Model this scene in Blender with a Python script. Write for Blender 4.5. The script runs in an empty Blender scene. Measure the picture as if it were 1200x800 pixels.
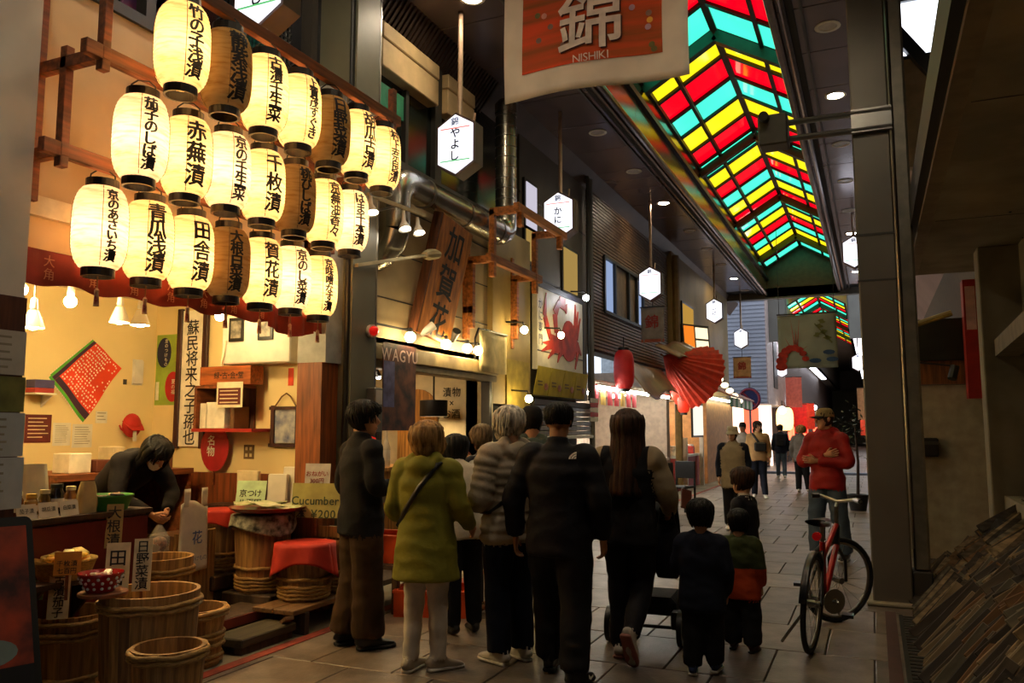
import bpy, bmesh, math, random
from mathutils import Vector, Matrix, noise
from mathutils.kdtree import KDTree
import numpy as np
random.seed(7)
SC = bpy.context.scene
COL = SC.collection
PI = math.pi
# ---------------------------------------------------------------- camera, world, exposure
def setup_view():
    f, px, hy = 950.0, 1024.0, 502.0
    pitch = math.atan((hy - 400) / f)
    yaw = math.atan((px - 600) / f * math.cos(pitch))
    cd = bpy.data.cameras.new('camera')
    cd.sensor_width = 36.0
    cd.lens = f * 36.0 / 1200.0
    cd.clip_end = 300
    c = bpy.data.objects.new('camera', cd)
    COL.objects.link(c)
    c.location = (0, 0, 1.53)
    c.rotation_euler = (PI / 2 + pitch, 0, yaw)
    SC.camera = c
    w = bpy.data.worlds.new('world')
    SC.world = w
    w.use_nodes = True
    bg = w.node_tree.nodes['Background']
    bg.inputs[0].default_value = (0.80, 0.88, 1.0, 1)
    bg.inputs[1].default_value = 0.9
    vs = SC.view_settings
    vs.view_transform = 'Standard'
    vs.look = 'None'
    vs.exposure = 0.8
    vs.gamma = 1.0
    vs.use_curve_mapping = False
    SC.cycles.max_bounces = 8
    SC.cycles.diffuse_bounces = 4
    SC.cycles.glossy_bounces = 3
    SC.cycles.transparent_max_bounces = 12
    SC.cycles.sample_clamp_indirect = 6.0
    SC.cycles.caustics_reflective = False
    SC.cycles.caustics_refractive = False
setup_view()

# ---------------------------------------------------------------- materials
MATS = {}
def srgb(h):
    if isinstance(h, str):
        h = h.lstrip('#')
        c = [int(h[i:i + 2], 16) / 255 for i in (0, 2, 4)]
    else:
        c = list(h)
    return tuple(((x + 0.055) / 1.055) ** 2.4 if x > 0.04045 else x / 12.92 for x in c) + (1,)

def mat(name, col, rough=0.6, metal=0.0, var=0.12, scale=8.0, bump=0.0, bscale=60.0, stretch=None,
        emit=0.0, ecol=None, spec=0.5, alpha=1.0, trans=0.0, coat=0.0, sheen=0.0, col2=None, detail=4.0):
    """Principled material whose colour wanders procedurally between two tones, with optional fine relief."""
    if name in MATS:
        return MATS[name]
    m = bpy.data.materials.new(name)
    MATS[name] = m
    m.use_nodes = True
    nt = m.node_tree
    b = nt.nodes['Principled BSDF']
    c = srgb(col)
    tc = nt.nodes.new('ShaderNodeTexCoord')
    mp = nt.nodes.new('ShaderNodeMapping')
    nt.links.new(tc.outputs['Object'], mp.inputs[0])
    if stretch:
        mp.inputs['Scale'].default_value = stretch
    n = nt.nodes.new('ShaderNodeTexNoise')
    n.inputs['Scale'].default_value = scale
    n.inputs['Detail'].default_value = detail
    nt.links.new(mp.outputs[0], n.inputs['Vector'])
    r = nt.nodes.new('ShaderNodeValToRGB')
    nt.links.new(n.outputs[0], r.inputs[0])
    lo = tuple(max(0, x * (1 - var * 1.6)) for x in c[:3]) + (1,) if col2 is None else srgb(col2)
    hi = tuple(min(1, x * (1 + var)) for x in c[:3]) + (1,) if col2 is None else c
    r.color_ramp.elements[0].position = 0.35
    r.color_ramp.elements[1].position = 0.65
    r.color_ramp.elements[0].color = lo
    r.color_ramp.elements[1].color = hi
    nt.links.new(r.outputs[0], b.inputs['Base Color'])
    b.inputs['Roughness'].default_value = rough
    b.inputs['Metallic'].default_value = metal
    b.inputs['Specular IOR Level'].default_value = spec
    b.inputs['Coat Weight'].default_value = coat
    b.inputs['Sheen Weight'].default_value = sheen
    b.inputs['Transmission Weight'].default_value = trans
    b.inputs['Alpha'].default_value = alpha
    if emit:
        b.inputs['Emission Color'].default_value = srgb(ecol or col)
        b.inputs['Emission Strength'].default_value = emit
    if bump:
        n2 = nt.nodes.new('ShaderNodeTexNoise')
        n2.inputs['Scale'].default_value = bscale
        n2.inputs['Detail'].default_value = 3
        nt.links.new(mp.outputs[0], n2.inputs['Vector'])
        bp = nt.nodes.new('ShaderNodeBump')
        bp.inputs['Strength'].default_value = bump
        bp.inputs['Distance'].default_value = 0.01
        nt.links.new(n2.outputs[0], bp.inputs['Height'])
        nt.links.new(bp.outputs[0], b.inputs['Normal'])
    return m

def glow(name, col, strength):
    if name in MATS:
        return MATS[name]
    m = bpy.data.materials.new(name)
    MATS[name] = m
    m.use_nodes = True
    nt = m.node_tree
    nt.nodes.remove(nt.nodes['Principled BSDF'])
    e = nt.nodes.new('ShaderNodeEmission')
    e.inputs[0].default_value = srgb(col)
    e.inputs[1].default_value = strength
    nt.links.new(e.outputs[0], nt.nodes['Material Output'].inputs[0])
    return m

def wood(name, col, rough=0.55, grain=(1, 1, 0.08), scale=30, var=0.3, bump=0.25):
    return mat(name, col, rough, var=var, scale=scale, stretch=grain, bump=bump, bscale=scale * 1.6)

# ---------------------------------------------------------------- mesh collecting
class MB:
    """collects shapes; build() links them as one mesh object"""
    def __init__(s):
        s.v, s.f, s.m, s.cur = [], [], [], 0
    def add(s, vs, fs):
        o = len(s.v)
        s.v.extend([tuple(v) for v in vs])
        for f in fs:
            s.f.append([i + o for i in f])
            s.m.append(s.cur)
        return s
    def box(s, x0, x1, y0, y1, z0, z1, bev=0.0, mtx=None):
        if bev > 0:
            b = min(bev, (x1 - x0) * .45, (y1 - y0) * .45, (z1 - z0) * .45)
            bm = bmesh.new()
            bmesh.ops.create_cube(bm, size=1)
            for v in bm.verts:
                v.co = Vector(((x0 + x1) / 2 + v.co.x * (x1 - x0), (y0 + y1) / 2 + v.co.y * (y1 - y0), (z0 + z1) / 2 + v.co.z * (z1 - z0)))
            bmesh.ops.bevel(bm, geom=bm.edges[:], offset=b, segments=1, affect='EDGES')
            bm.verts.index_update()
            vs = [v.co.copy() for v in bm.verts]
            fs = [[v.index for v in f.verts] for f in bm.faces]
            bm.free()
        else:
            vs = [Vector((x, y, z)) for x in (x0, x1) for y in (y0, y1) for z in (z0, z1)]
            fs = [(0, 1, 3, 2), (4, 6, 7, 5), (0, 4, 5, 1), (2, 3, 7, 6), (0, 2, 6, 4), (1, 5, 7, 3)]
        if mtx is not None:
            vs = [mtx @ v for v in vs]
        return s.add(vs, fs)
    def bar(s, p, q, w, h, up=(0, 0, 1), bev=0.0):
        """a square bar from p to q, w wide across, h along the up side"""
        p, q = Vector(p), Vector(q)
        d = q - p
        L = d.length
        d.normalize()
        u = Vector(up)
        a = d.cross(u)
        if a.length < 1e-4:
            a = d.cross(Vector((1, 0, 0)))
        a.normalize()
        u = a.cross(d)
        M = Matrix((a, d, u)).transposed().to_4x4()
        M.translation = p
        return s.box(-w / 2, w / 2, 0, L, -h / 2, h / 2, bev, M)
    def tube(s, pts, r, n=10, cap=True, closed=False):
        pts = [Vector(p) for p in pts]
        rs = r if isinstance(r, (list, tuple)) else [r] * len(pts)
        N = len(pts)
        vs, fs = [], []
        ref = None
        for i, p in enumerate(pts):
            if closed:
                t = pts[(i + 1) % N] - pts[i - 1]
            else:
                t = pts[min(i + 1, N - 1)] - pts[max(i - 1, 0)]
            t.normalize()
            if ref is None:
                ref = Vector((0, 0, 1)) if abs(t.z) < .9 else Vector((1, 0, 0))
            a = t.cross(ref).normalized()
            b = a.cross(t).normalized()
            ref = b
            for k in range(n):
                an = 2 * PI * k / n
                vs.append(p + (a * math.cos(an) + b * math.sin(an)) * rs[i])
        for i in range(N if closed else N - 1):
            for k in range(n):
                i2 = (i + 1) % N
                fs.append((i * n + k, i * n + (k + 1) % n, i2 * n + (k + 1) % n, i2 * n + k))
        if cap and not closed:
            fs.append(tuple(range(n - 1, -1, -1)))
            fs.append(tuple((N - 1) * n + k for k in range(n)))
        return s.add(vs, fs)
    def lathe(s, prof, n=24, c=(0, 0, 0), sx=1, sy=1, cap=True):
        """prof: list of (radius, z)"""
        vs, fs = [], []
        for r, z in prof:
            for k in range(n):
                a = 2 * PI * k / n
                vs.append((c[0] + r * math.cos(a) * sx, c[1] + r * math.sin(a) * sy, c[2] + z))
        for i in range(len(prof) - 1):
            for k in range(n):
                fs.append((i * n + k, i * n + (k + 1) % n, (i + 1) * n + (k + 1) % n, (i + 1) * n + k))
        if cap:
            fs.append(tuple(range(n - 1, -1, -1)))
            fs.append(tuple((len(prof) - 1) * n + k for k in range(n)))
        return s.add(vs, fs)
    def ball(s, c, rx, ry=None, rz=None, n=12, m=8, mtx=None):
        ry = ry or rx
        rz = rz or rx
        vs = [Vector((0, 0, -rz))]
        for i in range(1, m):
            t = -PI / 2 + PI * i / m
            for k in range(n):
                a = 2 * PI * k / n
                vs.append(Vector((rx * math.cos(t) * math.cos(a), ry * math.cos(t) * math.sin(a), rz * math.sin(t))))
        vs.append(Vector((0, 0, rz)))
        fs = [(0, 1 + (k + 1) % n, 1 + k) for k in range(n)]
        for i in range(m - 2):
            for k in range(n):
                a, b = 1 + i * n + k, 1 + i * n + (k + 1) % n
                fs.append((a, b, b + n, a + n))
        L = len(vs) - 1
        fs += [(L, 1 + (m - 2) * n + k, 1 + (m - 2) * n + (k + 1) % n) for k in range(n)]
        if mtx is not None:
            vs = [mtx @ v for v in vs]
        c = Vector(c)
        return s.add([v + c for v in vs], fs)
    def prism(s, poly, z0, z1, mtx=None):
        """poly in xy, extruded from z0 to z1"""
        n = len(poly)
        vs = [Vector((x, y, z0)) for x, y in poly] + [Vector((x, y, z1)) for x, y in poly]
        fs = [tuple(range(n - 1, -1, -1)), tuple(range(n, 2 * n))]
        fs += [(k, (k + 1) % n, n + (k + 1) % n, n + k) for k in range(n)]
        if mtx is not None:
            vs = [mtx @ v for v in vs]
        return s.add(vs, fs)
    def grid(s, fn, nu, nv, thick=0.0):
        """sheet from fn(u,v) with u,v in 0..1; thick>0 gives it a back face"""
        P = [[Vector(fn(i / nu, j / nv)) for j in range(nv + 1)] for i in range(nu + 1)]
        vs = [p for r in P for p in r]
        W = nv + 1
        fs = [(i * W + j, (i + 1) * W + j, (i + 1) * W + j + 1, i * W + j + 1) for i in range(nu) for j in range(nv)]
        if thick:
            o = len(vs)
            for i in range(nu + 1):
                for j in range(nv + 1):
                    du = P[min(i + 1, nu)][j] - P[max(i - 1, 0)][j]
                    dv = P[i][min(j + 1, nv)] - P[i][max(j - 1, 0)]
                    nn = du.cross(dv)
                    if nn.length > 1e-9:
                        nn.normalize()
                    vs.append(P[i][j] - nn * thick)
            fs += [tuple(o + k for k in reversed(f)) for f in list(fs)]
            for i in range(nu):
                for j in (0, nv):
                    a, b = i * W + j, (i + 1) * W + j
                    fs.append((a, b, b + o, a + o) if j else (b, a, a + o, b + o))
            for j in range(nv):
                for i in (0, nu):
                    a, b = i * W + j, i * W + j + 1
                    fs.append((b, a, a + o, b + o) if i else (a, b, b + o, a + o))
        return s.add(vs, fs)
    def mesh(s, name):
        me = bpy.data.meshes.new(name)
        me.from_pydata(s.v, [], s.f)
        me.update()
        return me
    def build(s, name, material=None, parent=None, smooth=False, loc=None):
        me = s.mesh(name)
        ms = material if isinstance(material, (list, tuple)) else [material]
        for m in ms:
            if m is not None:
                me.materials.append(m)
        if len(ms) > 1:
            me.polygons.foreach_set('material_index', s.m)
        if smooth:
            sm = np.ones(len(me.polygons), bool)
            me.polygons.foreach_set('use_smooth', sm)
            if smooth != 'all':
                me.set_sharp_from_angle(angle=math.radians(35))
        o = bpy.data.objects.new(name, me)
        COL.objects.link(o)
        if parent is not None:
            o.parent = parent
        if loc is not None:
            o.location = loc
        return o

def tag(o, label, cat, group=None, kind=None):
    o['label'] = label
    o['category'] = cat
    if group:
        o['group'] = group
    if kind:
        o['kind'] = kind
    return o

def thing(name, label, cat, loc=(0, 0, 0), rotz=0.0, group=None):
    o = bpy.data.objects.new(name, None)
    COL.objects.link(o)
    o.empty_display_size = 0.1
    o.location = loc
    o.rotation_euler = (0, 0, rotz)
    return tag(o, label, cat, group)

def struct(o, label=None):
    o['kind'] = 'structure'
    if label:
        o['label'] = label
    return o

def shared(name, me, parent, loc, rot=(0, 0, 0), scale=None):
    o = bpy.data.objects.new(name, me)
    COL.objects.link(o)
    o.parent = parent
    o.location = loc
    o.rotation_euler = rot
    if scale:
        o.scale = scale
    return o

def copy_tree(o, parent=None):
    c = o.copy()
    COL.objects.link(c)
    c.parent = parent
    for ch in o.children:
        copy_tree(ch, c)
    return c

# ---------------------------------------------------------------- lettering
_GL = {}
def glyph(ch, bold):
    k = (ch, bold)
    if k not in _GL:
        cu = bpy.data.curves.new('glyph', 'FONT')
        cu.body = ch
        cu.offset = bold
        cu.resolution_u = 3
        o = bpy.data.objects.new('glyph', cu)
        me = o.to_mesh()
        vs = [(v.co.x, v.co.y) for v in me.vertices]
        fs = [tuple(p.vertices) for p in me.polygons]
        o.to_mesh_clear()
        bpy.data.objects.remove(o)
        bpy.data.curves.remove(cu)
        if vs:
            x0, x1 = min(v[0] for v in vs), max(v[0] for v in vs)
        else:
            x0, x1 = 0, 0.3
        _GL[k] = (vs, fs, x0, x1)
    return _GL[k]

def letters(text, size, bold=0.012, vertical=False, pitch=None, sx=1.0):
    """flat lettering centred on the origin: (verts xy, faces)"""
    V, Fc = [], []
    if vertical:
        pitch = pitch or size * 1.02
        n = len(text)
        for i, ch in enumerate(text):
            vs, fs, x0, x1 = glyph(ch, bold)
            o = len(V)
            cx = (x0 + x1) / 2
            cy = (n - 1) / 2 * pitch - i * pitch
            V += [((x - cx) * size * sx, cy + (y - 0.38) * size) for x, y in vs]
            Fc += [tuple(k + o for k in f) for f in fs]
    else:
        for li, line in enumerate(text.split('\n')):
            px, row, rf = 0.0, [], []
            for ch in line:
                if ch == ' ':
                    px += 0.3
                    continue
                vs, fs, x0, x1 = glyph(ch, bold)
                o = len(row)
                row += [(x - x0 + px, y) for x, y in vs]
                rf += [tuple(k + o for k in f) for f in fs]
                px += x1 - x0 + 0.09
            o = len(V)
            V += [((x - px / 2) * size * sx, (y - 0.36) * size - li * size * 1.15) for x, y in row]
            Fc += [tuple(k + o for k in f) for f in rf]
    return V, Fc

def fine(V, Fc, maxlen):
    """cut flat lettering so that no edge is longer than maxlen and it can bend"""
    bm = bmesh.new()
    vv = [bm.verts.new((x, y, 0)) for x, y in V]
    for f in Fc:
        try:
            bm.faces.new([vv[i] for i in f])
        except ValueError:
            pass
    bmesh.ops.triangulate(bm, faces=bm.faces[:])
    for _ in range(3):
        es = [e for e in bm.edges if e.calc_length() > maxlen]
        if not es:
            break
        bmesh.ops.subdivide_edges(bm, edges=es, cuts=1)
        bmesh.ops.triangulate(bm, faces=[f for f in bm.faces if len(f.verts) > 3])
    bm.verts.index_update()
    V2 = [(v.co.x, v.co.y) for v in bm.verts]
    F2 = [tuple(v.index for v in f.verts) for f in bm.faces]
    bm.free()
    return V2, F2

def frame_on(origin, right, up):
    r, u = Vector(right).normalized(), Vector(up).normalized()
    n = r.cross(u)
    M = Matrix((r, u, n)).transposed().to_4x4()
    M.translation = Vector(origin)
    return M

def write(text, size, origin, right, up, material, parent=None, bold=0.012, vertical=False, pitch=None, sx=1.0, thick=0.002, name='lettering'):
    """thin raised lettering on a plane"""
    V, Fc = letters(text, size, bold, vertical, pitch, sx)
    M = frame_on(origin, right, up)
    mb = MB()
    mb.add([M @ Vector((x, y, thick)) for x, y in V], Fc)
    return mb.build(name, material, parent)

def panel(name, origin, right, up, w, h, thick, material, parent=None, bev=0.0):
    """a board whose face is centred at origin, w along right, h along up, its back thick behind"""
    M = frame_on(origin, right, up)
    return MB().box(-w / 2, w / 2, -h / 2, h / 2, -thick, 0, bev, M).build(name, material, parent)
# ================================================================ the setting
M_STONE = [mat('paving_%d' % i, c, 0.42, var=0.22, scale=5, bump=0.25, bscale=40, detail=8, spec=0.45)
           for i, c in enumerate(('#75675a', '#6b5e53', '#7d6f61', '#655950'))]
M_JOINT = mat('joint', '#3a332c', 0.9, var=0.2)
M_CEIL = mat('ceiling_panel', '#75676a', 0.22, metal=0.35, var=0.07, scale=1.2, spec=0.5)
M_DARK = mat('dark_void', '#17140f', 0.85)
M_CONC = mat('concrete', '#8f8670', 0.8, var=0.18, scale=2.2, bump=0.12, bscale=14, detail=8)
M_CREAM = mat('cream_plaster', '#cdb897', 0.8, var=0.1, scale=2.0, bump=0.1, bscale=30, detail=7)
M_STEEL = mat('brushed_steel', '#8d8b86', 0.3, metal=0.9, var=0.1, scale=3)
M_GREY = mat('grey_paint', '#6d6a62', 0.5, var=0.08, scale=1.5)
M_DKGREY = mat('dark_grey_paint', '#37342f', 0.5, var=0.1)
M_BLACK = mat('black_paint', '#141312', 0.45, var=0.1)
M_WHITE = mat('white_paint', '#dcd6c8', 0.6, var=0.06)
M_BROWNM = mat('brown_metal', '#4f3d30', 0.45, metal=0.2, var=0.15, scale=2)
M_TAN = mat('tan_sheet', '#8d7160', 0.55, var=0.1, scale=1.2)
M_RED = mat('red_paint', '#b3261d', 0.5, var=0.1)

# floor: base slab plus paving stones
def make_floor():
    base = MB().box(-8, 6, -6, 90, -0.2, -0.012).build('floor', M_JOINT)
    struct(base, 'grey paved floor of the arcade street')
    tx, ty = 0.62, 0.78
    me = []
    for m in M_STONE:
        o = MB().box(-tx / 2 + .005, tx / 2 - .005, -ty / 2 + .005, ty / 2 - .005, -0.04, 0.0, 0.004)
        x = o.mesh('paving_stone')
        x.materials.append(m)
        me.append(x)
    rest = MB()
    x0 = -3.78
    for j in range(-2, 105):
        for i in range(-1, 9):
            cx, cy = x0 + tx * (i + .5) + (tx / 2 if j % 2 else 0), 2.2 + ty * (j + .5)
            if cx > 1.6:
                continue
            if j < 34 and -3.8 < cx < 1.0 and j >= 0:
                shared('paving_stone', random.choice(me), base, (cx, cy, -random.random() * .003))
            else:
                rest.cur = random.randrange(4)
                rest.box(cx - tx / 2 + .005, cx + tx / 2 - .005, cy - ty / 2 + .005, cy + ty / 2 - .005, -.04, -.002)
    r = rest.build('distant_paving', M_STONE, base)
    r['kind'] = 'stuff'
    red = MB().box(-3.93, -3.84, 0, 28, -.02, 0.003).build('painted_line', mat('red_line', '#8e3520', 0.7, var=0.3, scale=6), base)
    MB().box(-4.6, -3.94, -4, 30, -.05, 0.0).build('gutter_strip', M_CONC, base)
    # drain grating by the pillar
    MB().box(0.02, 0.10, 2, 7.7, -.03, .002).build('drain_edging', mat('red_brick_edge', '#4c2f26', .8), base)
    g = MB()
    for k in range(60):
        y = 2.5 + k * .085
        g.box(0.12, 0.42, y, y + .05, -.03, .004)
    g.box(0.12, 0.15, 2.5, 7.6, -.03, .005).box(0.39, 0.42, 2.5, 7.6, -.03, .005)
    g.build('drain_grating', mat('grating', '#2b2a28', .6, metal=.4), base)
    MB().box(0.43, 1.6, -2, 12, -.05, 0.0).build('side_paving', mat('side_paving', '#4a3f33', .8, scale=4), base)
make_floor()

CZ = 6.0
def make_ceiling():
    base = MB()
    base.box(-4.75, -3.12, -5, 28, CZ + .06, CZ + .16).box(-0.78, 0.45, -5, 28, CZ + .06, CZ + .16)
    base.box(-3.3, -.6, -5, 4.6, CZ + .06, CZ + .16)
    c = base.build('ceiling', M_DARK)
    struct(c, 'dark glossy panelled arcade ceiling either side of the skylight')
    pl = MB().box(-.73, .73, -.565, .565, 0, .02, .004).mesh('ceiling_panel')
    pl.materials.append(M_CEIL)
    pr = MB().box(-.58, .58, -.565, .565, 0, .02, .004).mesh('ceiling_panel')
    pr.materials.append(M_CEIL)
    for k in range(28):
        y = -3.2 + k * 1.145
        if y > 27.5: break
        shared('ceiling_panel', pl, c, (-3.87, y, CZ + .02))
        shared('ceiling_panel', pr, c, (-.2, y, CZ + .02))
    mid = MB().box(-1.1, 1.1, -.565, .565, 0, .02, .004).mesh('ceiling_panel')
    mid.materials.append(M_CEIL)
    for k in range(7):
        shared('ceiling_panel', mid, c, (-1.95, -3.2 + k * 1.145, CZ + .02))
    # cove along the left wall with close ribs
    MB().add([(-4.62, 2, 5.62), (-4.62, 30, 5.62), (-4.3, 30, 6.03), (-4.3, 2, 6.03), (-4.66, 2, 5.66), (-4.66, 30, 5.66), (-4.34, 30, 6.07), (-4.34, 2, 6.07)],
             [(0, 1, 2, 3), (7, 6, 5, 4), (0, 4, 5, 1), (3, 2, 6, 7)]).build('cove', M_BROWNM, c)
    r = MB()
    for k in range(52):
        y = 5.4 + k * .075
        r.bar((-4.605, y, 5.625), (-4.29, y, 6.025), .03, .03)
    rb = r.build('cove_ribs', mat('rib', '#3d2b1e', .6), c)
    rb['kind'] = 'stuff'
    # the well of the skylight: glossy side boards, a dark ledge and a metal gutter on either side
    gl = mat('well_board', '#57462f', 0.16, metal=0.25, var=0.15, scale=1.5)
    for s, nm in ((-1, 'left'), (1, 'right')):
        x = -1.95 + s * 1.13
        n = 20
        bm = MB().box(-.012, .012, -.57, .57, 0, .95, .003).mesh('well_board')
        bm.materials.append(gl)
        for k in range(n + 1):
            shared('well_board', bm, c, (x, 5.2 + k * 1.145, CZ))
        MB().bar((x - s * .04, 4.6, CZ + .5), (x - s * .04, 28, CZ + .5), .07, .09).build('well_rail', M_BLACK, c)
        g = MB()
        g.tube([(x, 4.6, CZ - .01), (x, 28, CZ - .01)], .05, 10).tube([(x + s * .11, 4.6, CZ), (x + s * .11, 28, CZ)], .035, 8)
        g.build('gutter', mat('gutter_metal', '#7d726b', .28, metal=.9), c, smooth=True)
        MB().bar((x + s * .3, 4.6, CZ - .003), (x + s * .3, 28, CZ - .003), .03, .015).build('edge_strip', M_DKGREY, c)
    # end wall of the well
    e = MB()
    e.prism([(-3.1, CZ - .1), (-.8, CZ - .1), (-.8, 6.98), (-1.95, 7.62), (-3.1, 6.98)], -28.12, -28.0, Matrix.Rotation(PI / 2, 4, 'X'))
    e.build('well_end_board', mat('well_end', '#5a4a32', .5), c)
    MB().box(-4.7, .5, 28.0, 28.3, CZ - .15, CZ + .2).build('end_beam', M_GREY, c)
    n = MB()
    n.prism([(-3.1, CZ + .1), (-.8, CZ + .1), (-.8, 6.98), (-1.95, 7.62), (-3.1, 6.98)], -4.7, -4.6, Matrix.Rotation(PI / 2, 4, 'X'))
    n.build('well_end_board', MATS['well_end'], c)
    return c
CEILING = make_ceiling()

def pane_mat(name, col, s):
    """stained glass whose emission stands in for daylight behind it, with a glossy face"""
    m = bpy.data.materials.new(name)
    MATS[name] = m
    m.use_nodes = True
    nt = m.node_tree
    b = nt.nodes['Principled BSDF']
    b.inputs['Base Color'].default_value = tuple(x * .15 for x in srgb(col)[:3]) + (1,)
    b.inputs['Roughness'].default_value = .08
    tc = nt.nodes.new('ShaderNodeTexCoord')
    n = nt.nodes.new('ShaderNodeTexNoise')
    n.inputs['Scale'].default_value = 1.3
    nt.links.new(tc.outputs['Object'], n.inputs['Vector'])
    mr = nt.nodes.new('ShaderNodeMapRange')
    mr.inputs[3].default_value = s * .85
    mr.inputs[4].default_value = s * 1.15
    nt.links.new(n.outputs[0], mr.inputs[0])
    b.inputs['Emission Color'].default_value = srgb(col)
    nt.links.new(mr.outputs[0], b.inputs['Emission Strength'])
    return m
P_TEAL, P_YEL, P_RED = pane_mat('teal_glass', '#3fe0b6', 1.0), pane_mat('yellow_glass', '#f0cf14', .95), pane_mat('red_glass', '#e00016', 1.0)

def make_skylight(name, y0, rows, pitch, off, label, beams=(), xs=(-3.06, -2.64, -1.95, -1.26, -.84)):
    zr, ze, xr = 7.55, 6.94, -1.95
    def zz(x):
        return zr - (zr - ze) * abs(x - xr) / 1.02
    fm = mat('skylight_frame', '#2c241c', .5, metal=.3)
    y1 = y0 + rows * pitch
    fr = MB()
    for i, x in enumerate(xs):
        w = .10 if i == 2 else .06
        fr.bar((x, y0, zz(x) - .02), (x, y1, zz(x) - .02), w, .07)
    sky = struct(fr.build(name, fm), label)
    for j in range(rows + 1):
        y = y0 + j * pitch
        for a in (0, 2):
            MB().bar((xs[a], y, zz(xs[a]) - .01), (xs[a + 2], y, zz(xs[a + 2]) - .01), .09, .05).build('glazing_bar', fm, sky)
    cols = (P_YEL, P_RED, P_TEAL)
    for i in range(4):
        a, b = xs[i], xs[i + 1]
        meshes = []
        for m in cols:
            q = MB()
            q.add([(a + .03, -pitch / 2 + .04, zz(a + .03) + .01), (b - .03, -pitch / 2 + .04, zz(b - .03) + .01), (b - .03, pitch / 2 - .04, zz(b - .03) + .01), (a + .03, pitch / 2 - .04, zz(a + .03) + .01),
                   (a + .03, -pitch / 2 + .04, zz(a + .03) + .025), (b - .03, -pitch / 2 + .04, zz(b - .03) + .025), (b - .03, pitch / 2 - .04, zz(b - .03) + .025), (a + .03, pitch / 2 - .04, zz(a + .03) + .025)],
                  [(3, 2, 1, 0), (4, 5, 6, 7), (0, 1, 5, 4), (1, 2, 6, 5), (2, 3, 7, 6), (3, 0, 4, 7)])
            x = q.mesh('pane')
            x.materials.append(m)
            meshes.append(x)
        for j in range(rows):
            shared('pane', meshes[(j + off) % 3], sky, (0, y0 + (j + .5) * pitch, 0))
    bm = mat('arch_beam', '#26402f', .4, metal=.2)
    for y in beams:
        for s in (-1, 1):
            MB().bar((xr, y, zr - .12), (xr + s * 1.11, y, zr - .12 - .61 * 1.09), .14, .16).build('arch_beam', bm, sky)
    return sky
Y0S = 11.95 - .88 * 8
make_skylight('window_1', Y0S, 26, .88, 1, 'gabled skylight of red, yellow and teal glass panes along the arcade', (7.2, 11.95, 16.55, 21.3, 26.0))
roofc = MB()
roofc.box(-3.3, -.6, 4.4, 28.2, 7.75, 7.85)
roofc.box(-3.3, -3.2, 4.4, 28.2, 6.0, 7.8).box(-.7, -.6, 4.4, 28.2, 6.0, 7.8)
struct(roofc.build('roof_1', M_DARK), 'outer casing above the skylight')

# ---------------------------------------------------------------- left side facades
XF = -4.5
def wall(name, label, x0, x1, y0, y1, z0, z1, m, extra=None):
    return struct(MB().box(x0, x1, y0, y1, z0, z1).build(name, m), label)
W_OUT = wall('wall_left_near', 'dark wall beside the pickle shop', -4.9, -4.45, -5, 2.6, 0, 6, M_DARK)

# pilaster at the near end of the pickle shop, white above brown boarding
pa = struct(MB().box(-4.7, -4.28, 2.6, 2.97, 2.25, 6.0).build('pillar_1', mat('pilaster_white', '#d6d0c2', .7, scale=1.5, var=.12)), 'white pilaster at the near end of the pickle shop')
MB().box(-4.7, -4.27, 2.59, 2.98, 0, 2.25).build('pillar_boarding', wood('dark_boarding', '#4a2416', .5), pa)

# upper wall of the pickle shop
M_SHOPW = mat('warm_plaster', '#d9c096', .75, var=.1, scale=1.3, bump=.06, bscale=20, detail=6)
w1 = wall('wall_left_shop', 'cream plaster wall above the pickle shop', -4.75, XF, 2.97, 5.78, 2.55, 4.3, M_SHOPW)
MB().box(-4.75, -4.47, 2.97, 5.78, 4.28, 4.36).build('ledge', M_DKGREY, w1)
MB().box(-4.75, -4.44, 2.97, 5.78, 2.5, 2.56).build('lintel', M_BROWNM, w1)
# dark shop window band above it
w2 = wall('wall_left_upper', 'dark glazed upper storey above the pickle shop', -4.8, -4.62, 2.97, 6.6, 4.36, 5.7, mat('dark_glass', '#16161c', .12, var=.2, scale=2))
for k in range(4):
    MB().box(-4.62, -4.5, 2.97 + k * .9, 3.05 + k * .9, 4.36, 5.7).build('mullion', M_DKGREY, w2)
MB().box(-4.615, -4.60, 3.75, 4.35, 4.4, 5.4).build('window_poster', mat('red_window_poster', '#8c1b3a', .5, var=.4, scale=3, col2='#4a2a5a'), w2)
MB().box(-4.615, -4.60, 4.0, 4.2, 4.5, 4.9).build('window_poster', mat('lilac_window_poster', '#b58fc0', .5, var=.3, scale=5), w2)
# dark lattice strip near the column
lat = MB()
for k in range(7):
    lat.tube([(-4.46, 5.02 + k * .05, 4.2), (-4.46, 5.02 + k * .05, 5.6)], .008, 6)
for k in range(24):
    lat.tube([(-4.455, 5.0, 4.22 + k * .058), (-4.455, 5.34, 4.22 + k * .058)], .007, 6)
lat.build('lattice', M_BLACK, w2)

# the big column between the two shops
pc = struct(MB().box(-4.62, -4.2, 5.95, 6.32, 0, 6.0).build('pillar_2', mat('column_green', '#716f5b', .45, var=.12, scale=1.5)), 'olive grey steel column between the pickle shop and its neighbour')
MB().box(-4.6, -4.3, 5.72, 5.95, 2.1, 4.6).build('pillar_side', mat('column_pale', '#a9aca6', .6), pc)
MB().box(-4.58, -4.32, 5.70, 5.93, 0, 2.1).build('pillar_boarding', wood('orange_boarding', '#8a4a1f', .5), pc)
MB().tube([(-4.24, 5.935, 0.1), (-4.24, 5.935, 5.9)], .025, 8).build('downpipe', M_BLACK, pc)
MB().tube([(-4.22, 6.36, 1.75), (-4.22, 6.36, 5.9)], .012, 6).build('conduit', M_STEEL, pc)

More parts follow.
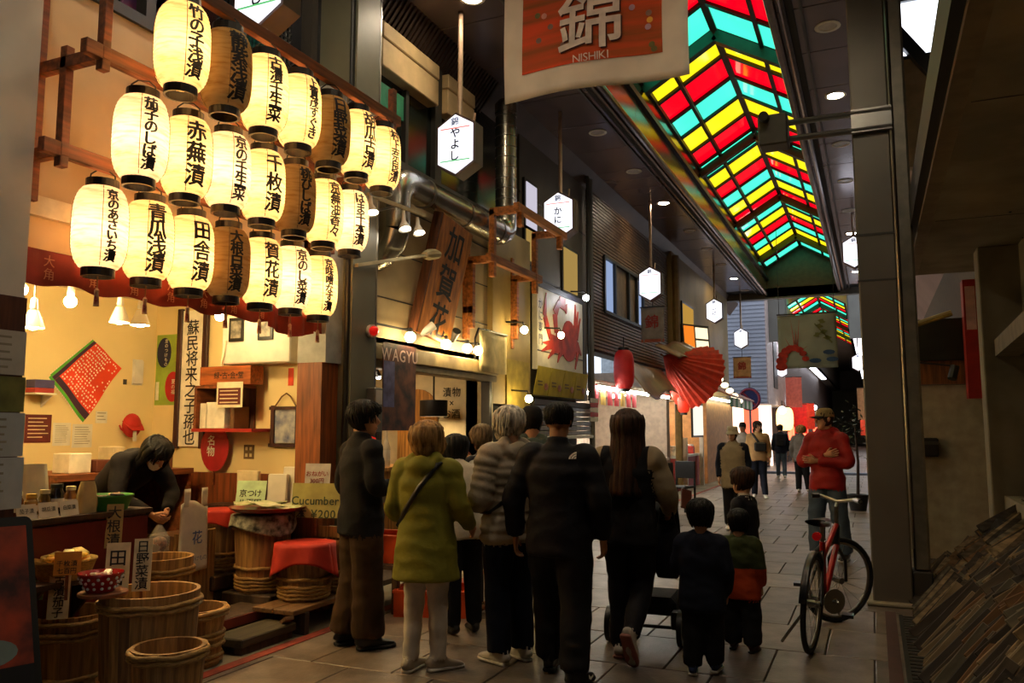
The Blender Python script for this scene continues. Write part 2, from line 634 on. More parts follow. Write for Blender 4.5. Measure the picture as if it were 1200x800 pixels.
# facade of the second shop
M_PANEL = mat('stained_panel', '#b5a079', .7, var=.18, scale=1.4, bump=.05, detail=8)
w3 = wall('wall_left_second', 'stained cream panels above the second shop', -4.8, XF, 6.32, 9.35, 2.35, 4.3, M_PANEL)
for z in (2.85, 3.35, 3.85):
    MB().box(-4.503, -4.494, 6.32, 9.35, z, z + .012).build('panel_joint', M_DKGREY, w3)
for (ya, yb) in ((6.7, 7.88), (8.1, 8.8)):
    MB().box(-4.6, -4.42, ya, yb, 5.22, 5.52, .01).build('fascia_board', mat('fascia_cream', '#c9ad7c', .6, var=.14, scale=3, detail=8), w3)
    MB().box(-4.6, -4.41, ya, yb, 5.53, 5.7, .01).build('fascia_board', MATS['fascia_cream'], w3)
up3 = wall('wall_left_second_upper', 'dark glazed strip above the second shop', -4.8, -4.56, 6.32, 10.4, 4.3, 5.7, mat('dark_glass2', '#1b201d', .15, var=.3, scale=1.2))
MB().box(-4.56, -4.53, 6.7, 7.3, 4.85, 5.12).build('window_blind', mat('green_blind', '#2f7a5a', .5), up3)
MB().box(-4.56, -4.50, 7.3, 7.36, 4.3, 5.2).build('mullion', M_DKGREY, up3)
MB().box(-4.56, -4.50, 7.95, 8.1, 4.3, 5.75).build('mullion', M_DKGREY, up3)
MB().box(-4.56, -4.47, 6.32, 9.35, 4.28, 4.36).build('ledge', M_DKGREY, up3)

# yellowish pier and dark recess between second shop and the crab sign
w4 = wall('wall_left_pier', 'ochre lit pier beside the crab sign', -4.8, -4.42, 9.35, 10.6, 1.85, 4.2, mat('ochre_pier', '#a88f55', .6, var=.15, scale=2))
MB().box(-4.43, -4.40, 9.75, 10.5, 1.7, 2.45).build('yellow_lit_board', mat('yellow_lit_board', '#a8923c', .6, var=.15), w4)  # yellow lamp light put into the board's colour
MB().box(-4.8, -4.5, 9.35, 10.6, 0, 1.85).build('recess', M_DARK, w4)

# grey house with the crab sign
w5 = wall('wall_left_grey', 'grey house front carrying the crab sign', -4.8, XF, 10.4, 13.35, 2.0, 6.0, mat('grey_front', '#6a6257', .65, var=.1, scale=1.5))
for (ya, yb, za, zb, c) in ((10.55, 10.95, 4.45, 5.1, 'pale'), (10.55, 10.95, 3.95, 4.4, 'warm'), (12.1, 12.75, 3.75, 4.45, 'warm')):
    win = MB().box(-4.5, -4.46, ya - .05, yb + .05, za - .05, zb + .05).build('window_frame', M_BLACK, w5)
    MB().box(-4.458, -4.45, ya, yb, za, zb).build('pane', glow('lit_pane_' + c, '#cfc9d8' if c == 'pale' else '#a98a4a', .55), win)
for z in (3.75, 4.9):
    MB().box(-4.503, -4.49, 10.4, 13.35, z, z + .03).build('panel_joint', M_DKGREY, w5)
MB().tube([(-4.4, 13.3, .2), (-4.4, 13.3, 5.9)], .05, 8).build('downpipe', M_GREY, w5)
MB().tube([(-4.38, 13.12, 2), (-4.38, 13.12, 5.9)], .03, 8).build('downpipe', M_DKGREY, w5)
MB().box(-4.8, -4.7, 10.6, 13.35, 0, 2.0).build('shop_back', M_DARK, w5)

# brown slatted house
w6 = wall('wall_left_slatted', 'brown house front clad in thin horizontal slats', -4.8, -4.52, 13.35, 19.6, 2.9, 5.9, mat('slat_back', '#2a1f17', .7))
sl = MB()
for k in range(46):
    z = 2.95 + k * .063
    if 3.7 < z < 4.72:
        sl.box(-4.53, -4.48, 13.4, 14.3, z, z + .042).box(-4.53, -4.48, 17.1, 19.5, z, z + .042)
    else:
        sl.box(-4.53, -4.48, 13.4, 19.5, z, z + .042)
s6 = sl.build('slat_cladding', mat('slat_wood', '#6e5236', .5, var=.15), w6)
s6['kind'] = 'stuff'
wf = MB()
for y in (14.3, 15.0, 15.95, 16.6, 17.1):
    wf.box(-4.53, -4.44, y - .035, y + .035, 3.68, 4.74)
wf.box(-4.53, -4.44, 14.3, 17.1, 3.66, 3.72).box(-4.53, -4.44, 14.3, 17.1, 4.7, 4.76)
wfo = wf.build('window_frame', M_BLACK, w6)
for (ya, yb, m) in ((14.3, 15.0, glow('lit_pane_blue', '#8fa2c8', .6)), (15.0, 15.95, mat('blind', '#7d684f', .6)), (15.95, 16.6, MATS['blind']), (16.6, 17.1, MATS['lit_pane_blue'])):
    MB().box(-4.52, -4.50, ya + .04, yb - .04, 3.72, 4.7).build('pane', m, wfo)
w7 = wall('wall_left_ochre', 'ochre shop front beyond the slatted house', -4.8, -4.4, 19.6, 28.0, 2.3, 6.0, mat('ochre_front', '#8a713f', .6, var=.15, scale=1.2))
MB().box(-4.42, -4.36, 20.6, 22.0, 3.5, 4.8).build('window_frame', M_BLACK, w7)
for k in range(3):
    MB().box(-4.37, -4.35, 20.66 + k * .45, 21.06 + k * .45, 3.56, 4.74).build('pane', glow('lit_pane_amber', '#b98d3d', .6), w7)
MB().tube([(-4.33, 19.75, .1), (-4.33, 19.75, 5.8)], .09, 8).build('downpipe', mat('ochre_pipe', '#7a5f30', .5), w7)
# ---------------------------------------------------------------- right side
pr = struct(MB().box(-.07, .25, 7.95, 8.25, 0.02, 6.0, .012).build('pillar_3', mat('steel_column', '#6b665c', .38, metal=.35, var=.1, scale=1.2)), 'wide brown grey steel column on the right of the street')
MB().box(-.12, .32, 7.88, 8.32, 0, .035, .01).build('base_plate', M_CONC, pr)
MB().box(.27, .40, 8.0, 8.2, .3, 6.0, .02).build('channel', mat('channel_steel', '#807a6b', .35, metal=.5), pr)
MB().box(.25, .41, 7.98, 8.24, .0, .3, .01).build('foot_block', M_DKGREY, pr)
MB().tube([(.262, 7.93, .5), (.262, 7.93, 5.9)], .014, 6).build('conduit', M_STEEL, pr)
MB().box(-.075, .255, 7.945, 8.255, 3.28, 3.3).build('strap', M_DKGREY, pr)
MB().box(-.075, .255, 7.945, 8.255, 2.86, 2.875).build('strap', M_DKGREY, pr)
for y in (16.2, 24.4):
    struct(MB().box(.02, .25, y, y + .25, 0, 6.0).build('pillar_4', MATS['steel_column']), 'steel column further down the right side')

# concrete canopy and the walls below it
can = struct(MB().box(.54, 3.2, -1.5, 10.4, 3.3, 3.62).build('ceiling_canopy', M_CONC), 'board marked concrete canopy over the right side')
MB().box(.44, .54, -1.5, 10.42, 3.3, 3.42).build('edge_trim', mat('canopy_trim', '#8a7a5e', .5, metal=.3), can)
MB().box(.38, .44, -1.5, 10.42, 3.34, 3.62).build('edge_channel', M_BLACK, can)
for k in range(9):
    y = 1.0 + k * 1.1
    MB().ball((1.1 + .25 * (k % 3), y, 3.3), .012, n=8, m=6).build('tie_hole', M_BLACK, can)
for y in (4.9, 7.7):
    MB().box(.56, 3.1, y, y + .008, 3.297, 3.303).build('board_joint', M_DKGREY, can)
wr = wall('wall_right_concrete', 'bare concrete wall under the canopy on the right', 1.35, 1.6, -1.5, 10.4, 0, 3.3, M_CONC)
MB().box(1.0, 1.36, 9.0, 9.3, 0, 3.3, .01).build('pier', M_CONC, wr)
MB().box(1.27, 1.31, 7.6, 7.64, .5, 3.3).build('corner_batten', mat('pale_batten', '#8d8470', .6), wr)
MB().bar((1.2, 9.0, 2.30), (1.2, 5.5, 2.42), .2, .16).build('brace_beam', mat('pale_concrete', '#807866', .8), wr)
MB().box(1.1, 1.35, 3, 9.0, 0, .9).build('plinth', M_CONC, wr)

# sloping panels between the column line and the right hand house, upper wall with a bright window
sp = MB()
sp.add([(.22, 9.0, 5.85), (.22, 28, 5.85), (1.25, 28, 4.25), (1.25, 9.0, 4.25), (.26, 9.0, 5.9), (.26, 28, 5.9), (1.29, 28, 4.3), (1.29, 9.0, 4.3)],
       [(0, 3, 2, 1), (4, 5, 6, 7), (0, 1, 5, 4), (1, 2, 6, 5), (2, 3, 7, 6), (3, 0, 4, 7)])
slope = struct(sp.build('wall_right_slope', M_TAN), 'tan sheet metal slope above the right hand canopy')
MB().bar((.2, 8.97, 5.92), (1.3, 8.97, 4.22), .1, .12).build('edge_beam', M_BLACK, slope)
for y in (10.1, 11.6, 13.5):
    MB().bar((.225, y, 5.83), (1.24, y, 4.25), .02, .012, (0, 1, 0)).build('seam', M_DKGREY, slope)
wc = MB()
wc.box(.2, .36, 9.05, 9.2, 4.2, 8.2).box(.96, 1.9, 9.05, 9.2, 4.2, 8.2).box(.36, .96, 9.05, 9.2, 4.2, 5.37).box(.36, .96, 9.05, 9.2, 6.55, 8.2)
wcr = struct(wc.build('wall_right_upper', mat('tan_wall', '#8b7a64', .7)), 'tan upper wall with a bright window on the right')
wn = MB().box(.34, .98, 9.03, 9.07, 5.98, 6.03).box(.34, .37, 9.03, 9.07, 5.35, 6.57).box(.95, .98, 9.03, 9.07, 5.35, 6.57).box(.34, .98, 9.03, 9.07, 5.35, 5.38)
win = struct(wn.build('window_2', M_BLACK), 'bright white daylit window high on the right')
MB().box(.37, .95, 9.1, 9.12, 5.38, 5.98).build('pane', glow('daylight_pane', '#e9f1ff', 2.2), win)
MB().box(.37, .95, 9.1, 9.12, 6.03, 6.55).build('pane', glow('daylight_pane_dim', '#9fb0c4', .7), win)
cl = MB().box(1.6, 1.9, -3, 9.05, 3.6, 8.2).box(.3, 1.9, -3, 9.2, 8.1, 8.25).box(-.55, .42, -3, 4.6, 6.16, 6.3).box(.40, .46, -3, 9.0, 6.0, 8.2)
struct(cl.build('wall_right_gap', mat('gap_wall', '#5a4c40', .7)), 'dim house wall above the canopy')

# right hand shop fronts further down
wk = wall('wall_right_kiosk', 'grey panelled booth behind the column on the right', .30, 1.35, 11.0, 12.6, 0, 2.05, mat('booth_grey', '#a39a86', .6, var=.1))
MB().box(.32, 1.12, 10.96, 11.0, 2.06, 2.34).build('brown_band', wood('band_wood', '#7a4a22', .5), wk)
MB().box(.32, 1.12, 10.90, 11.0, 2.34, 2.84).build('dark_band', mat('dark_sign_band', '#22241c', .4), wk)
MB().box(.36, .69, 10.84, 11.0, 1.20, 1.42, .015).build('letter_box', M_BLACK, wk)
MB().box(.36, .69, 10.82, 10.85, 1.34, 1.38).build('letter_flap', M_DKGREY, wk)
wall('wall_right_far', 'dim shop fronts along the far right side', 1.25, 1.5, 10.4, 28, 0, 4.6, mat('far_right_front', '#4b3f35', .7))
wall('wall_right_far_low', 'dark low fronts along the far right side', .55, 1.3, 12.6, 28, 0, 2.4, mat('far_right_low', '#3a3026', .7))

# ---------------------------------------------------------------- cross street, grey house and the second arcade
wg = wall('wall_cross_house', 'grey louvred house at the street crossing', -9, -3.75, 33.0, 40.0, 2.5, 9.0, mat('grey_house', '#a0a2ae', .55, var=.08, scale=1))
for k in range(40):
    MB().box(-9, -3.74, 32.97, 33.0, 2.55 + k * .16, 2.57 + k * .16).build('siding_joint', mat('joint_grey', '#7a7c86', .6), wg)
MB().box(-3.75, -3.70, 33.0, 40, 2.5, 9).build('side_face', mat('pinkish_face', '#b59f98', .6), wg)
MB().box(-3.71, -3.66, 35, 36.3, 3.2, 5.2).build('dark_slot_window', M_DKGREY, wg)
lit = wall('wall_cross_shop', 'brightly lit shop interior at the crossing', -9, -3.9, 35.5, 35.7, 0, 2.5, glow('shop_glow_wall', '#ffd9bd', 1.6))  # the interior's light is put into this wall as emission
MB().box(-5.0, -4.4, 35.4, 35.5, .9, 2.4).build('red_hanging', glow('glowing_red', '#ff6a4a', 1.1), lit)  # hanging glows by itself to look lit
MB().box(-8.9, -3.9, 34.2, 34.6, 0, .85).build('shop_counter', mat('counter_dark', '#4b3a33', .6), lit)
wall('wall_cross_left', 'pale house side at the crossing', -9, -4.9, 28.3, 28.6, 0, 9, mat('pale_house', '#8f969c', .6))
kb = struct(MB().box(-6, 2, 29.3, 29.6, -.1, .07).build('kerb_1', mat('kerb_blue', '#6a7488', .6)), 'kerb of the crossing street')
ar = MB()
ar.box(-3.9, -3.0, 34, 90, 5.3, 5.4).box(-.75, .3, 34, 90, 5.3, 5.4).box(-3.9, -3.05, 33.8, 34.0, 5.0, 7.5).box(-.7, .3, 33.8, 34.0, 5.0, 7.5).box(-3.1, -.7, 34, 90, 7.4, 7.5)
ar.box(-3.1, -3.0, 34, 90, 5.3, 7.4).box(-.75, -.65, 34, 90, 5.3, 7.4).box(-5, 2, 90, 90.3, 0, 8)
far = struct(ar.build('ceiling_far', M_GREY), 'ceiling of the next arcade section beyond the crossing')
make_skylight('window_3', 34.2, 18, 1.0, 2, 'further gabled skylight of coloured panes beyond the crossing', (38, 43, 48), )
for o in list(COL.objects):
    if o.name == 'window_3':
        o.location.z = -.45
wfl = wall('wall_far_left', 'dark shop row of the next arcade section, left', -4.6, -3.7, 40, 90, 0, 5.3, mat('far_left', '#4a3a32', .7))
wfr = wall('wall_far_right', 'dark shop row of the next arcade section, right', .2, 1.2, 33.8, 90, 0, 5.3, mat('far_right', '#5a4436', .7))
wall('wall_far_end', 'pale end of the far arcade', -4.6, 1.2, 88, 88.2, 0, 5.3, mat('far_end', '#6d6a50', .7))
for s, x in ((-1, -3.3), (1, -.45)):
    for k in range(24):
        y = 35 + k * 1.3
        MB().box(x - .16, x + .16, y, y + .7, 5.22, 5.29).build('ceiling_tube_light', glow('far_tube', '#eef2ff', 6), far)
wall('wall_near_block', 'dark end of the arcade behind the viewer', -5, 3.3, -5.2, -5.0, 0, 8.2, M_DARK)  # added unseen wall, keeps outside light off the street from behind
# ---------------------------------------------------------------- downlights and street lamps
def downlight(x, y, lit, label, i):
    t = thing('downlight', label, 'light', (x, y, CZ + .02), 0, 'recessed ceiling downlights')
    MB().lathe([(.135, 0), (.14, -.012), (.105, -.014), (.1, 0)], 20).build('ring', M_WHITE, t, smooth=True)
    MB().lathe([(.1, -.002), (.1, .01)], 20).build('lens', glow('downlight_lit', '#ffe9c8', 130) if lit else mat('lens_off', '#b9b2ac', .3), t)
for i, (y, lit) in enumerate(((2.4, 1), (4.9, 1), (7.2, 1), (9.3, 0), (11.45, 0), (13.5, 0), (15.7, 1), (18.2, 0), (20.3, 0), (22.4, 0), (24.7, 1), (27.0, 0))):
    downlight(-3.65, y, lit, ['nearest', 'second', 'third', 'fourth', 'fifth', 'sixth', 'seventh', 'eighth', 'ninth', 'tenth', 'eleventh', 'farthest'][i] + ' recessed ceiling light of the row along the left shops', i)
for i, (y, lit) in enumerate(((2.6, 1), (5.0, 1), (9.36, 0), (11.43, 1), (13.5, 0), (15.6, 0), (17.8, 0), (19.96, 1), (22.5, 0), (25, 1))):
    downlight(-.28, y, lit, ['nearest', 'second', 'third', 'fourth', 'fifth', 'sixth', 'seventh', 'eighth', 'ninth', 'farthest'][i] + ' recessed ceiling light of the row beside the right column', i)

HEX = [(-.26, .25), (0, .4), (.26, .25), (.26, -.25), (0, -.4), (-.26, -.25)]
def hex_lamp(x, y, z, label, txt="", s=0.87, rod=True, flag=False, face=0.0):
    t = thing('hexagonal_street_lamp', label, 'lamp', (x, y, z), face, 'hexagonal street lamps')
    R = Matrix.Rotation(PI / 2, 4, 'X')
    out = [(a * s, b * s) for a, b in HEX]
    inn = [(a * s * .9, b * s * .92) for a, b in HEX]
    MB().prism(out, -.11 * s, .11 * s, R).build('housing', mat('lamp_housing', '#4b3426', .5), t)
    MB().prism(inn, .11 * s, .125 * s, R).build('lit_face', glow('lamp_face', '#f2f2ff', 1.15), t)
    MB().box(-.2 * s, .2 * s, -.132 * s, -.126 * s, .19 * s, .205 * s).build('red_line', mat('lamp_red', '#d9736a', .5, emit=.8, ecol='#e06a5c'), t)
    MB().box(-.2 * s, .2 * s, -.132 * s, -.126 * s, -.215 * s, -.2 * s).build('green_line', mat('lamp_green', '#5aa36a', .5, emit=.7, ecol='#4fa864'), t)
    ink = mat('lamp_ink', '#27303f', .6)
    write('錦', .11 * s, (0, -.128 * s, .28 * s), (1, 0, 0), (0, 0, 1), mat('lamp_blue', '#3c5a9c', .6), t, .02, name='emblem')
    if txt:
        write(txt, .14 * s, (0, -.128 * s, .0), (1, 0, 0), (0, 0, 1), ink, t, .03, vertical=True)
    if rod:
        b = MB()
        b.tube([(.0, .0, .36 * s), (.0, .0, CZ - z + .02)], .028, 8)
        b.tube([(.0, .05, .3 * s), (.0, .3, .34 * s), (-.0, .35, .5)], .015, 6)
        b.build('hanging_rod', mat('rod_pale', '#b69b84', .35, metal=.6), t, smooth=True)
    return t
hex_lamp(-3.9, 4.4, 4.72, 'lit hexagonal street lamp half hidden behind the top lantern row', 'やまし')
hex_lamp(-3.9, 7.42, 4.51, 'lit hexagonal street lamp beside the vertical steel duct', 'やよし')
hex_lamp(-3.9, 10.48, 4.49, 'lit hexagonal street lamp just above the crab sign', 'かに')
hex_lamp(-3.9, 15.57, 4.36, 'lit hexagonal street lamp in front of the slatted house')
hex_lamp(-3.9, 22.7, 4.77, 'lit hexagonal street lamp above the leaning lit menu sign', 'いけ')
hex_lamp(-3.9, 27.6, 4.5, 'lit hexagonal street lamp at the end of the left row')
hex_lamp(-3.5, 36.5, 4.05, 'lit hexagonal street lamp under the far lobster banner')
hex_lamp(-.22, 18.2, 5.2, 'lit hexagonal street lamp half behind the right column')
hex_lamp(-.45, 34.5, 4.1, 'lit hexagonal street lamp far down on the right')
# ================================================================ lanterns on their rack
RX, UZ, FY = Vector((1, 0, 0)), Vector((0, 0, 1)), Vector((0, -1, 0))
LR, LH = .155, .25
def lantern_r(z):
    """radius of the paper body at height z from its middle"""
    t = min(1.0, abs(z) / LH)
    return .088 + (LR - .088) * (1 - t ** 3.4) ** .62

def paper_mat(name, col, e):
    m = bpy.data.materials.new(name)
    MATS[name] = m
    m.use_nodes = True
    nt = m.node_tree
    nt.nodes.remove(nt.nodes['Principled BSDF'])
    N = nt.nodes.new
    tc = N('ShaderNodeTexCoord')
    mp = N('ShaderNodeMapping')
    mp.inputs['Scale'].default_value = (1, 1, 6)
    nt.links.new(tc.outputs['Object'], mp.inputs[0])
    n = N('ShaderNodeTexNoise')
    n.inputs['Scale'].default_value = 9
    n.inputs['Detail'].default_value = 6
    nt.links.new(mp.outputs[0], n.inputs[0])
    r = N('ShaderNodeValToRGB')
    c = srgb(col)
    r.color_ramp.elements[0].color = (c[0] * .7, c[1] * .6, c[2] * .45, 1)
    r.color_ramp.elements[1].color = c
    r.color_ramp.elements[0].position, r.color_ramp.elements[1].position = .3, .55
    nt.links.new(n.outputs[0], r.inputs[0])
    tr, df, mx, em, ad = N('ShaderNodeBsdfTranslucent'), N('ShaderNodeBsdfDiffuse'), N('ShaderNodeMixShader'), N('ShaderNodeEmission'), N('ShaderNodeAddShader')
    nt.links.new(r.outputs[0], tr.inputs[0])
    nt.links.new(r.outputs[0], df.inputs[0])
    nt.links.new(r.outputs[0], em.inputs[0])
    em.inputs[1].default_value = e  # even glow added to the paper itself, unlit lanterns too
    mx.inputs[0].default_value = .45
    nt.links.new(tr.outputs[0], mx.inputs[1])
    nt.links.new(df.outputs[0], mx.inputs[2])
    nt.links.new(mx.outputs[0], ad.inputs[0])
    nt.links.new(em.outputs[0], ad.inputs[1])
    nt.links.new(ad.outputs[0], nt.nodes['Material Output'].inputs[0])
    return m
PAPER_LIT, PAPER_DIM = paper_mat('lantern_paper_lit', '#ffe3ac', .09), paper_mat('lantern_paper_dim', '#b8985c', .05)  # one paper
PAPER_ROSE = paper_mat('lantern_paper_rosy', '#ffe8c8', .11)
M_INK = mat('black_ink', '#0d0b0a', .6, var=.05)
M_RACK = wood('rack_wood', '#7d4320', .55, (1, .08, 1))
M_LCAP = mat('lantern_cap', '#15120f', .35)

def lantern_meshes():
    prof = []
    n = 46
    for i in range(n + 1):
        z = -LH + 2 * LH * i / n
        prof.append((lantern_r(z) + (.0016 if i % 2 else -.0012), z))
    body = {}
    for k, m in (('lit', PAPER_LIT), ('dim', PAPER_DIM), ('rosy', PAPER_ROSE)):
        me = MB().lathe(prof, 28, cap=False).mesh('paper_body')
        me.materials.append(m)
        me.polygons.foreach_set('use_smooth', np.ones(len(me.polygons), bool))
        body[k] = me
    cap = {}
    for s, nm in ((1, 'top_ring'), (-1, 'bottom_ring')):
        q = [(.080, .235 * s), (.094, .235 * s), (.094, .295 * s), (.080, .295 * s), (.080, .235 * s)]
        me = MB().lathe(q if s < 0 else q[::-1], 24, cap=False).mesh(nm)
        me.materials.append(M_LCAP)
        cap[nm] = me
    hk = MB()
    hk.tube([(-.07, 0, .29), (-.065, 0, .33), (-.03, 0, .36), (.03, 0, .36), (.065, 0, .33), (.07, 0, .29)], .005, 6)
    hk.tube([(0, 0, .36), (0, 0, .40)], .006, 6)
    hook = hk.mesh('wire_handle')
    hook.materials.append(M_BLACK)
    th = MB()
    for a in (0.0, PI / 2, PI, 3 * PI / 2):
        th.tube([((lantern_r(z) + .002) * math.cos(a - .65), (lantern_r(z) + .002) * math.sin(a - .65), z) for z in [(-.24 + .04 * i) for i in range(13)]], .0022, 4)
    thread = th.mesh('thread')
    thread.materials.append(mat('thread', '#6d5526', .7))
    bulb = MB().ball((0, 0, .0), .035, n=10, m=6).mesh('bulb')
    bulb.materials.append(glow('lantern_bulb', '#ffd49a', 88))
    tc = MB().tube([(0, 0, -.29), (0, 0, -.37)], .004, 5).mesh('tassel_cord')
    tc.materials.append(mat('cord', '#7a5a33', .8))
    ts = MB().lathe([(.004, -.36), (.014, -.375), (.012, -.40), (.017, -.47)], 8).mesh('tassel')
    ts.materials.append(mat('tassel', '#7d1d16', .8, col2='#c9a27a', scale=20))
    return body, cap, hook, thread, bulb, tc, ts
LB, LC, LHK, LTH, LBU, LTC, LTS = lantern_meshes()

def lantern(x, y, z, text, kind, label, tassel, turn):
    t = thing('paper_lantern', label, 'lantern', (x, y, z), turn, 'paper lanterns hanging over the pickle shop')
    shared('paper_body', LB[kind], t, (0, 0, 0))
    shared('top_ring', LC['top_ring'], t, (0, 0, 0))
    shared('bottom_ring', LC['bottom_ring'], t, (0, 0, 0))
    shared('wire_handle', LHK, t, (0, 0, 0), (0, 0, .8))
    shared('thread', LTH, t, (0, 0, 0))
    if kind != 'dim':
        shared('bulb', LBU, t, (0, 0, -.02))
    if tassel:
        shared('tassel_cord', LTC, t, (0, 0, 0))
        shared('tassel', LTS, t, (0, 0, 0))
    n = len(text)
    size = min(.14, .5 / n)
    V, Fc = letters(text, size, .011, True, pitch=.43 / n if n > 3 else .14, sx=1.0 if n > 3 else .95)
    V, Fc = fine(V, Fc, .02)
    ink = MB()
    for q, (da, db) in enumerate(((0, 0), (.0032, .001), (-.0032, -.001), (0, .0025))):     # a broad brush
        vs = []
        for a, b in V:
            r = lantern_r(b) + .003 + .0003 * q
            an = (a + da) / r - .28
            vs.append((r * math.cos(an), r * math.sin(an), b + db))
        ink.add(vs, Fc)
    ink.build('lettering', M_INK, t)
    return t
ROWS = [
    (-3.6, 3.73, ['竹の子浅漬', '静紫浅漬', '古漬壬生菜', '上賀茂すぐき', '日野菜漬', '胡瓜古漬', '村上奈良漬'], 'ldlldll', 'top'),
    (-3.9, 3.235, ['茄子のしば漬', '赤蕪漬', '京の壬生菜', '千枚漬', '桃びしば漬', '京蕪油香々', 'はま千本漬'], 'rlrldlr', 'middle'),
    (-4.2, 2.71, ['京のあさいち漬', '青瓜浅漬', '田舎漬', '大根白菜漬', '賀花漬', '京のし菜漬', '京味噌なす漬'], 'rlldlrl', 'bottom'),
]
ORD = ['first', 'second', 'third', 'fourth', 'fifth', 'sixth', 'seventh']
KND = {'l': 'lit', 'd': 'dim', 'r': 'rosy'}
for x, z, texts, kinds, row in ROWS:
    for i in range(7):
        look = {'l': 'glowing yellow', 'd': 'unlit tan', 'r': 'glowing pale'}[kinds[i]]
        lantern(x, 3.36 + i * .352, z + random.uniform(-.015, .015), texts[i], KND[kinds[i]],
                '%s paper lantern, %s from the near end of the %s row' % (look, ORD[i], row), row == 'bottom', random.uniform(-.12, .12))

def make_rack():
    t = thing('lantern_rack', 'stepped brown wooden rack that the paper lanterns hang from', 'rack', (0, 0, 0))
    W = .055
    tiers = ((-4.2, 3.12), (-3.9, 3.64), (-3.6, 4.13))
    for y in (3.08, 5.62):
        MB().bar((-4.44, y, 2.85), (-4.44, y, 4.35), W, W, bev=.004).build('post', M_RACK, t)
        for i, (x, z) in enumerate(tiers):
            MB().bar((-4.5, y, z), (x + .03, y, z), W, W + .02, bev=.004).build('arm', M_RACK, t)
            MB().bar((x, y, z - .1), (x, y, z + (.62 if i < 2 else .25)), W, W, (1, 0, 0), bev=.004).build('upright', M_RACK, t)
    for x, z in tiers:
        MB().bar((x, 2.95, z), (x, 5.72, z), W, W + .03, bev=.004).build('beam', M_RACK, t)
make_rack()

def empty_rack():
    t = thing('wooden_rack', 'empty stepped orange wooden rack in front of the steel duct', 'rack', (0, 0, 0))
    m = wood('orange_rack', '#a5622c', .55, (1, .08, 1))
    W = .07
    tiers = ((-4.36, 2.95), (-4.08, 3.55), (-3.72, 4.12))
    for y in (8.62, 9.95):
        MB().bar((-4.43, y, 2.6), (-4.43, y, 3.84), W, W, bev=.004).build('post', m, t)
        for i, (x, z) in enumerate(tiers):
            MB().bar((-4.46 if i < 2 else -4.11, y, z), (x + .04, y, z), W, W + .02, bev=.004).build('arm', m, t)
            MB().bar((x, y, z - .22), (x, y, z + (.6 if i < 2 else .05)), W, W, (1, 0, 0), bev=.004).build('upright', m, t)
    for x, z in tiers[1:]:
        MB().bar((x, 8.5, z), (x, 10.15, z), W, W + .03, bev=.004).build('beam', m, t)
empty_rack()

# red valance with painted crests and months
def make_valance():
    def fn(u, v):
        y = 2.98 + u * 2.8
        z = 2.56 - v * (.20 + .015 * math.sin(u * 40))
        return (-4.36 + .012 * math.sin(u * 60) * v, y, z)
    o = MB().grid(fn, 90, 4, .004).build('shop_valance', mat('valance_red', '#7d1f14', .8, var=.15, scale=6), smooth=True)
    tag(o, 'dark red cloth valance across the pickle shop front', 'valance')
    for k in range(9):
        write('大角' if k % 2 == 0 else '月角', .075, (-4.345, 3.15 + k * .3, 2.46), (0, 1, 0), (0, 0, 1), mat('valance_print', '#c98a6a', .8), o, 0, vertical=True)
    q = MB().grid(lambda u, v: (-4.32 + .02 * math.sin(u * 20), 5.0 + u * .55, 2.5 - v * (.17 + .05 * math.sin(u * 3.1))), 20, 6, .004).build('valance_overlap', MATS['valance_red'], o, smooth=True)
make_valance()
# ================================================================ inside the pickle shop
M_WALLY = mat('shop_wall', '#e6cf94', .8, var=.05, scale=1.2)
M_PAPER = mat('paper', '#d8d2bf', .8, var=.05)
M_PINK = mat('ink_red', '#8a2a20', .7)
sw = wall('wall_shop_back', 'pale yellow back wall of the pickle shop', -6.75, -6.55, 1.9, 6.15, 0, 2.8, M_WALLY)
struct(MB().box(-6.75, -4.62, 5.95, 6.1, 0, 2.8).build('wall_shop_end', M_WALLY), 'pale yellow end wall of the pickle shop')
struct(MB().box(-6.75, -4.45, 1.75, 1.9, 0, 2.8).build('wall_shop_near', M_WALLY), 'near side wall of the pickle shop')
struct(MB().box(-6.75, -4.45, 1.75, 6.1, 2.78, 2.9).build('ceiling_shop', mat('shop_ceiling', '#efe3c2', .7)), 'pale ceiling of the pickle shop')
struct(MB().box(-6.75, -4.45, 1.75, 5.95, -.01, .1).build('floor_shop', mat('shop_floor', '#4a3a2c', .7)), 'dark floor of the pickle shop')
struct(MB().box(-6.0, -4.7, 5.9, 5.95, .1, 1.12).build('wall_shop_dado', wood('dado_wood', '#7c3f1d', .5)), 'brown wooden dado below the shop shelf')
tr = struct(MB().box(-4.66, -4.60, 5.88, 5.95, .1, 2.5).build('trim_1', mat('jamb_cream', '#e0d3ae', .6)), 'cream door jamb of the pickle shop')

# lamps inside
def shade_bulb(x, y, z, label, kind='globe', e=260):
    t = thing('pendant_bulb', label, 'bulb', (x, y, z), 0, 'bulbs in the pickle shop')
    MB().tube([(0, 0, .05), (0, 0, 2.78 - z)], .006, 6).build('cord', M_BLACK, t)
    MB().lathe([(.022, .04), (.026, .05), (.02, .11), (.008, .12)], 12).build('socket', M_WHITE, t, smooth=True)
    if kind == 'globe':
        MB().ball((0, 0, 0), .042, n=12, m=8).build('globe', glow('shop_bulb%d' % e, '#ffdc9a', e), t, smooth=True)
    else:
        MB().lathe([(.03, .03), (.05, -.02), (.075, -.09), (.07, -.09), (.045, -.02)], 16).build('shade', M_WHITE, t, smooth=True)
        MB().ball((0, 0, -.06), .045, n=12, m=8).build('globe', glow('shop_bulb%d' % e, '#ffdc9a', e), t, smooth=True)
shade_bulb(-5.2, 3.95, 2.43, 'bare round bulb hanging nearest the red wall cloth')
shade_bulb(-5.2, 3.58, 2.46, 'bare round bulb beside the white pilaster')
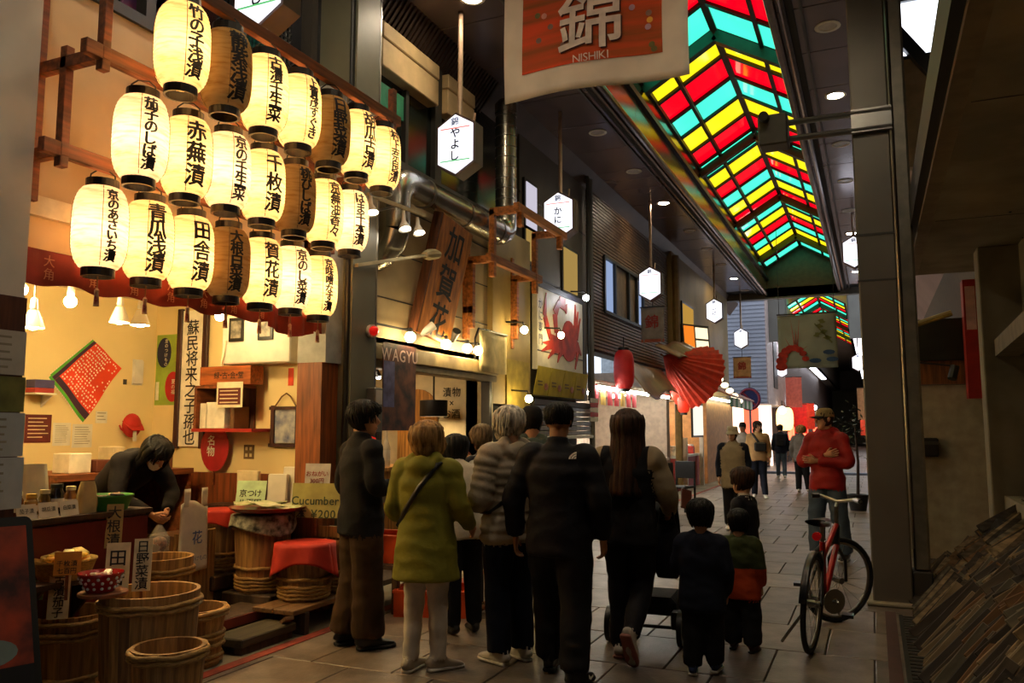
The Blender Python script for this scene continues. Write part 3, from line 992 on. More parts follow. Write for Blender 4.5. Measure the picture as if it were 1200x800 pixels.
shade_bulb(-5.2, 3.68, 2.3, 'bell shaded lamp beside the white pilaster', 'bell', 190)
shade_bulb(-5.2, 4.37, 2.42, 'bell shaded lamp left of the green poster', 'bell', 190)
shade_bulb(-5.2, 4.56, 2.42, 'bell shaded lamp in front of the green poster', 'bell', 190)
shade_bulb(-5.15, 5.35, 2.5, 'bare round bulb behind the valance near the shelf', 'globe', 170)
cn = thing('ceiling_fan_lamp', 'amber paper ceiling lamp at the near end of the shop', 'lamp', (-5.6, 3.75, 2.64))
MB().lathe([(.28, 0), (.26, .05), (.1, .08), (.02, .14)], 24).build('shade', mat('amber_shade', '#c58a3c', .6, emit=.25), cn, smooth=True)
MB().lathe([(.27, -.012), (.27, 0)], 24).build('rim', M_RACK, cn)

# diamond wrapping cloth on the back wall
def wall_cloth():
    c = Vector((-6.54, 5.18, 1.98))
    t = thing('wrapping_cloth', 'orange red dotted wrapping cloth hung as a diamond', 'cloth', c)
    e1, e2 = Vector((0, .36, -.12)), Vector((0, .04, .36))
    e1, e2 = Vector((0, .355, .1)), Vector((0, .0, .365))
    a, b = Vector((0, .36, .125)), Vector((0, 0, .0))
    L, T, R_, B = Vector((0, -.36, .01)), Vector((0, .04, .36)), Vector((0, .36, .12)), Vector((0, 0, -.37))
    def at(u, v, off=0):
        p = (L * (1 - u) + T * u) * (1 - v) + (B * (1 - u) + R_ * u) * v
        return p + Vector((.004 + off + .012 * math.sin(u * 7 + v * 3) * math.sin(v * 5), 0, 0))
    MB().grid(lambda u, v: at(u, .10 + .90 * v), 16, 16).build('field', mat('cloth_orange', '#e0401c', .8, var=.1, scale=3), t, smooth=True)
    MB().grid(lambda u, v: at(u, .03 + .07 * v, .001), 16, 2).build('border', mat('cloth_purple', '#3c1d38', .8), t)
    MB().grid(lambda u, v: at(.0 + .10 * u, .1 + .9 * v, .003), 3, 16).build('border', MATS['cloth_purple'], t)
    MB().grid(lambda u, v: at(u, -.02 + .05 * v, .001), 16, 2).build('edge', mat('cloth_green', '#4fa32c', .8), t)
    MB().grid(lambda u, v: at(-.05 + .05 * u, .0 + v, .001), 2, 16).build('edge', MATS['cloth_green'], t)
    d = MB()
    rnd = random.Random(3)
    for i in range(15):
        for j in range(15):
            u, v = .13 + i * .058, .14 + j * .058
            if (u > .35 and v > .62) and rnd.random() < .75:
                continue
            if rnd.random() < .12:
                continue
            p = at(u + rnd.uniform(-.01, .01), v + rnd.uniform(-.01, .01), .006)
            d.lathe([(.0075, 0), (.003, .002)], 7, c=(0, 0, 0)) if False else d.add([p + Vector((.002, .009 * math.cos(k), .009 * math.sin(k))) for k in (0, 1.05, 2.1, 3.14, 4.19, 5.24)], [(0, 1, 2, 3, 4, 5)])
    for k in range(22):
        d.add([at(k / 22, -.02, .002) + Vector((0, -.0, 0)), at((k + .5) / 22, -.05, .002), at((k + .8) / 22, -.02, .002)], [(0, 1, 2)])
        d.add([at(-.05, k / 22, .002), at(-.085, (k + .5) / 22, .002), at(-.05, (k + .8) / 22, .002)], [(0, 1, 2)])
    d.build('dot_pattern', mat('cloth_dot', '#f2d9c6', .8), t)['kind'] = 'stuff'
wall_cloth()

def wpaper(name, label, cat, y0, y1, z0, z1, m, rows=0, ink=None, head=None, group=None):
    """a sheet on the back wall with lines of print"""
    c = Vector((-6.545, (y0 + y1) / 2, (z0 + z1) / 2))
    o = panel(name, (0, 0, 0), (0, 1, 0), UZ, y1 - y0, z1 - z0, .005, m)
    o.location = c
    tag(o, label, cat, group)
    if rows:
        q = MB()
        rnd = random.Random(int(y0 * 100))
        h = (z1 - z0) * .8 / rows
        for k in range(rows):
            zz = (z1 - z0) * .38 - k * h
            w = (y1 - y0) * .8
            q.box(.001, .002, -w / 2, w / 2 * rnd.uniform(.4, 1), zz - h * .25, zz)
        q.build('print', ink or M_INK, o)
    return o
wpaper('menu_board', 'dark red menu board on the shop back wall', 'board', 4.62, 4.86, 1.41, 1.65, mat('menu_red', '#5a1a14', .6), 6, mat('menu_ink', '#d9c3a0', .6))
wpaper('wall_notice', 'pale notice beside the dark red menu board', 'notice', 4.88, 5.05, 1.38, 1.58, M_PAPER, 9, mat('faint_ink', '#8d8672', .7))
wpaper('wall_notice', 'pale notice with columns below the diamond cloth', 'notice', 5.07, 5.27, 1.36, 1.57, M_PAPER, 8, MATS['faint_ink'])
wpaper('wall_notice', 'small white card at the lower tip of the diamond cloth', 'notice', 5.3, 5.42, 1.58, 1.69, M_PAPER, 3, MATS['faint_ink'])
o = wpaper('control_box', 'white control box on the shop back wall', 'box', 5.68, 5.80, 1.95, 2.2, M_WHITE)
MB().box(0, .02, -.05, .05, -.11, .11).build('cover', M_WHITE, o)
wpaper('wall_switch', 'dark wall switch beside the white control box', 'switch', 5.58, 5.62, 1.95, 2.0, M_DKGREY)
wpaper('wall_socket', 'small grey socket low on the back wall', 'socket', 5.0, 5.05, 1.22, 1.27, M_DKGREY)
# small shelf with a striped box at the near side
t = thing('wall_shelf', 'small cream bracket shelf at the near end of the back wall', 'shelf', (-6.55, 4.68, 1.83))
MB().box(0, .16, -.1, .1, -.012, 0).build('board', M_WHITE, t)
MB().prism([(0, -.02), (.14, -.02), (0, -.12)], .07, .08, Matrix(((1, 0, 0, 0), (0, 0, 1, 0), (0, 1, 0, 0), (0, 0, 0, 1)))).build('bracket', M_WHITE, t)
b = thing('striped_box', 'blue and red striped box on the small bracket shelf', 'box', (-6.47, 4.68, 1.832))
MB().box(-.06, .06, -.09, .09, .04, .11, .004).build('upper_half', mat('box_blue', '#3a3560', .6), b)
MB().box(-.06, .06, -.09, .09, 0, .04, .004).build('lower_half', mat('box_red', '#9a2a20', .6), b)

# red cap hanging on the wall
def wall_cap():
    t = thing('baseball_cap', 'red cap with a white tag hanging on the back wall', 'cap', (-6.53, 5.65, 1.56))
    MB().ball((.045, 0, 0), .06, .10, .115, 16, 10).build('crown', mat('cap_red', '#b32417', .75, bump=.15), t, smooth=True)
    MB().grid(lambda u, v: (.03 + .1 * v, (u - .5) * .2 * (1 - .3 * v * v), .04 - .09 * v + .0 * u), 10, 6, .006).build('peak', MATS['cap_red'], t, smooth=True)
    MB().box(.11, .114, -.04, .0, -.15, -.05).build('tag', M_PAPER, t)
    MB().tube([(.0, -.1, .0), (.03, -.11, -.03), (.04, -.09, -.05)], .008, 6).build('strap', MATS['cap_red'], t)
wall_cap()

# things on the end wall (facing the viewer)
def epanel(name, label, cat, x0, x1, z0, z1, m, thick=.02, y=5.945, group=None):
    o = panel(name, (0, 0, 0), RX, UZ, x1 - x0, z1 - z0, thick, m)
    o.location = ((x0 + x1) / 2, y, (z0 + z1) / 2)
    return tag(o, label, cat, group)
gp = epanel('green_poster', 'lime green poster with a navy and a red fan', 'poster', -6.53, -6.2, 1.76, 2.46, mat('poster_green', '#93ad3e', .7, var=.12), .006)
rf = frame_on((0, 0, 0), RX, UZ)
def disc(cx, cz, rx, rz, m, name, y=-.003, cut=1.0, parent=gp):
    q = MB()
    q.add([(cx + rx * math.cos(a), y, cz + rz * math.sin(a) if math.sin(a) * rz < cut else cz + cut) for a in [2 * PI * k / 20 for k in range(20)]] + [(cx, y, cz)], [(20, k, (k + 1) % 20) for k in range(20)])
    return q.build(name, m, parent)
disc(-.06, .17, .095, .15, mat('fan_navy', '#1b1d3c', .7), 'navy_fan')
disc(.07, -.17, .10, .15, mat('fan_red', '#b01f1c', .7), 'red_fan')
write('京のつけもの', .045, (-.03, -.004, .17), RX, UZ, mat('poster_white', '#e9e6d0', .7), gp, 0, vertical=True)
write('夏の福', .05, (.08, -.004, -.17), RX, UZ, MATS['poster_white'], gp, 0, vertical=True)
MB().box(.10, .15, -.006, -.004, .08, .31).build('yellow_strip', mat('poster_yellow', '#c9c23a', .7), gp)
MB().box(-.15, -.11, -.006, -.004, -.3, -.12).build('white_strip', MATS['poster_white'], gp)

sb = thing('calligraphy_board', 'tall white calligraphy board in a dark wooden frame', 'sign', (-6.03, 5.94, 2.02))
MB().box(-.14, .14, -.02, 0, -.66, .66).build('board', mat('board_white', '#efe8d2', .7), sb)
for s in (-1, 1):
    MB().box(s * .165 - .03, s * .165 + .03, -.04, 0, -.68, .68, .005).build('frame_side', wood('frame_dark', '#3a1710', .5), sb)
write('蘇民将来之子孫也', .16, (0, -.022, -.04), RX, UZ, M_INK, sb, .01, vertical=True, pitch=.152)

ub = thing('wall_cabinet', 'white electric cabinet with two small framed photos', 'cabinet', (-5.13, 5.94, 2.36))
MB().box(-.40, .40, -.16, 0, -.24, .22, .012).build('body', M_WHITE, ub)
for x in (-.22, .12):
    f = MB().box(x - .085, x + .085, -.175, -.16, -.03, .19).build('photo_frame', M_BLACK, ub)
    MB().box(x - .06, x + .06, -.178, -.175, -.0, .16).build('photo', mat('photo_grey', '#7a7468', .5, var=.5, scale=14), f)
MB().tube([(-.34, -.17, -.02), (-.36, -.19, -.2), (-.4, -.15, -.42)], .012, 6).build('cable', mat('cable_white', '#d9cfae', .6), ub)

ws = thing('wooden_shelf', 'open wooden shelf with a red lower board on the end wall', 'shelf', (-5.42, 5.94, 1.5))
MB().box(-.34, .37, -.26, 0, 0, .03).build('lower_board', mat('shelf_red', '#a5251a', .5), ws)
MB().box(-.34, .18, -.24, 0, .40, .425).build('upper_board', M_RACK, ws)
MB().box(-.34, -.31, -.24, 0, .03, .40).build('side', M_RACK, ws)
MB().box(-.30, .18, -.02, 0, .03, .40).build('back', wood('shelf_back', '#5a3520', .6), ws)
bx = epanel('wooden_box', 'brown wooden box with ink lettering on the top shelf', 'box', -5.72, -5.12, 1.93, 2.10, wood('box_wood', '#9a4f22', .5, (.1, 1, 1)), .17, 5.72)
write('緑・古・会・堂', .07, (.05, -.001, 0), RX, UZ, M_INK, bx, .01)
pf = epanel('price_notice', 'dark red price notice on the front of the shelf', 'notice', -5.46, -5.16, 1.72, 1.95, mat('cream_card', '#e4d9b6', .7), .006, 5.67)
MB().box(-.13, .13, -.003, -.001, -.09, .06).build('print_panel', MATS['menu_red'], pf)
q = MB()
for k in range(4):
    q.box(-.11, .1, -.005, -.0035, .03 - k * .035, .04 - k * .035)
q.build('print', MATS['menu_ink'], pf)
for i, (x, w, h, c, l) in enumerate(((-5.64, .09, .23, '#dcd4bd', 'white binder'), (-5.5, .22, .24, '#e8e2cc', 'broad white folder'), (-5.3, .05, .2, '#6a4a2c', 'brown book'))):
    o = MB().box(-w / 2, w / 2, -.1, .1, 0, h, .004).build('shelf_book', mat('book_%d' % i, c, .6))
    o.location = (x, 5.8, 1.531)
    tag(o, l + ' standing on the red shelf board', 'book', 'books on the red shelf')
fr = thing('framed_print', 'small hanging print in a dark wooden frame by the jamb', 'picture', (-4.88, 5.94, 1.56))
MB().box(-.13, .13, -.015, 0, -.16, .14).build('print', mat('print_blue', '#b9b8b4', .6, var=.3, scale=9, col2='#5a6485'), fr)
for s in (-1, 1):
    MB().box(s * .14 - .02, s * .14 + .02, -.03, 0, -.19, .18).build('frame_side', MATS['frame_dark'], fr)
for z in (.155, -.18):
    MB().box(-.18, .18, -.028, 0, z - .015, z + .015).build('frame_rail', MATS['frame_dark'], fr)
MB().tube([(-.12, -.02, .17), (-.05, -.015, .26), (0, -.01, .29), (.05, -.015, .26), (.12, -.02, .17)], .007, 6).build('cord', MATS['cord'], fr)
epanel('red_paper_strip', 'narrow red paper strip on the end wall', 'paper', -4.88, -4.82, 1.92, 2.08, mat('strip_red', '#d5451f', .7), .004)
fan = thing('paper_fan', 'red round paper fan with white brush lettering', 'fan', (-5.66, 5.88, 1.31))
q = MB()
pts = [(.17 * math.cos(a) * (1 if math.sin(a) > 0 else 1), .05 + .2 * math.sin(a) * (1.0 if math.sin(a) > 0 else 1.15)) for a in [2 * PI * k / 24 for k in range(24)]]
q.prism(pts, 0, .006, frame_on((0, 0, 0), RX, UZ))
q.build('leaf', mat('fan_leaf', '#a3171c', .6), fan)
write('名物', .1, (-.04, -.009, .06), RX, UZ, MATS['poster_white'], fan, .01, vertical=True)
MB().bar((0, -.003, -.17), (0, -.003, -.3), .02, .008).build('handle', M_RACK, fan)
sw_ = epanel('switch_plate', 'brown switch plate with four buttons on the end wall', 'switch', -5.37, -5.25, 1.25, 1.38, mat('plate_brown', '#6a5230', .5), .012)
for x in (-.025, .025):
    for z in (-.03, .03):
        MB().box(x - .012, x + .012, -.006, 0, z - .015, z + .015).build('button', mat('button', '#c9b98c', .5), sw_)

# counter with a red front, and the goods on it
ct = thing('sales_counter', 'shop counter with a dark red front panel', 'counter', (-4.78, 3.72, .1))
MB().box(-.2, .18, -.5, .44, 0, .86).build('body', wood('counter_wood', '#5a2f1a', .5), ct)
MB().box(.18, .2, -.5, .44, .02, .84).build('front_panel', mat('counter_red', '#5e120e', .45, var=.12), ct)
MB().box(-.22, .22, -.52, .46, .86, .89).build('top', wood('counter_top', '#3a2114', .5), ct)
CT = .992
def jar(x, y, r, h, c, cap, label):
    t = thing('pickle_jar', label, 'jar', (x, y, CT), 0, 'jars on the red counter')
    MB().lathe([(r * .9, 0), (r, .01), (r, h * .8), (r * .75, h * .92), (r * .75, h)], 14).build('glass', mat('jar_' + c, c, .15, coat=.5), t, smooth=True)
    MB().lathe([(r * .82, h), (r * .82, h + .025)], 14).build('lid', mat('lid_' + cap, cap, .5), t, smooth=True)
    MB().lathe([(r * 1.01, h * .25), (r * 1.01, h * .6)], 14, cap=False).build('paper_label', M_PAPER, t)
for i, (y, r, h, c, cap, l) in enumerate(((3.36, .042, .13, '#6b3a1c', '#d6c9a0', 'brown jar with a pale lid nearest the pilaster'), (3.46, .038, .11, '#9a7a3a', '#caa94a', 'amber jar with a gold lid'),
                                          (3.55, .036, .13, '#4b4022', '#d6c9a0', 'olive jar with a pale lid'), (3.63, .045, .16, '#1f1714', '#141210', 'tall black bottle like jar'),
                                          (3.73, .036, .14, '#83552a', '#d6c9a0', 'tan jar with a pale lid'))):
    jar(-4.8, y, r, h, c, cap, l + ' on the counter')
for i, y in enumerate((3.28, 3.42, 3.56)):
    o = thing('price_card', ['first', 'second', 'third'][i] + ' of three small white price cards along the counter edge', 'card', (-4.585, y, .995), .0, 'price cards on the counter')
    panel('card', (0, 0, .045), (0, 1, 0), (-.25, 0, 1), .125, .09, .004, M_PAPER, o)
    write(['茄子漬', '胡瓜漬', '白菜漬'][i], .03, (.001, 0, .05), (0, 1, 0), (-.25, 0, 1), M_INK, o, .01)
def crinkle_bag(name, label, loc, w, d, h, m, knot=False, rz=0.0, ears=False):
    t = thing(name, label, 'bag', loc, rz)
    rnd = random.Random(int(h * 1000 + loc[1] * 100))
    def fn(u, v):
        a = 2 * PI * u
        k = 1.0 - .35 * v ** 3 if not knot else (1 - .9 * max(0, v - .55) / .45 if v < .93 else .1 + (v - .93) * 4)
        cr = 1 + .1 * noise.noise(Vector((math.cos(a) * 3, math.sin(a) * 3, v * 4 + loc[0])))
        sq = 1 / max(abs(math.cos(a)), abs(math.sin(a))) ** .7
        return (w / 2 * math.cos(a) * k * cr * sq * .86, d / 2 * math.sin(a) * k * cr * sq * .86, h * v)
    MB().grid(fn, 24, 14).build('film', m, t, smooth='all')
    if ears:
        for s in (-1, 1):
            MB().grid(lambda u, v: (.0 + .02 * math.sin(v * 3), s * w * (.22 + .1 * v) + (u - .5) * .07 * (1 - .6 * v), h * (.9 + .5 * v)), 4, 6, .004).build('handle', m, t, smooth='all')
    return t
M_PLASTIC = mat('white_plastic', '#e6dcc2', .35, var=.06, scale=10)
crinkle_bag('carrier_bag', 'white carrier bag standing behind the jars', (-5.02, 3.6, .1), .2, .3, 1.2, M_PLASTIC, ears=False)
crinkle_bag('paper_packet', 'tan paper packet between the price cards and the green basket', (-4.66, 3.74, CT), .08, .14, .2, mat('tan_packet', '#b89f6a', .6))

def basket(name, label, cat, loc, r, h, m, sy=1.0, flare=1.25):
    t = thing(name, label, cat, loc)
    MB().lathe([(r / flare, 0), (r, h), (r * 1.05, h + .006), (r * 1.04, h + .014), (r * .95, h), (r / flare * .93, .012)], 24, sy=sy).build('bowl', m, t, smooth=True)
    return t
def packets(label, cat, group, loc, r, n, cols, size=(.09, .05, .018), seed=1, sy=1.0):
    rnd = random.Random(seed)
    for i in range(n):
        a, q = rnd.uniform(0, 6.28), r * math.sqrt(rnd.random()) * .85
        o = MB().box(-size[0] / 2, size[0] / 2, -size[1] / 2, size[1] / 2, 0, size[2], .006).build('pickle_packet', mat('pack_' + cols[i % len(cols)], cols[i % len(cols)], .3, var=.3, scale=25))
        o.location = (loc[0] + q * math.cos(a), loc[1] + q * math.sin(a) * sy, loc[2] + i * .004)
        o.rotation_euler = (rnd.uniform(-.2, .2), rnd.uniform(-.35, .35), rnd.uniform(0, 3))
        tag(o, label, cat, group)
basket('green_basket', 'green plastic basket of packets on the counter', 'basket', (-4.72, 3.94, CT), .16, .085, mat('basket_green', '#2f7a2a', .5))
packets('small brown packet lying in the green basket', 'packet', 'packets in the green basket', (-4.72, 3.94, CT + .04), .12, 12, ('#6a4a30', '#b9a184', '#3f2d22'), seed=4)

# a low display in front of the counter: straw basket of packets, red bowl, slate boards
st = thing('display_shelf', 'dark wooden bracket shelf fixed to the counter front', 'shelf', (-4.575, 3.42, .62))
MB().box(0, .27, -.28, .26, 0, .03).build('board', MATS['counter_top'], st)
for y in (-.2, .18):
    MB().prism([(0, 0), (.25, 0), (0, -.25)], y, y + .02, Matrix(((1, 0, 0, 0), (0, 0, 1, 0), (0, 1, 0, 0), (0, 0, 0, 1)))).build('bracket', MATS['counter_top'], st)
basket('straw_basket', 'straw basket of yellow packets in front of the counter', 'basket', (-4.42, 3.42, .652), .17, .10, mat('straw', '#a5813c', .7, var=.25, scale=40, stretch=(1, 1, 6), bump=.4))
packets('glossy yellow packet piled in the straw basket', 'packet', 'packets in the straw basket', (-4.42, 3.42, .70), .14, 22, ('#e0b13a', '#e8c979', '#c98f2a', '#f0dca0'), (.11, .06, .02), 9)
rb = thing('round_board', 'round wooden board under the red dotted bowl', 'board', (-3.98, 3.33, .605))
MB().lathe([(.125, 0), (.13, .005), (.13, .018), (.125, .023)], 28).build('disc', M_RACK, rb, smooth=True)
bw = basket('red_bowl', 'red bowl with white dots holding pale pickles', 'bowl', (-3.98, 3.31, .63), .115, .09, mat('bowl_red', '#9c1414', .25), 1, 1.6)
q = MB()
for k in range(14):
    for zz, rr in ((.025, .085), (.055, .10), (.078, .11)):
        a = 2 * PI * k / 14 + zz * 30
        q.ball((rr * math.cos(a), rr * math.sin(a), zz), .009, n=6, m=4)
q.build('dot_pattern', M_WHITE, bw)['kind'] = 'stuff'
packets('pale pickle slice heaped in the red dotted bowl', 'food', 'pickles in the red bowl', (-3.98, 3.31, .69), .075, 10, ('#e6c9b0', '#efdcc0'), (.06, .04, .015), 5)

def card(x, y, z, w, h, text, label, m=None, rz=0.0, lean=.12, size=None, ink=None, vertical=True, name='price_sign', pitch=None):
    t = thing(name, label, 'sign', (x, y, z), rz)
    up = (0, lean, 1)
    panel('board', (0, 0, h / 2), RX, up, w, h, .008, m or mat('sign_wood', '#d9c79c', .6, var=.12, scale=12), t)
    n = len(text.replace('\n', ''))
    write(text, size or min(w * .85, h / n * .98), (0, -.0015, h / 2), RX, up, ink or M_INK, t, .011, vertical=vertical, pitch=pitch or h / n * .94)
    MB().box(-.008, .008, 0, .01, -.14, .02).build('stake', MATS['rack_wood'], t)
    return t
FACE = .70   # signs turned towards the street corner
card(-4.31, 3.31, .45, .11, .25, '古漬茄子', 'upright wooden sign stuck in the nearest tub', rz=FACE)
card(-4.10, 3.52, .58, .13, .28, '田舎', 'wooden sign beside the red dotted bowl', rz=FACE, size=.1, pitch=.11)
card(-3.99, 3.60, .58, .10, .30, '日野菜漬', 'tall wooden sign standing in the big open tub', rz=FACE)
card(-4.545, 3.86, .76, .10, .28, '大根漬', 'tall tan sign behind the big open tub', mat('sign_tan', '#a58a4f', .6), rz=FACE)
card(-4.24, 3.30, .70, .14, .13, '千枚漬\n七百円', 'orange price card above the red dotted bowl', mat('card_orange', '#d98a2a', .6), FACE, .1, .035, None, False)
card(-4.46, 3.27, .55, .09, .11, '山\n椒', 'small green card beside the straw basket', mat('card_green', '#a9c48a', .6), FACE, .3, .03, None, False)
# ================================================================ wooden pickle tubs
M_STAVE = [wood('stave_%d' % i, c, .6, (1, 1, .06), 40, .3, .3) for i, c in enumerate(('#a87c44', '#9b7140', '#b3874c', '#8c6438'))]
M_HOOP = mat('bamboo_hoop', '#a98245', .55, var=.35, scale=30, stretch=(1, 1, 8), bump=.5, bscale=70)
M_TUBIN = wood('tub_inside', '#5d4022', .8)
def tub(x, y, z, r, h, label, fill=None, hoops=((.12, 3), (.86, 1)), n=22, taper=.86, lid=False, group='wooden pickle tubs'):
    """staves side by side, bamboo hoops; hoops: (height share, count)"""
    t = thing('pickle_tub', label, 'tub', (x, y, z), random.uniform(0, .3), group)
    rb = r * taper
    a = PI / n * .985
    th = .022
    pts = []
    for rr, zz in ((rb, 0), (r, h)):
        for q in (-a, 0, a):
            pts.append((rr * math.cos(q), rr * math.sin(q), zz))
        for q in (a, 0, -a):
            pts.append(((rr - th) * math.cos(q), (rr - th) * math.sin(q), zz))
    fs = [(5, 4, 3, 2, 1, 0), (6, 7, 8, 9, 10, 11)] + [(k, (k + 1) % 6, 6 + (k + 1) % 6, 6 + k) for k in range(6)]
    ms = []
    for m in M_STAVE:
        me = MB().add(pts, fs).mesh('stave')
        me.materials.append(m)
        ms.append(me)
    rnd = random.Random(int(abs(x * 997 + y * 131)))
    for k in range(n):
        shared('stave', rnd.choice(ms), t, (0, 0, 0), (0, 0, 2 * PI * k / n))
    MB().lathe([(rb - th, .02), (0.001, .021)], 20, cap=False).build('bottom', M_TUBIN, t)
    for share, cnt in hoops:
        for i in range(cnt):
            zz = h * share + i * .028
            rr = rb + (r - rb) * zz / h + .006
            pts2 = [((rr + .004 * math.sin(k * 2.2)) * math.cos(2 * PI * k / 36), (rr + .004 * math.sin(k * 2.2)) * math.sin(2 * PI * k / 36), zz + .004 * math.sin(k * 1.1 + i)) for k in range(36)]
            MB().tube(pts2, .0145, 6, closed=True).build('hoop', M_HOOP, t, smooth='all')
    if fill:
        MB().lathe([(.001, h * .86), (r * .6, h * .85), (r - th - .003, h * .82), (r - th - .003, h * .78)][::-1], 20, cap=False).build('contents', fill, t, smooth='all')
    return t
M_BRAN = mat('rice_bran', '#8a6a35', .9, var=.35, scale=30, bump=.8, bscale=40)
tub(-4.45, 3.50, 0, .235, .445, 'pickle tub with an upright sign, nearest the folding signboard', M_BRAN, ((.08, 3), (.72, 2), (.92, 1)))
tub(-3.88, 3.57, 0, .272, .60, 'largest open pickle tub in the front group', M_BRAN, ((.10, 3), (.86, 2)), 26, .9)
tub(-3.43, 3.29, 0, .188, .40, 'small empty pickle tub standing lowest at the front', None, ((.05, 2), (.88, 2)), 20, .84)
tub(-4.15, 4.17, .0, .195, .165, 'dark lower tub of the stacked pair', None, ((.2, 2), (.8, 1)), 20, .9)
tub(-4.15, 4.17, .168, .215, .195, 'upper tub of the stacked pair beside the big open tub', None, ((.04, 2), (.78, 2)), 20, .86)
tub(-4.61, 4.32, .10, .215, .54, 'pickle tub in front of the bending shopkeeper', M_BRAN, ((.08, 3), (.8, 2)))
tub(-5.12, 5.42, .34, .185, .5, 'tall tub draped with red cloth at the back', None, ((.05, 4), (.3, 1)), 22, .82)
tub(-4.66, 5.42, .22, .235, .6, 'tall tub with a spotted cloth under the round tray', None, ((.05, 4), (.32, 1), (.84, 2)), 26, .84)
tub(-4.18, 5.36, .20, .215, .42, 'tub under the scalloped red cloth beside the man in black', None, ((.06, 4), (.4, 1)), 24, .86)
tub(-4.10, 5.745, .20, .155, .42, 'tub half hidden behind the red cloth tub', None, ((.06, 4), (.4, 1)), 22, .86)

def drape(label, name, c, r, drop, m, wav=7, amp=.03, seed=0.0, sx=1.0, cat='cloth'):
    """round cloth over a tub top with scalloped folds"""
    def fn(u, v):
        a = 2 * PI * u
        if v < .5:
            rr = r * v * 2
            return (c[0] + rr * math.cos(a) * sx, c[1] + rr * math.sin(a), c[2])
        k = (v - .5) * 2
        w = math.sin(a * wav + seed) * .6 + math.sin(a * (wav - 3) + 2 + seed) * .4
        rr = r + .012 + amp * k * (1 + w)
        return (c[0] + rr * math.cos(a) * sx, c[1] + rr * math.sin(a), c[2] - k * drop * (1 + .35 * math.sin(a * 2 + seed)) - .004)
    o = MB().grid(fn, 72, 16, .003).build(name, m, smooth='all')
    return tag(o, label, cat)
M_REDC = mat('red_cloth', '#b3260f', .75, var=.14, scale=5, bump=.15, bscale=30)
drape('red cloth draped over the tall tub at the back', 'red_cloth', (-5.12, 5.42, .848), .20, .14, M_REDC, 8, .012, 1.0)
drape('scalloped red cloth hanging over the front tub', 'red_cloth', (-4.18, 5.36, .632), .225, .2, M_REDC, 6, .03, .4)
o = drape('white cloth with black spots hanging from the tray tub', 'spotted_cloth', (-4.66, 5.42, .83), .245, .12, mat('spotted', '#b9b39a', .8, var=.5, scale=16, col2='#25231d'), 5, .014, 2.2)
tray = thing('round_tray', 'round red lacquer tray on the spotted cloth tub', 'tray', (-4.6, 5.4, .858))
MB().lathe([(.001, 0), (.26, 0), (.31, .03), (.315, .036), (.30, .034), (.25, .012), (.001, .012)][::-1], 36, cap=False).build('dish', mat('lacquer', '#9c1d10', .3, coat=.4), tray, smooth=True)
for i in range(6):
    a = i * 1.05
    o = MB().grid(lambda u, v: ((u - .5) * .26, (v - .5) * .2, .004 * math.sin(u * 9 + i) + .006 * math.sin(v * 7)), 6, 5, .003).build('printed_sheet', mat('sheet_%d' % (i % 2), ('#d9d3ac', '#b7bd8a')[i % 2], .5, var=.3, scale=14, col2=('#8fa05a', '#d9d3b6')[i % 2]))
    o.location = (-4.6 + .14 * math.cos(a), 5.4 + .14 * math.sin(a), .895 + i * .007)
    o.rotation_euler = (.05, .05 * (-1) ** i, a * 1.7)
    tag(o, 'pale printed packet spread on the round red tray', 'packet', 'packets on the round tray')
# timber blocks and boards the tubs stand on
M_BLOCK = wood('old_timber', '#3f2c1d', .75)
def block(x0, x1, y0, y1, z0, z1, label, bev=.012):
    o = MB().box(x0, x1, y0, y1, z0, z1, bev).build('timber_block', M_BLOCK)
    return tag(o, label, 'timber', 'timber blocks under the tubs')
block(-5.35, -4.95, 5.2, 5.35, .1, .22, 'old timber block under the near side of the tall back tub')
block(-5.3, -4.9, 5.5, 5.62, .1, .22, 'old timber block under the far side of the tall back tub')
block(-5.35, -5.18, 5.15, 5.65, .222, .34, 'upper timber under the tall back tub, deeper one')
block(-5.08, -4.92, 5.15, 5.65, .222, .34, 'upper timber under the tall back tub, nearer the street')
block(-4.9, -4.4, 5.22, 5.34, .1, .218, 'old timber sleeper under the tray tub, near side')
block(-4.9, -4.4, 5.5, 5.62, .1, .218, 'old timber sleeper under the tray tub, far side')
bn = thing('low_bench', 'low plank bench carrying the red cloth tub', 'bench', (-4.12, 5.45, 0))
for x in (-.12, .08):
    MB().box(x - .1, x + .09, -.5, .62, .16, .198, .006).build('plank', wood('bench_plank', '#6e4e2c', .7, (1, .08, 1)), bn)
for y in (-.38, .45):
    MB().box(-.2, .18, y, y + .05, 0, .16).build('leg', M_BLOCK, bn)
    MB().bar((-.1, y + .02, .02), (.2, y - .2, .17), .06, .025).build('brace', MATS['bench_plank'], bn)
stp = thing('wooden_step', 'long dark wooden step along the shop edge', 'step', (-4.1, 4.55, 0))
MB().box(-.14, .14, -.12, .45, .05, .11, .008).build('tread', wood('step_dark', '#3a3220', .7, (1, .08, 1)), stp)
MB().box(-.12, -.06, -.1, .43, 0, .05).build('runner', M_BLOCK, stp)
MB().box(.06, .12, -.1, .43, 0, .05).build('runner', M_BLOCK, stp)
rs = thing('red_step', 'low step with a red edge behind the dark step', 'step', (-4.45, 4.85, 0))
MB().box(-.18, .14, -.35, .3, 0, .17, .006).build('body', M_BLOCK, rs)
MB().box(.141, .15, -.35, .3, .1, .165).build('red_edge', mat('red_edge', '#7d2c18', .7), rs)
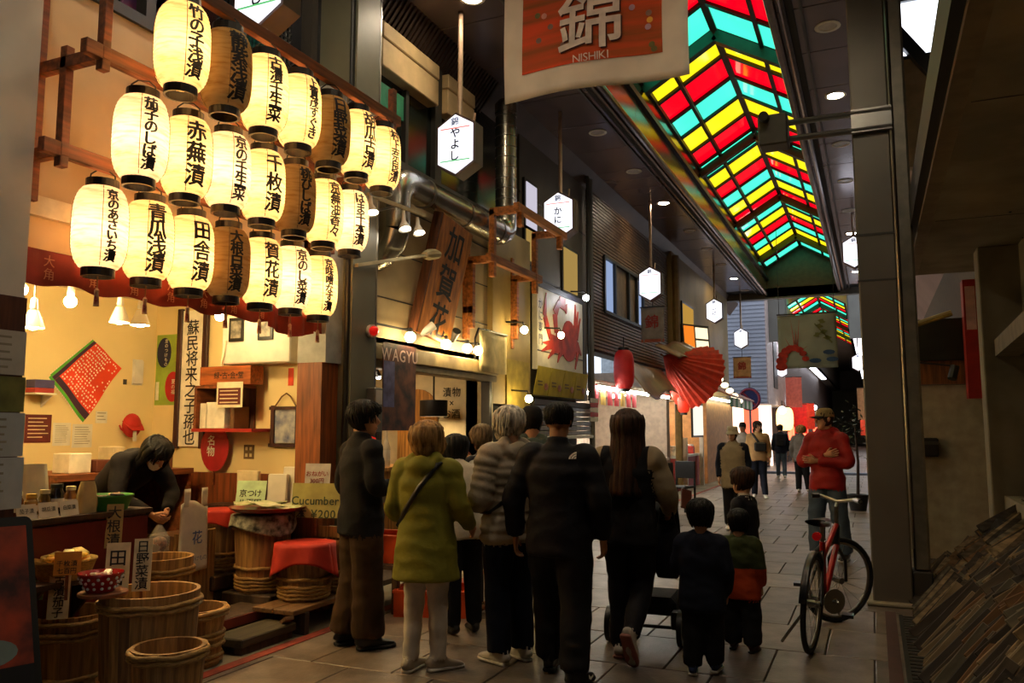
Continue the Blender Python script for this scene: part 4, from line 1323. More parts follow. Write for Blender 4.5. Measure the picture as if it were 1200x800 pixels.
# boxes in front of the shopkeeper, white bag, counter shelf behind her
wb = thing('plank_box', 'upright plank box with a white bag hung on it', 'box', (-5.12, 4.98, .1))
for k in range(5):
    MB().box(.14, .16, -.20 + k * .085, -.119 + k * .085, 0, .62, .003).build('plank', M_STAVE[k % 4], wb)
MB().box(-.16, .139, -.2, .225, 0, .6).build('body', wood('plank_body', '#6b4524', .7), wb)
def flat_bag():
    t = thing('shopping_bag', 'white bag printed with a blue crest hanging on the plank box', 'bag', (-4.945, 4.94, .42))
    MB().grid(lambda u, v: (.012 + .03 * math.sin(u * PI) * (1 - v * .6), (u - .5) * .3 * (1 - .12 * v), .0 + .52 * v + .03 * math.sin(u * 5) * v), 12, 12, .02).build('body', M_PLASTIC, t, smooth='all')
    for s in (-1, 1):
        MB().grid(lambda u, v: (.02, s * .09 + (u - .5) * .06, .5 + .14 * v), 3, 4, .006).build('handle', M_PLASTIC, t, smooth='all')
    write('花', .11, (.048, 0, .26), (0, 1, 0), UZ, mat('bag_blue', '#5a6f9a', .7), t, .01, name='crest')
    write('京つけもの', .045, (.05, 0, .1), (0, 1, 0), UZ, MATS['bag_blue'], t, 0)
flat_bag()
cb = thing('low_cabinet', 'open wooden cabinet against the back wall', 'cabinet', (-6.05, 5.1, .1))
MB().box(-.45, .3, -.75, .62, 1.02, 1.07).build('top', M_RACK, cb)
for y in (-.72, -.05, .59):
    MB().box(-.42, .27, y, y + .03, 0, 1.02).build('side', M_RACK, cb)
MB().box(-.44, -.4, -.75, .62, 0, 1.02).build('back', M_TUBIN, cb)
MB().prism([(-.6, .0), (-.15, .0), (-.375, .85)], .2, .24, Matrix(((0, 0, 1, 0), (1, 0, 0, 0), (0, 1, 0, 0), (0, 0, 0, 1)))).build('white_noren', M_PLASTIC, cb)
for i, (y, w, h, c, l) in enumerate(((4.62, .2, .16, '#e3dac0', 'white tilted leaflet box'), (4.85, .16, .1, '#5a2a18', 'dark red tissue box'), (5.25, .22, .05, '#c99b4a', 'tan tray of slips'), (5.2, .12, .2, '#d9c9a0', 'tall cream menu stand'), (5.5, .14, .12, '#7a5030', 'brown wooden till box'))):
    o = MB().box(-.1, .1, -w / 2, w / 2, 0, h, .006).build('shop_item', mat('item_%d' % i, c, .6))
    o.location = (-5.95 if i != 3 else -6.2, y, 1.172)
    tag(o, l + ' on the open cabinet', 'box', 'things on the open cabinet')
# small cards and packets near the tray
card(-4.98, 5.62, .86, .26, .22, '京つけ\n八百円', 'pale green price card behind the round tray', mat('pale_green', '#b9d8a4', .6), .35, .25, .07, None, False)
o = MB().box(-.12, .12, -.02, .02, 0, .3, .006).build('leaflet_stack', mat('leaflet', '#d9c79c', .7))
o.location = (-5.1, 5.72, .86)
tag(o, 'brown leaflet holder standing behind the pale green card', 'leaflet')
tb = thing('back_table', 'dark side table behind the round tray', 'table', (-5.0, 5.76, .1))
MB().box(-.55, .36, -.12, .12, .7, .755).build('top', MATS['counter_top'], tb)
for x in (-.5, .31):
    for y in (-.09, .09):
        MB().box(x - .02, x + .02, y - .02, y + .02, 0, .7).build('leg', MATS['counter_top'], tb)
for i, (x, y, h, rz) in enumerate(((-4.78, 5.72, .28, .3), (-4.70, 5.8, .34, .1))):
    o = MB().box(-.09, .09, -.025, .025, 0, h, .01).build('paper_bag', M_PAPER)
    o.location = (x, y, .857)
    o.rotation_euler = (-.12, 0, rz)
    tag(o, ['smaller', 'taller'][i] + ' white paper bag on the dark side table', 'bag', 'paper bags on the side table')
# the cucumber sign with its tray of greens
card(-4.24, 5.56, .80, .42, .28, 'Cucumber\n1本 ¥200', 'olive sign reading Cucumber beside the column', mat('olive_card', '#a29a55', .7), .25, .1, .095, mat('dark_green_ink', '#2d3a22', .7), False)
card(-4.26, 5.6, 1.07, .22, .17, 'おねがい\n300円', 'grey notice above the Cucumber sign', mat('grey_card', '#bdb6ac', .7), .25, .1, .05, M_PINK, False)
gt = thing('vegetable_crate', 'pale wooden crate of packed cucumbers under the sign', 'crate', (-4.25, 5.86, .624))
MB().box(-.2, .2, -.14, .14, 0, .02).build('base', M_STAVE[0], gt)
for s in (-1, 1):
    MB().box(-.2, .2, s * .14 - .01, s * .14 + .01, 0, .09).build('side', M_STAVE[2], gt)
    MB().box(s * .2 - .01, s * .2 + .01, -.14, .14, 0, .09).build('side', M_STAVE[2], gt)
for i in range(7):
    o = MB().tube([(-.11, 0, 0), (-.06, 0, .006), (.06, 0, .006), (.11, 0, 0)], [.008, .018, .018, .006], 8).build('cucumber', mat('cuke_%d' % (i % 2), ('#35561f', '#c9d2b0')[i % 2], .4, var=.3, scale=20), smooth=True)
    o.location = (-4.25 + .05 * (i % 3) - .05, 5.86 - .1 + i * .034, .665 + .012 * (i % 2))
    o.rotation_euler = (0, 0, .2 * (i % 3) - .2)
    tag(o, 'wrapped cucumber lying in the pale wooden crate', 'cucumber', 'cucumbers in the crate')
# orange crates on the street behind the shoppers
M_ORC = mat('orange_plastic', '#c2451a', .45, var=.08)
def crate(x, y, z, rz, w, d, h, label):
    t = thing('plastic_crate', label, 'crate', (x, y, z), rz, 'orange plastic crates')
    MB().box(-w / 2, w / 2, -d / 2, d / 2, 0, .015).build('base', M_ORC, t)
    for s in (-1, 1):
        MB().box(-w / 2, w / 2, s * d / 2 - .008, s * d / 2 + .008, 0, h).build('side', M_ORC, t)
        MB().box(s * w / 2 - .008, s * w / 2 + .008, -d / 2, d / 2, 0, h).build('end', M_ORC, t)
    r = MB()
    for s in (-1, 1):
        r.bar((-w / 2 - .015, s * d / 2, h), (w / 2 + .015, s * d / 2, h), .035, .02).bar((s * w / 2, -d / 2, h), (s * w / 2, d / 2, h), .035, .02)
    r.build('rim', M_ORC, t)
crate(-3.42, 6.15, 0, .3, .62, .42, .2, 'orange plastic crate on the ground behind the woman in olive')
crate(-3.95, 6.15, .4, .1, .5, .36, .22, 'orange plastic crate on the stall table, half hidden')
tbl = thing('stall_table', 'low dark stall table behind the shoppers', 'table', (-3.95, 6.5, 0))
MB().box(-.3, .3, -.6, .6, .36, .395).build('top', M_BLOCK, tbl)
for x in (-.25, .25):
    for y in (-.55, .55):
        MB().box(x - .025, x + .025, y - .025, y + .025, 0, .36).build('leg', M_BLOCK, tbl)

# standing signboard cut by the left edge of the picture
def signboard():
    t = thing('standing_signboard', 'black standing signboard with an orange photo panel and white lettering', 'signboard', (-2.985, 1.965, 0), 1.25)
    lean = Matrix.Rotation(-.36, 4, 'X')
    rr = .03
    pts = []
    for cx, cz, a0 in ((.27, 1.21, 0), (-.27, 1.21, PI / 2), (-.27, .05, PI), (.27, .05, 3 * PI / 2)):
        for k in range(5):
            a = a0 + PI / 2 * k / 4
            pts.append((cx + rr * math.cos(a), cz + rr * math.sin(a)))
    M = lean @ frame_on((0, 0, 0), RX, UZ)
    MB().prism(pts, -.03, .0, M).build('frame', M_BLACK, t)
    MB().box(-.275, .275, .64, 1.2, .0, .003, 0, M).build('photo', mat('sign_photo', '#b8401a', .5, var=.5, scale=6, col2='#3a1712', detail=6), t)
    MB().box(-.275, .275, .06, .64, .0, .003, 0, M).build('dark_field', mat('sign_dark', '#18171a', .4), t)
    MB().box(-.06, .06, .96, 1.2, .003, .005, 0, M).build('photo_column', mat('sign_pillar', '#c26a34', .6), t)
    ell = MB()
    ell.prism([(.1 + .12 * math.cos(a), .7 + .055 * math.sin(a)) for a in [2 * PI * k / 20 for k in range(20)]], .003, .006, M)
    ell.build('photo_dish', mat('sign_dish', '#7d8a80', .5), t)
    def wr(txt, s, x, z, m):
        V, Fc = letters(txt, s, .0)
        MB().add([M @ Vector((a + x, b + z, .006)) for a, b in V], Fc).build('lettering', m, t)
    wr('ROBOT', .085, .10, .34, mat('sign_white', '#d6d4d0', .5))
    wr('創作専門', .04, .15, .45, mat('sign_orange', '#c0602c', .5))
    wr('OPEN DAILY', .028, .12, .2, MATS['sign_orange'])
    for s in (-1, 1):
        MB().bar((s * .25, .42, 1.05), (s * .25, .8, 0.012), .03, .02).build('foot', M_BLACK, t)
signboard()
# notices on the near pilaster
for i, (z0, z1, c, l) in enumerate(((1.82, 2.06, '#b8b2a4', 'grey typed notice on the near pilaster'), (1.62, 1.81, '#6a6a34', 'dark green photo card on the near pilaster'), (1.38, 1.615, '#aeb2b0', 'upper half of the grey poster on the pilaster'), (1.10, 1.375, '#b5b8b6', 'lower half of the grey poster on the pilaster'))):
    o = MB().box(-4.268, -4.262, 2.62, 2.985 + .01 * i, z0, z1).build('pinned_notice', mat('notice_%d' % i, c, .7, var=.2 if i == 1 else .06, scale=9))
    tag(o, l, 'notice', 'notices on the near pilaster')
    q = MB()
    for k in range(5):
        if i != 1:
            zz = z1 - .03 - k * (z1 - z0) * .17
            q.box(-4.2618, -4.261, 2.68, 2.9 + .02 * math.sin(k * 3), zz - .012, zz)
    if q.v:
        q.build('print', MATS['faint_ink'], o)
# ================================================================ second shop: opening, room, bulbs, signs, ducts
struct(MB().box(-6.4, -6.25, 6.32, 9.5, 0, 2.4).build('wall_second_back', mat('second_back', '#caa566', .7, var=.1)), 'tan back wall of the second shop')
struct(MB().box(-6.4, -4.55, 9.35, 9.5, 0, 2.4).build('wall_second_end', mat('second_end', '#d9cfae', .7, var=.06)), 'cream end wall of the second shop')
struct(MB().box(-6.4, -4.45, 6.2, 6.32, 0, 2.4).build('wall_second_near', mat('second_near', '#8f7648', .7)), 'near side wall of the second shop')
struct(MB().box(-6.4, -4.5, 6.32, 9.35, 2.36, 2.44).build('ceiling_second', M_CREAM), 'ceiling of the second shop')
struct(MB().box(-6.4, -4.45, 6.32, 9.35, -.01, .05).build('floor_second', M_BLOCK), 'floor of the second shop')
lt = struct(MB().box(-4.56, -4.38, 6.32, 9.4, 2.12, 2.2, .01).build('beam_1', mat('shutter_box', '#7d6f55', .5, metal=.3)), 'shutter box beam across the second shop')
MB().box(-4.52, -4.36, 6.32, 9.4, 2.2, 2.36, .01).build('cover', mat('shutter_cover', '#a08a5e', .5), lt)
MB().box(-4.6, -4.42, 9.28, 9.36, 0, 2.14).build('jamb', mat('jamb_pale', '#c9bb8e', .6), lt)
MB().box(-4.52, -4.4, 9.22, 9.28, 0, 2.14).build('jamb', M_DKGREY, lt)
for i, y in enumerate((7.12, 7.88, 8.4, 8.68)):
    t = thing('globe_bulb', ['nearest', 'second', 'third', 'farthest'][i] + ' glowing globe bulb above the second shop', 'bulb', (-4.3, y, 2.46), 0, 'globe bulbs above the second shop')
    MB().ball((0, 0, 0), .055, n=14, m=10).build('globe', glow('globe_warm', '#ffe0a4', 60), t, smooth='all')
    MB().lathe([(.02, .05), (.025, .09), (.012, .1)], 10).build('socket', M_BLACK, t, smooth=True)
    MB().bar((0, 0, .09), (-.1, 0, .09), .015, .015).build('arm', M_BLACK, t)
rl = tag(MB().bar((-4.4, 6.5, 2.55), (-4.4, 8.75, 2.55), .02, .02).build('lamp_rail', M_BLACK), 'thin black rail carrying the globe bulbs', 'rail')
for i, (y, s) in enumerate(((7.5, .5), (8.12, -.4))):
    t = thing('clip_spotlight', ['white clip spotlight near the wagyu poster', 'black rimmed clip spotlight under the wooden signboard'][i], 'lamp', (-4.32, y, 2.58), 0, 'clip spotlights above the second shop')
    d = Vector((.05, s * .1, .05))
    MB().tube([d * -1, d], [.03, .05], 12).build('head', M_WHITE if i == 0 else M_DKGREY, t, smooth=True)
    MB().bar((-.08, 0, -.03), (0, 0, 0), .015, .015).build('bracket', M_STEEL, t)
# leaning wooden signboard
def wooden_sign():
    t = thing('wooden_signboard', 'tall leaning cedar signboard with black brush lettering', 'signboard', (-4.36, 7.72, 2.5))
    up = Vector((.17, .12, 1)).normalized()
    R_ = Vector((0, 1, 0))
    R_ = (R_ - up * R_.dot(up)).normalized()
    M = frame_on((0, 0, 0), R_, up)
    MB().box(-.37, .37, 0, 1.33, -.05, 0, .01, M).build('board', wood('cedar', '#b5702c', .5, (1, 1, .1), 18), t)
    MB().box(-.40, -.37, 0, 1.33, -.11, 0, 0, M).build('side_board', wood('cedar_dark', '#5f3316', .6), t)
    V, Fc = letters('加賀花', .40, .015, True, pitch=.43)
    MB().add([M @ Vector((a, b + .65, .003)) for a, b in V], Fc).build('lettering', M_INK, t)
wooden_sign()
# steel ducts
M_DUCT = mat('galvanised', '#a39f92', .26, metal=.95, var=.12, scale=4)
def duct():
    t = thing('ventilation_duct', 'silver ventilation duct bending along the wall and up', 'duct', (0, 0, 0))
    def pipe(pts, r, name='pipe', rings=()):
        MB().tube(pts, r, 18).build(name, M_DUCT, t, smooth=True)
    hx, hz = -4.28, 4.02
    pipe([(hx, 6.98, hz), (hx, 9.25, hz)], .155)
    pipe([(hx, 6.98, hz)] + [(hx, 6.98 - .22 * math.sin(a), hz - .22 + .22 * math.cos(a)) for a in (.4, .8, 1.2, 1.57)] + [(hx, 6.76, 3.5)], .155, 'elbow')
    pipe([(hx, 6.76, 3.5), (hx - .04, 6.76, 3.38), (hx - .14, 6.76, 3.28), (-4.52, 6.76, 3.24)], .155, 'elbow')
    pipe([(hx, 9.25, hz)] + [(hx, 9.25 + .2 * math.sin(a), hz + .2 - .2 * math.cos(a)) for a in (.5, 1.0, 1.57)] + [(hx, 9.45, 4.4)], .15, 'elbow')
    pipe([(hx, 9.45, 4.35), (hx, 9.45, 5.7)], .14, 'riser')
    pipe([(hx, 9.45, 5.68), (hx, 9.45, 5.8), (hx, 9.45, 5.86)], [.15, .15, .10], 'cap')
    for y in (7.3, 8.2, 9.1):
        MB().tube([(hx, y, hz), (hx, y + .04, hz)], .162, 18).build('collar', M_STEEL, t, smooth=True)
    for k in range(9):
        MB().tube([(hx, 9.45, 4.5 + k * .14), (hx, 9.45, 4.512 + k * .14)], .144, 18).build('seam_ring', M_STEEL, t, smooth=True)
duct()
MB()
# pole with spotlights and a wrapped bracket arm beside the lanterns
t = thing('spotlight_bar', 'pale bar with three spotlights beside the lanterns', 'lamp', (-4.02, 5.9, 3.6))
MB().bar((0, .0, 0), (0, 1.0, .05), .03, .03).build('bar', mat('pale_bar', '#b5a680', .5), t)
MB().bar((0, .5, .02), (-.25, .5, .0), .02, .02).build('wall_bracket', M_STEEL, t)
for i, (y, z) in enumerate(((.04, -.08), (.60, -.10), (.86, -.08))):
    h = MB().tube([(0, y, .0), (0.005, y, z), (.02, y - .01, z - .06), (.03, y - .015, z - .09)], [.016, .022, .05, .062], 14).build('spot_head', M_WHITE, t, smooth=True)
    MB().ball((.031, y - .015, z - .085), .052, .052, .018, 12, 6).build('spot_lens', glow('spot_lens', '#fff4dc', 30), h)
t = thing('bracket_arm', 'pale bracket arm with a cloth wrapped end below the spotlights', 'bracket', (-4.16, 5.95, 2.98))
MB().bar((0, 0, 0), (.05, 1.2, .33), .03, .03).build('arm', MATS['pale_bar'], t)
MB().tube([(.045, 1.13, .31), (.05, 1.22, .335), (.05, 1.33, .36), (.05, 1.4, .37)], [.04, .06, .055, .04], 10).build('wrapping', mat('wrap_cloth', '#a99a72', .9, bump=.4), t, smooth=True)
MB().bar((.0, .02, 0), (-.25, .02, 0), .02, .02).build('wall_bracket', M_STEEL, t)
# red alarm lamps on the column
for i, z in enumerate((2.42, 1.42)):
    t = thing('alarm_lamp', ['upper', 'lower'][i] + ' round red alarm lamp on the olive column', 'lamp', (-4.2, 6.24, z), 0, 'alarm lamps on the column')
    MB().tube([(0, 0, 0), (.05, -.02, 0)], .06, 14).build('base', M_GREY if i else M_WHITE, t, smooth=True)
    MB().ball((.06, -.025, 0), .045, n=12, m=8).build('lens', mat('alarm_red', '#c4160f', .25, emit=.35), t, smooth='all')
t = thing('meter_box', 'grey control box below the upper alarm lamp', 'box', (-4.2, 6.27, 1.55))
MB().box(0, .09, -.07, .07, -.55, .35, .008).build('body', mat('meter_grey', '#6f6d66', .5), t)
MB().box(.09, .095, -.05, .05, .2, .33).build('window', mat('meter_white', '#cfcac0', .5), t)
MB().box(.09, .1, -.045, .045, -.12, -.05).build('label_plate', M_DKGREY, t)
# wagyu poster in the opening
t = thing('beef_poster', 'hanging poster of grilled beef lettered WAGYU', 'poster', (-4.33, 6.98, 1.94))
panel('sheet', (0, 0, 0), (0, 1, 0), UZ, .62, .86, .006, mat('beef_photo', '#7a4a3a', .5, var=.6, scale=7, col2='#241a2a', detail=8), t)
MB().box(.001, .003, -.3, -.1, -.2, .25).build('blue_patch', mat('beef_blue', '#5a5a8c', .5, var=.3, scale=9), t)
write('WAGYU', .17, (.004, .0, .32), (0, 1, 0), UZ, mat('beef_text', '#d8b9ae', .5), t, .01)
# room contents
t = thing('arched_door', 'light wooden arched door inside the second shop', 'door', (-5.5, 9.34, .05))
pts = [(-.3, 0), (.3, 0), (.3, 1.7)] + [(.3 * math.cos(a), 1.7 + .3 * math.sin(a)) for a in [PI * k / 10 for k in range(1, 10)]] + [(-.3, 1.7)]
MB().prism(pts, 0, .03, frame_on((0, 0, 0), RX, UZ)).build('leaf', wood('arch_wood', '#b98646', .5), t)
MB().ball((.22, -.045, .95), .025, n=8, m=6).build('knob', M_STEEL, t)
t = thing('drum_pendant', 'black drum pendant lamp inside the second shop', 'lamp', (-5.05, 8.95, 1.78))
MB().lathe([(.17, -.1), (.175, -.09), (.175, .1), (.165, .105), (.02, .11)], 24, cap=False).build('shade', M_BLACK, t, smooth=True)
MB().tube([(0, 0, .1), (0, 0, .58)], .012, 6).build('rod', M_BLACK, t)
MB().lathe([(.14, -.06), (.001, -.06)], 20, cap=False).build('diffuser', glow('drum_glow', '#ffd79a', 22), t)
write('漬物', .13, (-5.0, 9.345, 2.0), RX, UZ, M_INK, bpy.data.objects['wall_second_end'], .01)
write('×', .13, (-5.0, 9.345, 1.86), RX, UZ, M_INK, bpy.data.objects['wall_second_end'], .01)
write('お酒', .13, (-5.0, 9.345, 1.72), RX, UZ, M_INK, bpy.data.objects['wall_second_end'], .01)
t = thing('sake_counter', 'light wooden counter inside the second shop', 'counter', (-5.3, 7.6, .05))
MB().box(-.2, .2, -.75, 1.1, 0, 1.0).build('body', wood('counter_light', '#b07a34', .5), t)
MB().box(-.25, .25, -.8, 1.15, 1.0, 1.04).build('top', wood('counter_light_top', '#c99650', .5), t)
for i, (y, c) in enumerate(((7.25, '#3a2412'), (7.42, '#1d2a16'), (7.62, '#5a1a14'), (7.85, '#2a2a2a'), (8.1, '#d8cdb0'))):
    b = thing('sake_bottle', ['first', 'second', 'third', 'fourth', 'pale fifth'][i] + ' tall bottle on the light wooden counter', 'bottle', (-5.2, y, 1.092), 0, 'bottles on the light counter')
    MB().lathe([(.05, 0), (.052, .02), (.052, .22), (.02, .32), (.018, .42), (.02, .43)], 14).build('glass', mat('bottle_%d' % i, c, .12, coat=.5), b, smooth=True)
    MB().lathe([(.053, .07), (.053, .19)], 14, cap=False).build('paper_label', M_PAPER, b)
for i, (y, z, w, h, c) in enumerate(((7.2, 1.35, .24, .22, '#d8d0a8'), (7.55, 1.28, .16, .2, '#8fb0c0'), (7.85, 1.25, .2, .26, '#6a6152'), (8.3, 1.3, .22, .3, '#e0d6b4'))):
    o = panel('menu_sheet', (0, 0, 0), (0, 1, 0), UZ, w, h, .005, mat('msheet_%d' % i, c, .7, var=.1))
    o.location = (-5.092, y, z - .42)
    tag(o, ['cream', 'pale blue', 'grey', 'tall cream'][i] + ' menu sheet hanging on the light wooden counter', 'menu', 'menu sheets in the second shop')
for i, y in enumerate((7.3, 7.55, 7.8)):
    t = thing('small_spotlight', ['near', 'middle', 'far'][i] + ' black spotlight on the second shop ceiling', 'lamp', (-5.0, y, 2.2), 0, 'ceiling spotlights in the second shop')
    MB().tube([(0, 0, .16), (0, 0, 0), (.02, .03, -.1)], [.012, .022, .035], 10).build('head', M_BLACK, t, smooth=True)
    MB().ball((.02, .03, -.1), .03, n=8, m=6).build('lens', glow('small_spot', '#ffeecc', 60), t)
for i, (x, y) in enumerate(((-5.4, 7.1), (-5.4, 8.4))):
    t = thing('ceiling_lamp', ['near', 'far'][i] + ' round ceiling lamp of the second shop', 'lamp', (x, y, 2.34), 0, 'ceiling lamps in the second shop')
    MB().lathe([(.1, -.03), (.12, 0)], 16).build('diffuser', glow('second_ceiling_glow', '#ffd9a0', 26), t)
# cream fabric box over the far end of the opening with its lamp
t = thing('cloth_banner', 'blank cream cloth banner lit from above', 'banner', (-4.3, 9.12, 2.5))
MB().grid(lambda u, v: (.02 * math.sin(u * 6), -.4 + .8 * u, .22 - .5 * v), 12, 6, .006).build('cloth', mat('banner_cream', '#d9c58c', .8), t, smooth='all')
MB().bar((0, -.42, .23), (0, .42, .23), .02, .02).build('rod', M_BLACK, t)
MB().tube([(0, -.42, .23), (-.02, -.48, .1), (-.03, -.46, -.15)], .012, 6).build('cable', M_BLACK, t)
for i, (x, y, z) in enumerate(((-4.15, 9.75, 2.82), (-4.1, 11.0, 2.88), (-4.15, 9.9, 1.92), (-4.1, 12.15, 3.6))):
    t = thing('bare_bulb', ['bare bulb beside the empty orange rack', 'bare bulb at the left edge of the crab sign', 'bare bulb in front of the yellow lit board', 'white floodlight above the crab sign'][i], 'bulb', (x, y, z), 0, 'bare bulbs along the left fronts')
    MB().ball((0, 0, 0), .05, n=12, m=8).build('globe', glow('bare_warm', '#ffe2a0', 55) if i < 3 else glow('bare_cool', '#f2f6ff', 55), t, smooth='all')
    MB().tube([(0, 0, .04), (-.02, 0, .1), (-.26, 0, .12)], .014, 6).build('arm', M_BLACK, t)
# crab sign
def crab_sign():
    t = thing('crab_sign', 'white signboard painted with a big red crab', 'sign', (-4.36, 11.72, 2.98), 0)
    panel('board', (0, 0, .0), (0, 1, 0), UZ, 2.0, 1.2, .08, mat('sign_cream', '#d9d1bd', .5, var=.06), t)
    MB().box(-.1, .012, -1.03, 1.03, .6, .68).build('hood', mat('sign_hood', '#2f2d38', .5), t)
    MB().box(-.1, .01, 1.0, 1.04, -.6, .6).build('side_frame', M_BLACK, t)
    MB().box(.0, .006, -1.0, 1.0, -.335, -.32).build('joint_line', M_DKGREY, t)
    cr = mat('crab_red', '#b5341a', .5, var=.25, scale=6)
    q = MB()
    M = frame_on((.004, 0, 0), (0, 1, 0), UZ)
    def blob(cx, cz, rx, rz, rot=0.0):
        pts = []
        for k in range(16):
            a = 2 * PI * k / 16
            x, z = rx * math.cos(a), rz * math.sin(a)
            pts.append((cx + x * math.cos(rot) - z * math.sin(rot), cz + x * math.sin(rot) + z * math.cos(rot)))
        q.prism(pts, 0, .006 + random.random() * .004, M)
    def limb(ps, ws):
        for (a, b, w1, w2) in zip(ps[:-1], ps[1:], ws[:-1], ws[1:]):
            d = Vector((b[0] - a[0], b[1] - a[1]))
            n = Vector((-d.y, d.x)).normalized()
            q.prism([(a[0] + n.x * w1, a[1] + n.y * w1), (a[0] - n.x * w1, a[1] - n.y * w1), (b[0] - n.x * w2, b[1] - n.y * w2), (b[0] + n.x * w2, b[1] + n.y * w2)], 0, .006 + .00002 * len(q.f), M)
    blob(.32, -.1, .38, .3, .1)
    blob(.32, .05, .28, .2)
    limb([(0, -.05), (-.25, .0), (-.3, .28), (-.1, .5)], [.08, .07, .09, .05])
    limb([(-.1, .5), (.15, .48), (.2, .35)], [.09, .1, .02])
    limb([(-.05, -.12), (-.5, -.1), (-.72, .2), (-.66, .55)], [.06, .06, .07, .01])
    for k, (sx, sz) in enumerate(((-.8, -.2), (-.85, -.33), (-.6, -.42), (-.2, -.45))):
        limb([(.1, -.22), (sx * .6, -.18 - .05 * k), (sx, sz)], [.05, .045, .01])
    for k, (sx, sz) in enumerate(((.62, .55), (.75, .45), (.86, .35), (.9, -.25), (.6, -.5))):
        limb([(.5, -.05), (.62 + .03 * k, .2 - .1 * k), (sx, sz)], [.06, .06, .015])
    q.build('crab_painting', cr, t)
    write('かに専門', .17, (.004, -.88, .1), (0, 1, 0), UZ, mat('sign_blue_ink', '#3a3f55', .6), t, .01, vertical=True)
crab_sign()
for i in range(4):
    o = thing('menu_poster', ['first', 'second', 'third', 'fourth'][i] + ' yellow menu poster in the row under the crab sign', 'poster', (-4.38, 10.98 + i * .56, 2.22), 0, 'yellow menu posters')
    panel('sheet', (0, 0, 0), (0, 1, 0), (.2, 0, 1), .54, .42, .006, mat('menu_yellow', '#c2ad32', .6, var=.08), o)
    for (y, z, c) in ((-.14, .08, '#8a3a1c'), (.12, -.08, '#9a5a2c')):
        MB().ball((.004, y, z), .004, .08, .055, 10, 6).build('dish_photo', mat('dish' + c, c, .5, var=.4, scale=20), o)
    q = MB()
    for k in range(5):
        q.box(.003, .005, .02, .2, .15 - k * .035, .165 - k * .035) if k < 3 else q.box(.003, .005, -.2, -.02, -.02 - (k - 3) * .05, .0 - (k - 3) * .05)
    q.build('print', mat('menu_dark', '#5a4a1a', .6), o)
t = thing('roller_shutter', 'half open striped metal shutter under the menu posters', 'shutter', (-4.42, 11.95, 1.45))
for k in range(6):
    MB().box(0, .03, -1.3, 1.3, .42 - k * .075 - .07, .42 - k * .075, .012).build('slat', mat('shutter_slat', '#8f8c84', .35, metal=.6), t)
MB().box(-.02, .06, -1.3, 1.3, -.08, -.03, .01).build('bottom_rail', mat('shutter_rail', '#d9d6cc', .4), t)
MB().box(-.05, .05, -1.32, 1.32, .42, .5).build('housing', M_DKGREY, t)
t = thing('striped_ribbon', 'red and white striped paper on the pier', 'paper', (-4.33, 13.2, 1.9))
for k in range(5):
    MB().box(0, .006, -.2, .2, -.25 + k * .08, -.18 + k * .08).build('stripe', M_RED if k % 2 else M_WHITE, t)
# ================================================================ shops beyond the crab sign
struct(MB().box(-6.5, -6.4, 13.35, 27.9, 0, 2.9).build('wall_market_back', mat('market_back', '#e2d2c0', .7)), 'pale back wall of the open market stalls')
struct(MB().box(-6.5, -4.5, 13.35, 27.9, 2.3, 2.4).build('ceiling_market', mat('market_ceiling', '#cfc3b4', .7)), 'ceiling of the open market stalls')
struct(MB().box(-6.5, -4.52, 19.3, 19.6, 0, 2.9).build('wall_market_pier', mat('market_pier', '#8a7a6a', .6)), 'grey pier between two market stalls')
struct(MB().box(-6.5, -4.3, 23.2, 27.9, 0, 2.3).build('wall_orange_shop', mat('orange_shop', '#c08a50', .6)), 'orange plastered shop front')
for i, (y0, y1) in enumerate(((13.7, 15.3), (15.6, 17.2), (17.5, 19.1))):
    t = thing('strip_light', ['nearest', 'middle', 'farthest'][i] + ' white strip light under the market stall eaves', 'light', (-4.42, (y0 + y1) / 2, 2.26), 0, 'strip lights under the eaves')
    MB().tube([(0, y0 - (y0 + y1) / 2, 0), (0, (y1 - y0) / 2, 0)], .03, 8).build('tube', glow('strip_white', '#f2fff4', 26), t)
    MB().box(-.04, .04, -(y1 - y0) / 2, (y1 - y0) / 2, .03, .06).build('batten', M_WHITE, t)
for i, y in enumerate((14.3, 16.2, 18.2, 20.5, 22.2)):
    t = thing('stall_lamp', ['first', 'second', 'third', 'fourth', 'fifth'][i] + ' round ceiling lamp inside the market stalls', 'lamp', (-5.4, y, 2.24), 0, 'lamps in the market stalls')
    MB().lathe([(.14, 0), (.18, .06)], 16).build('diffuser', glow('stall_lamp', '#fff0dc', 60), t)
# counters with goods
for i, (y0, y1, c) in enumerate(((13.7, 16.2, '#c9b79a'), (16.5, 19.0, '#b9b0b8'), (19.9, 22.8, '#a03a30'))):
    t = thing('market_counter', ['tan', 'pale grey', 'red'][i] + ' market counter under the stall eaves', 'counter', (-4.75, (y0 + y1) / 2, 0))
    L = (y1 - y0) / 2
    MB().box(-.35, .3, -L, L, 0, .8).build('body', mat('mc_%d' % i, c, .6), t)
    MB().box(-.38, .34, -L - .02, L + .02, .8, .86).build('top', M_WHITE, t)
    rnd = random.Random(i)
    for k in range(9):
        o = MB().box(-.14, .14, -.1, .1, 0, rnd.uniform(.06, .25), .01).build('goods_box', mat('goods_%d' % (k % 6), ('#d9c9a8', '#c23a2c', '#e8e2d8', '#8a5a3a', '#6a7a9a', '#d8a84a')[k % 6], .5, var=.3, scale=12))
        o.location = (-4.7 + rnd.uniform(-.1, .1), y0 + .2 + k * (y1 - y0 - .4) / 8.5, .862)
        tag(o, ('nearer ' if k < 3 else 'farther ' if k > 5 else '') + ('tan', 'red', 'white', 'brown', 'blue', 'yellow')[k % 6] + ' box of goods on the %s market counter' % ['tan', 'pale grey', 'red'][i], 'box', 'goods on the market counters')
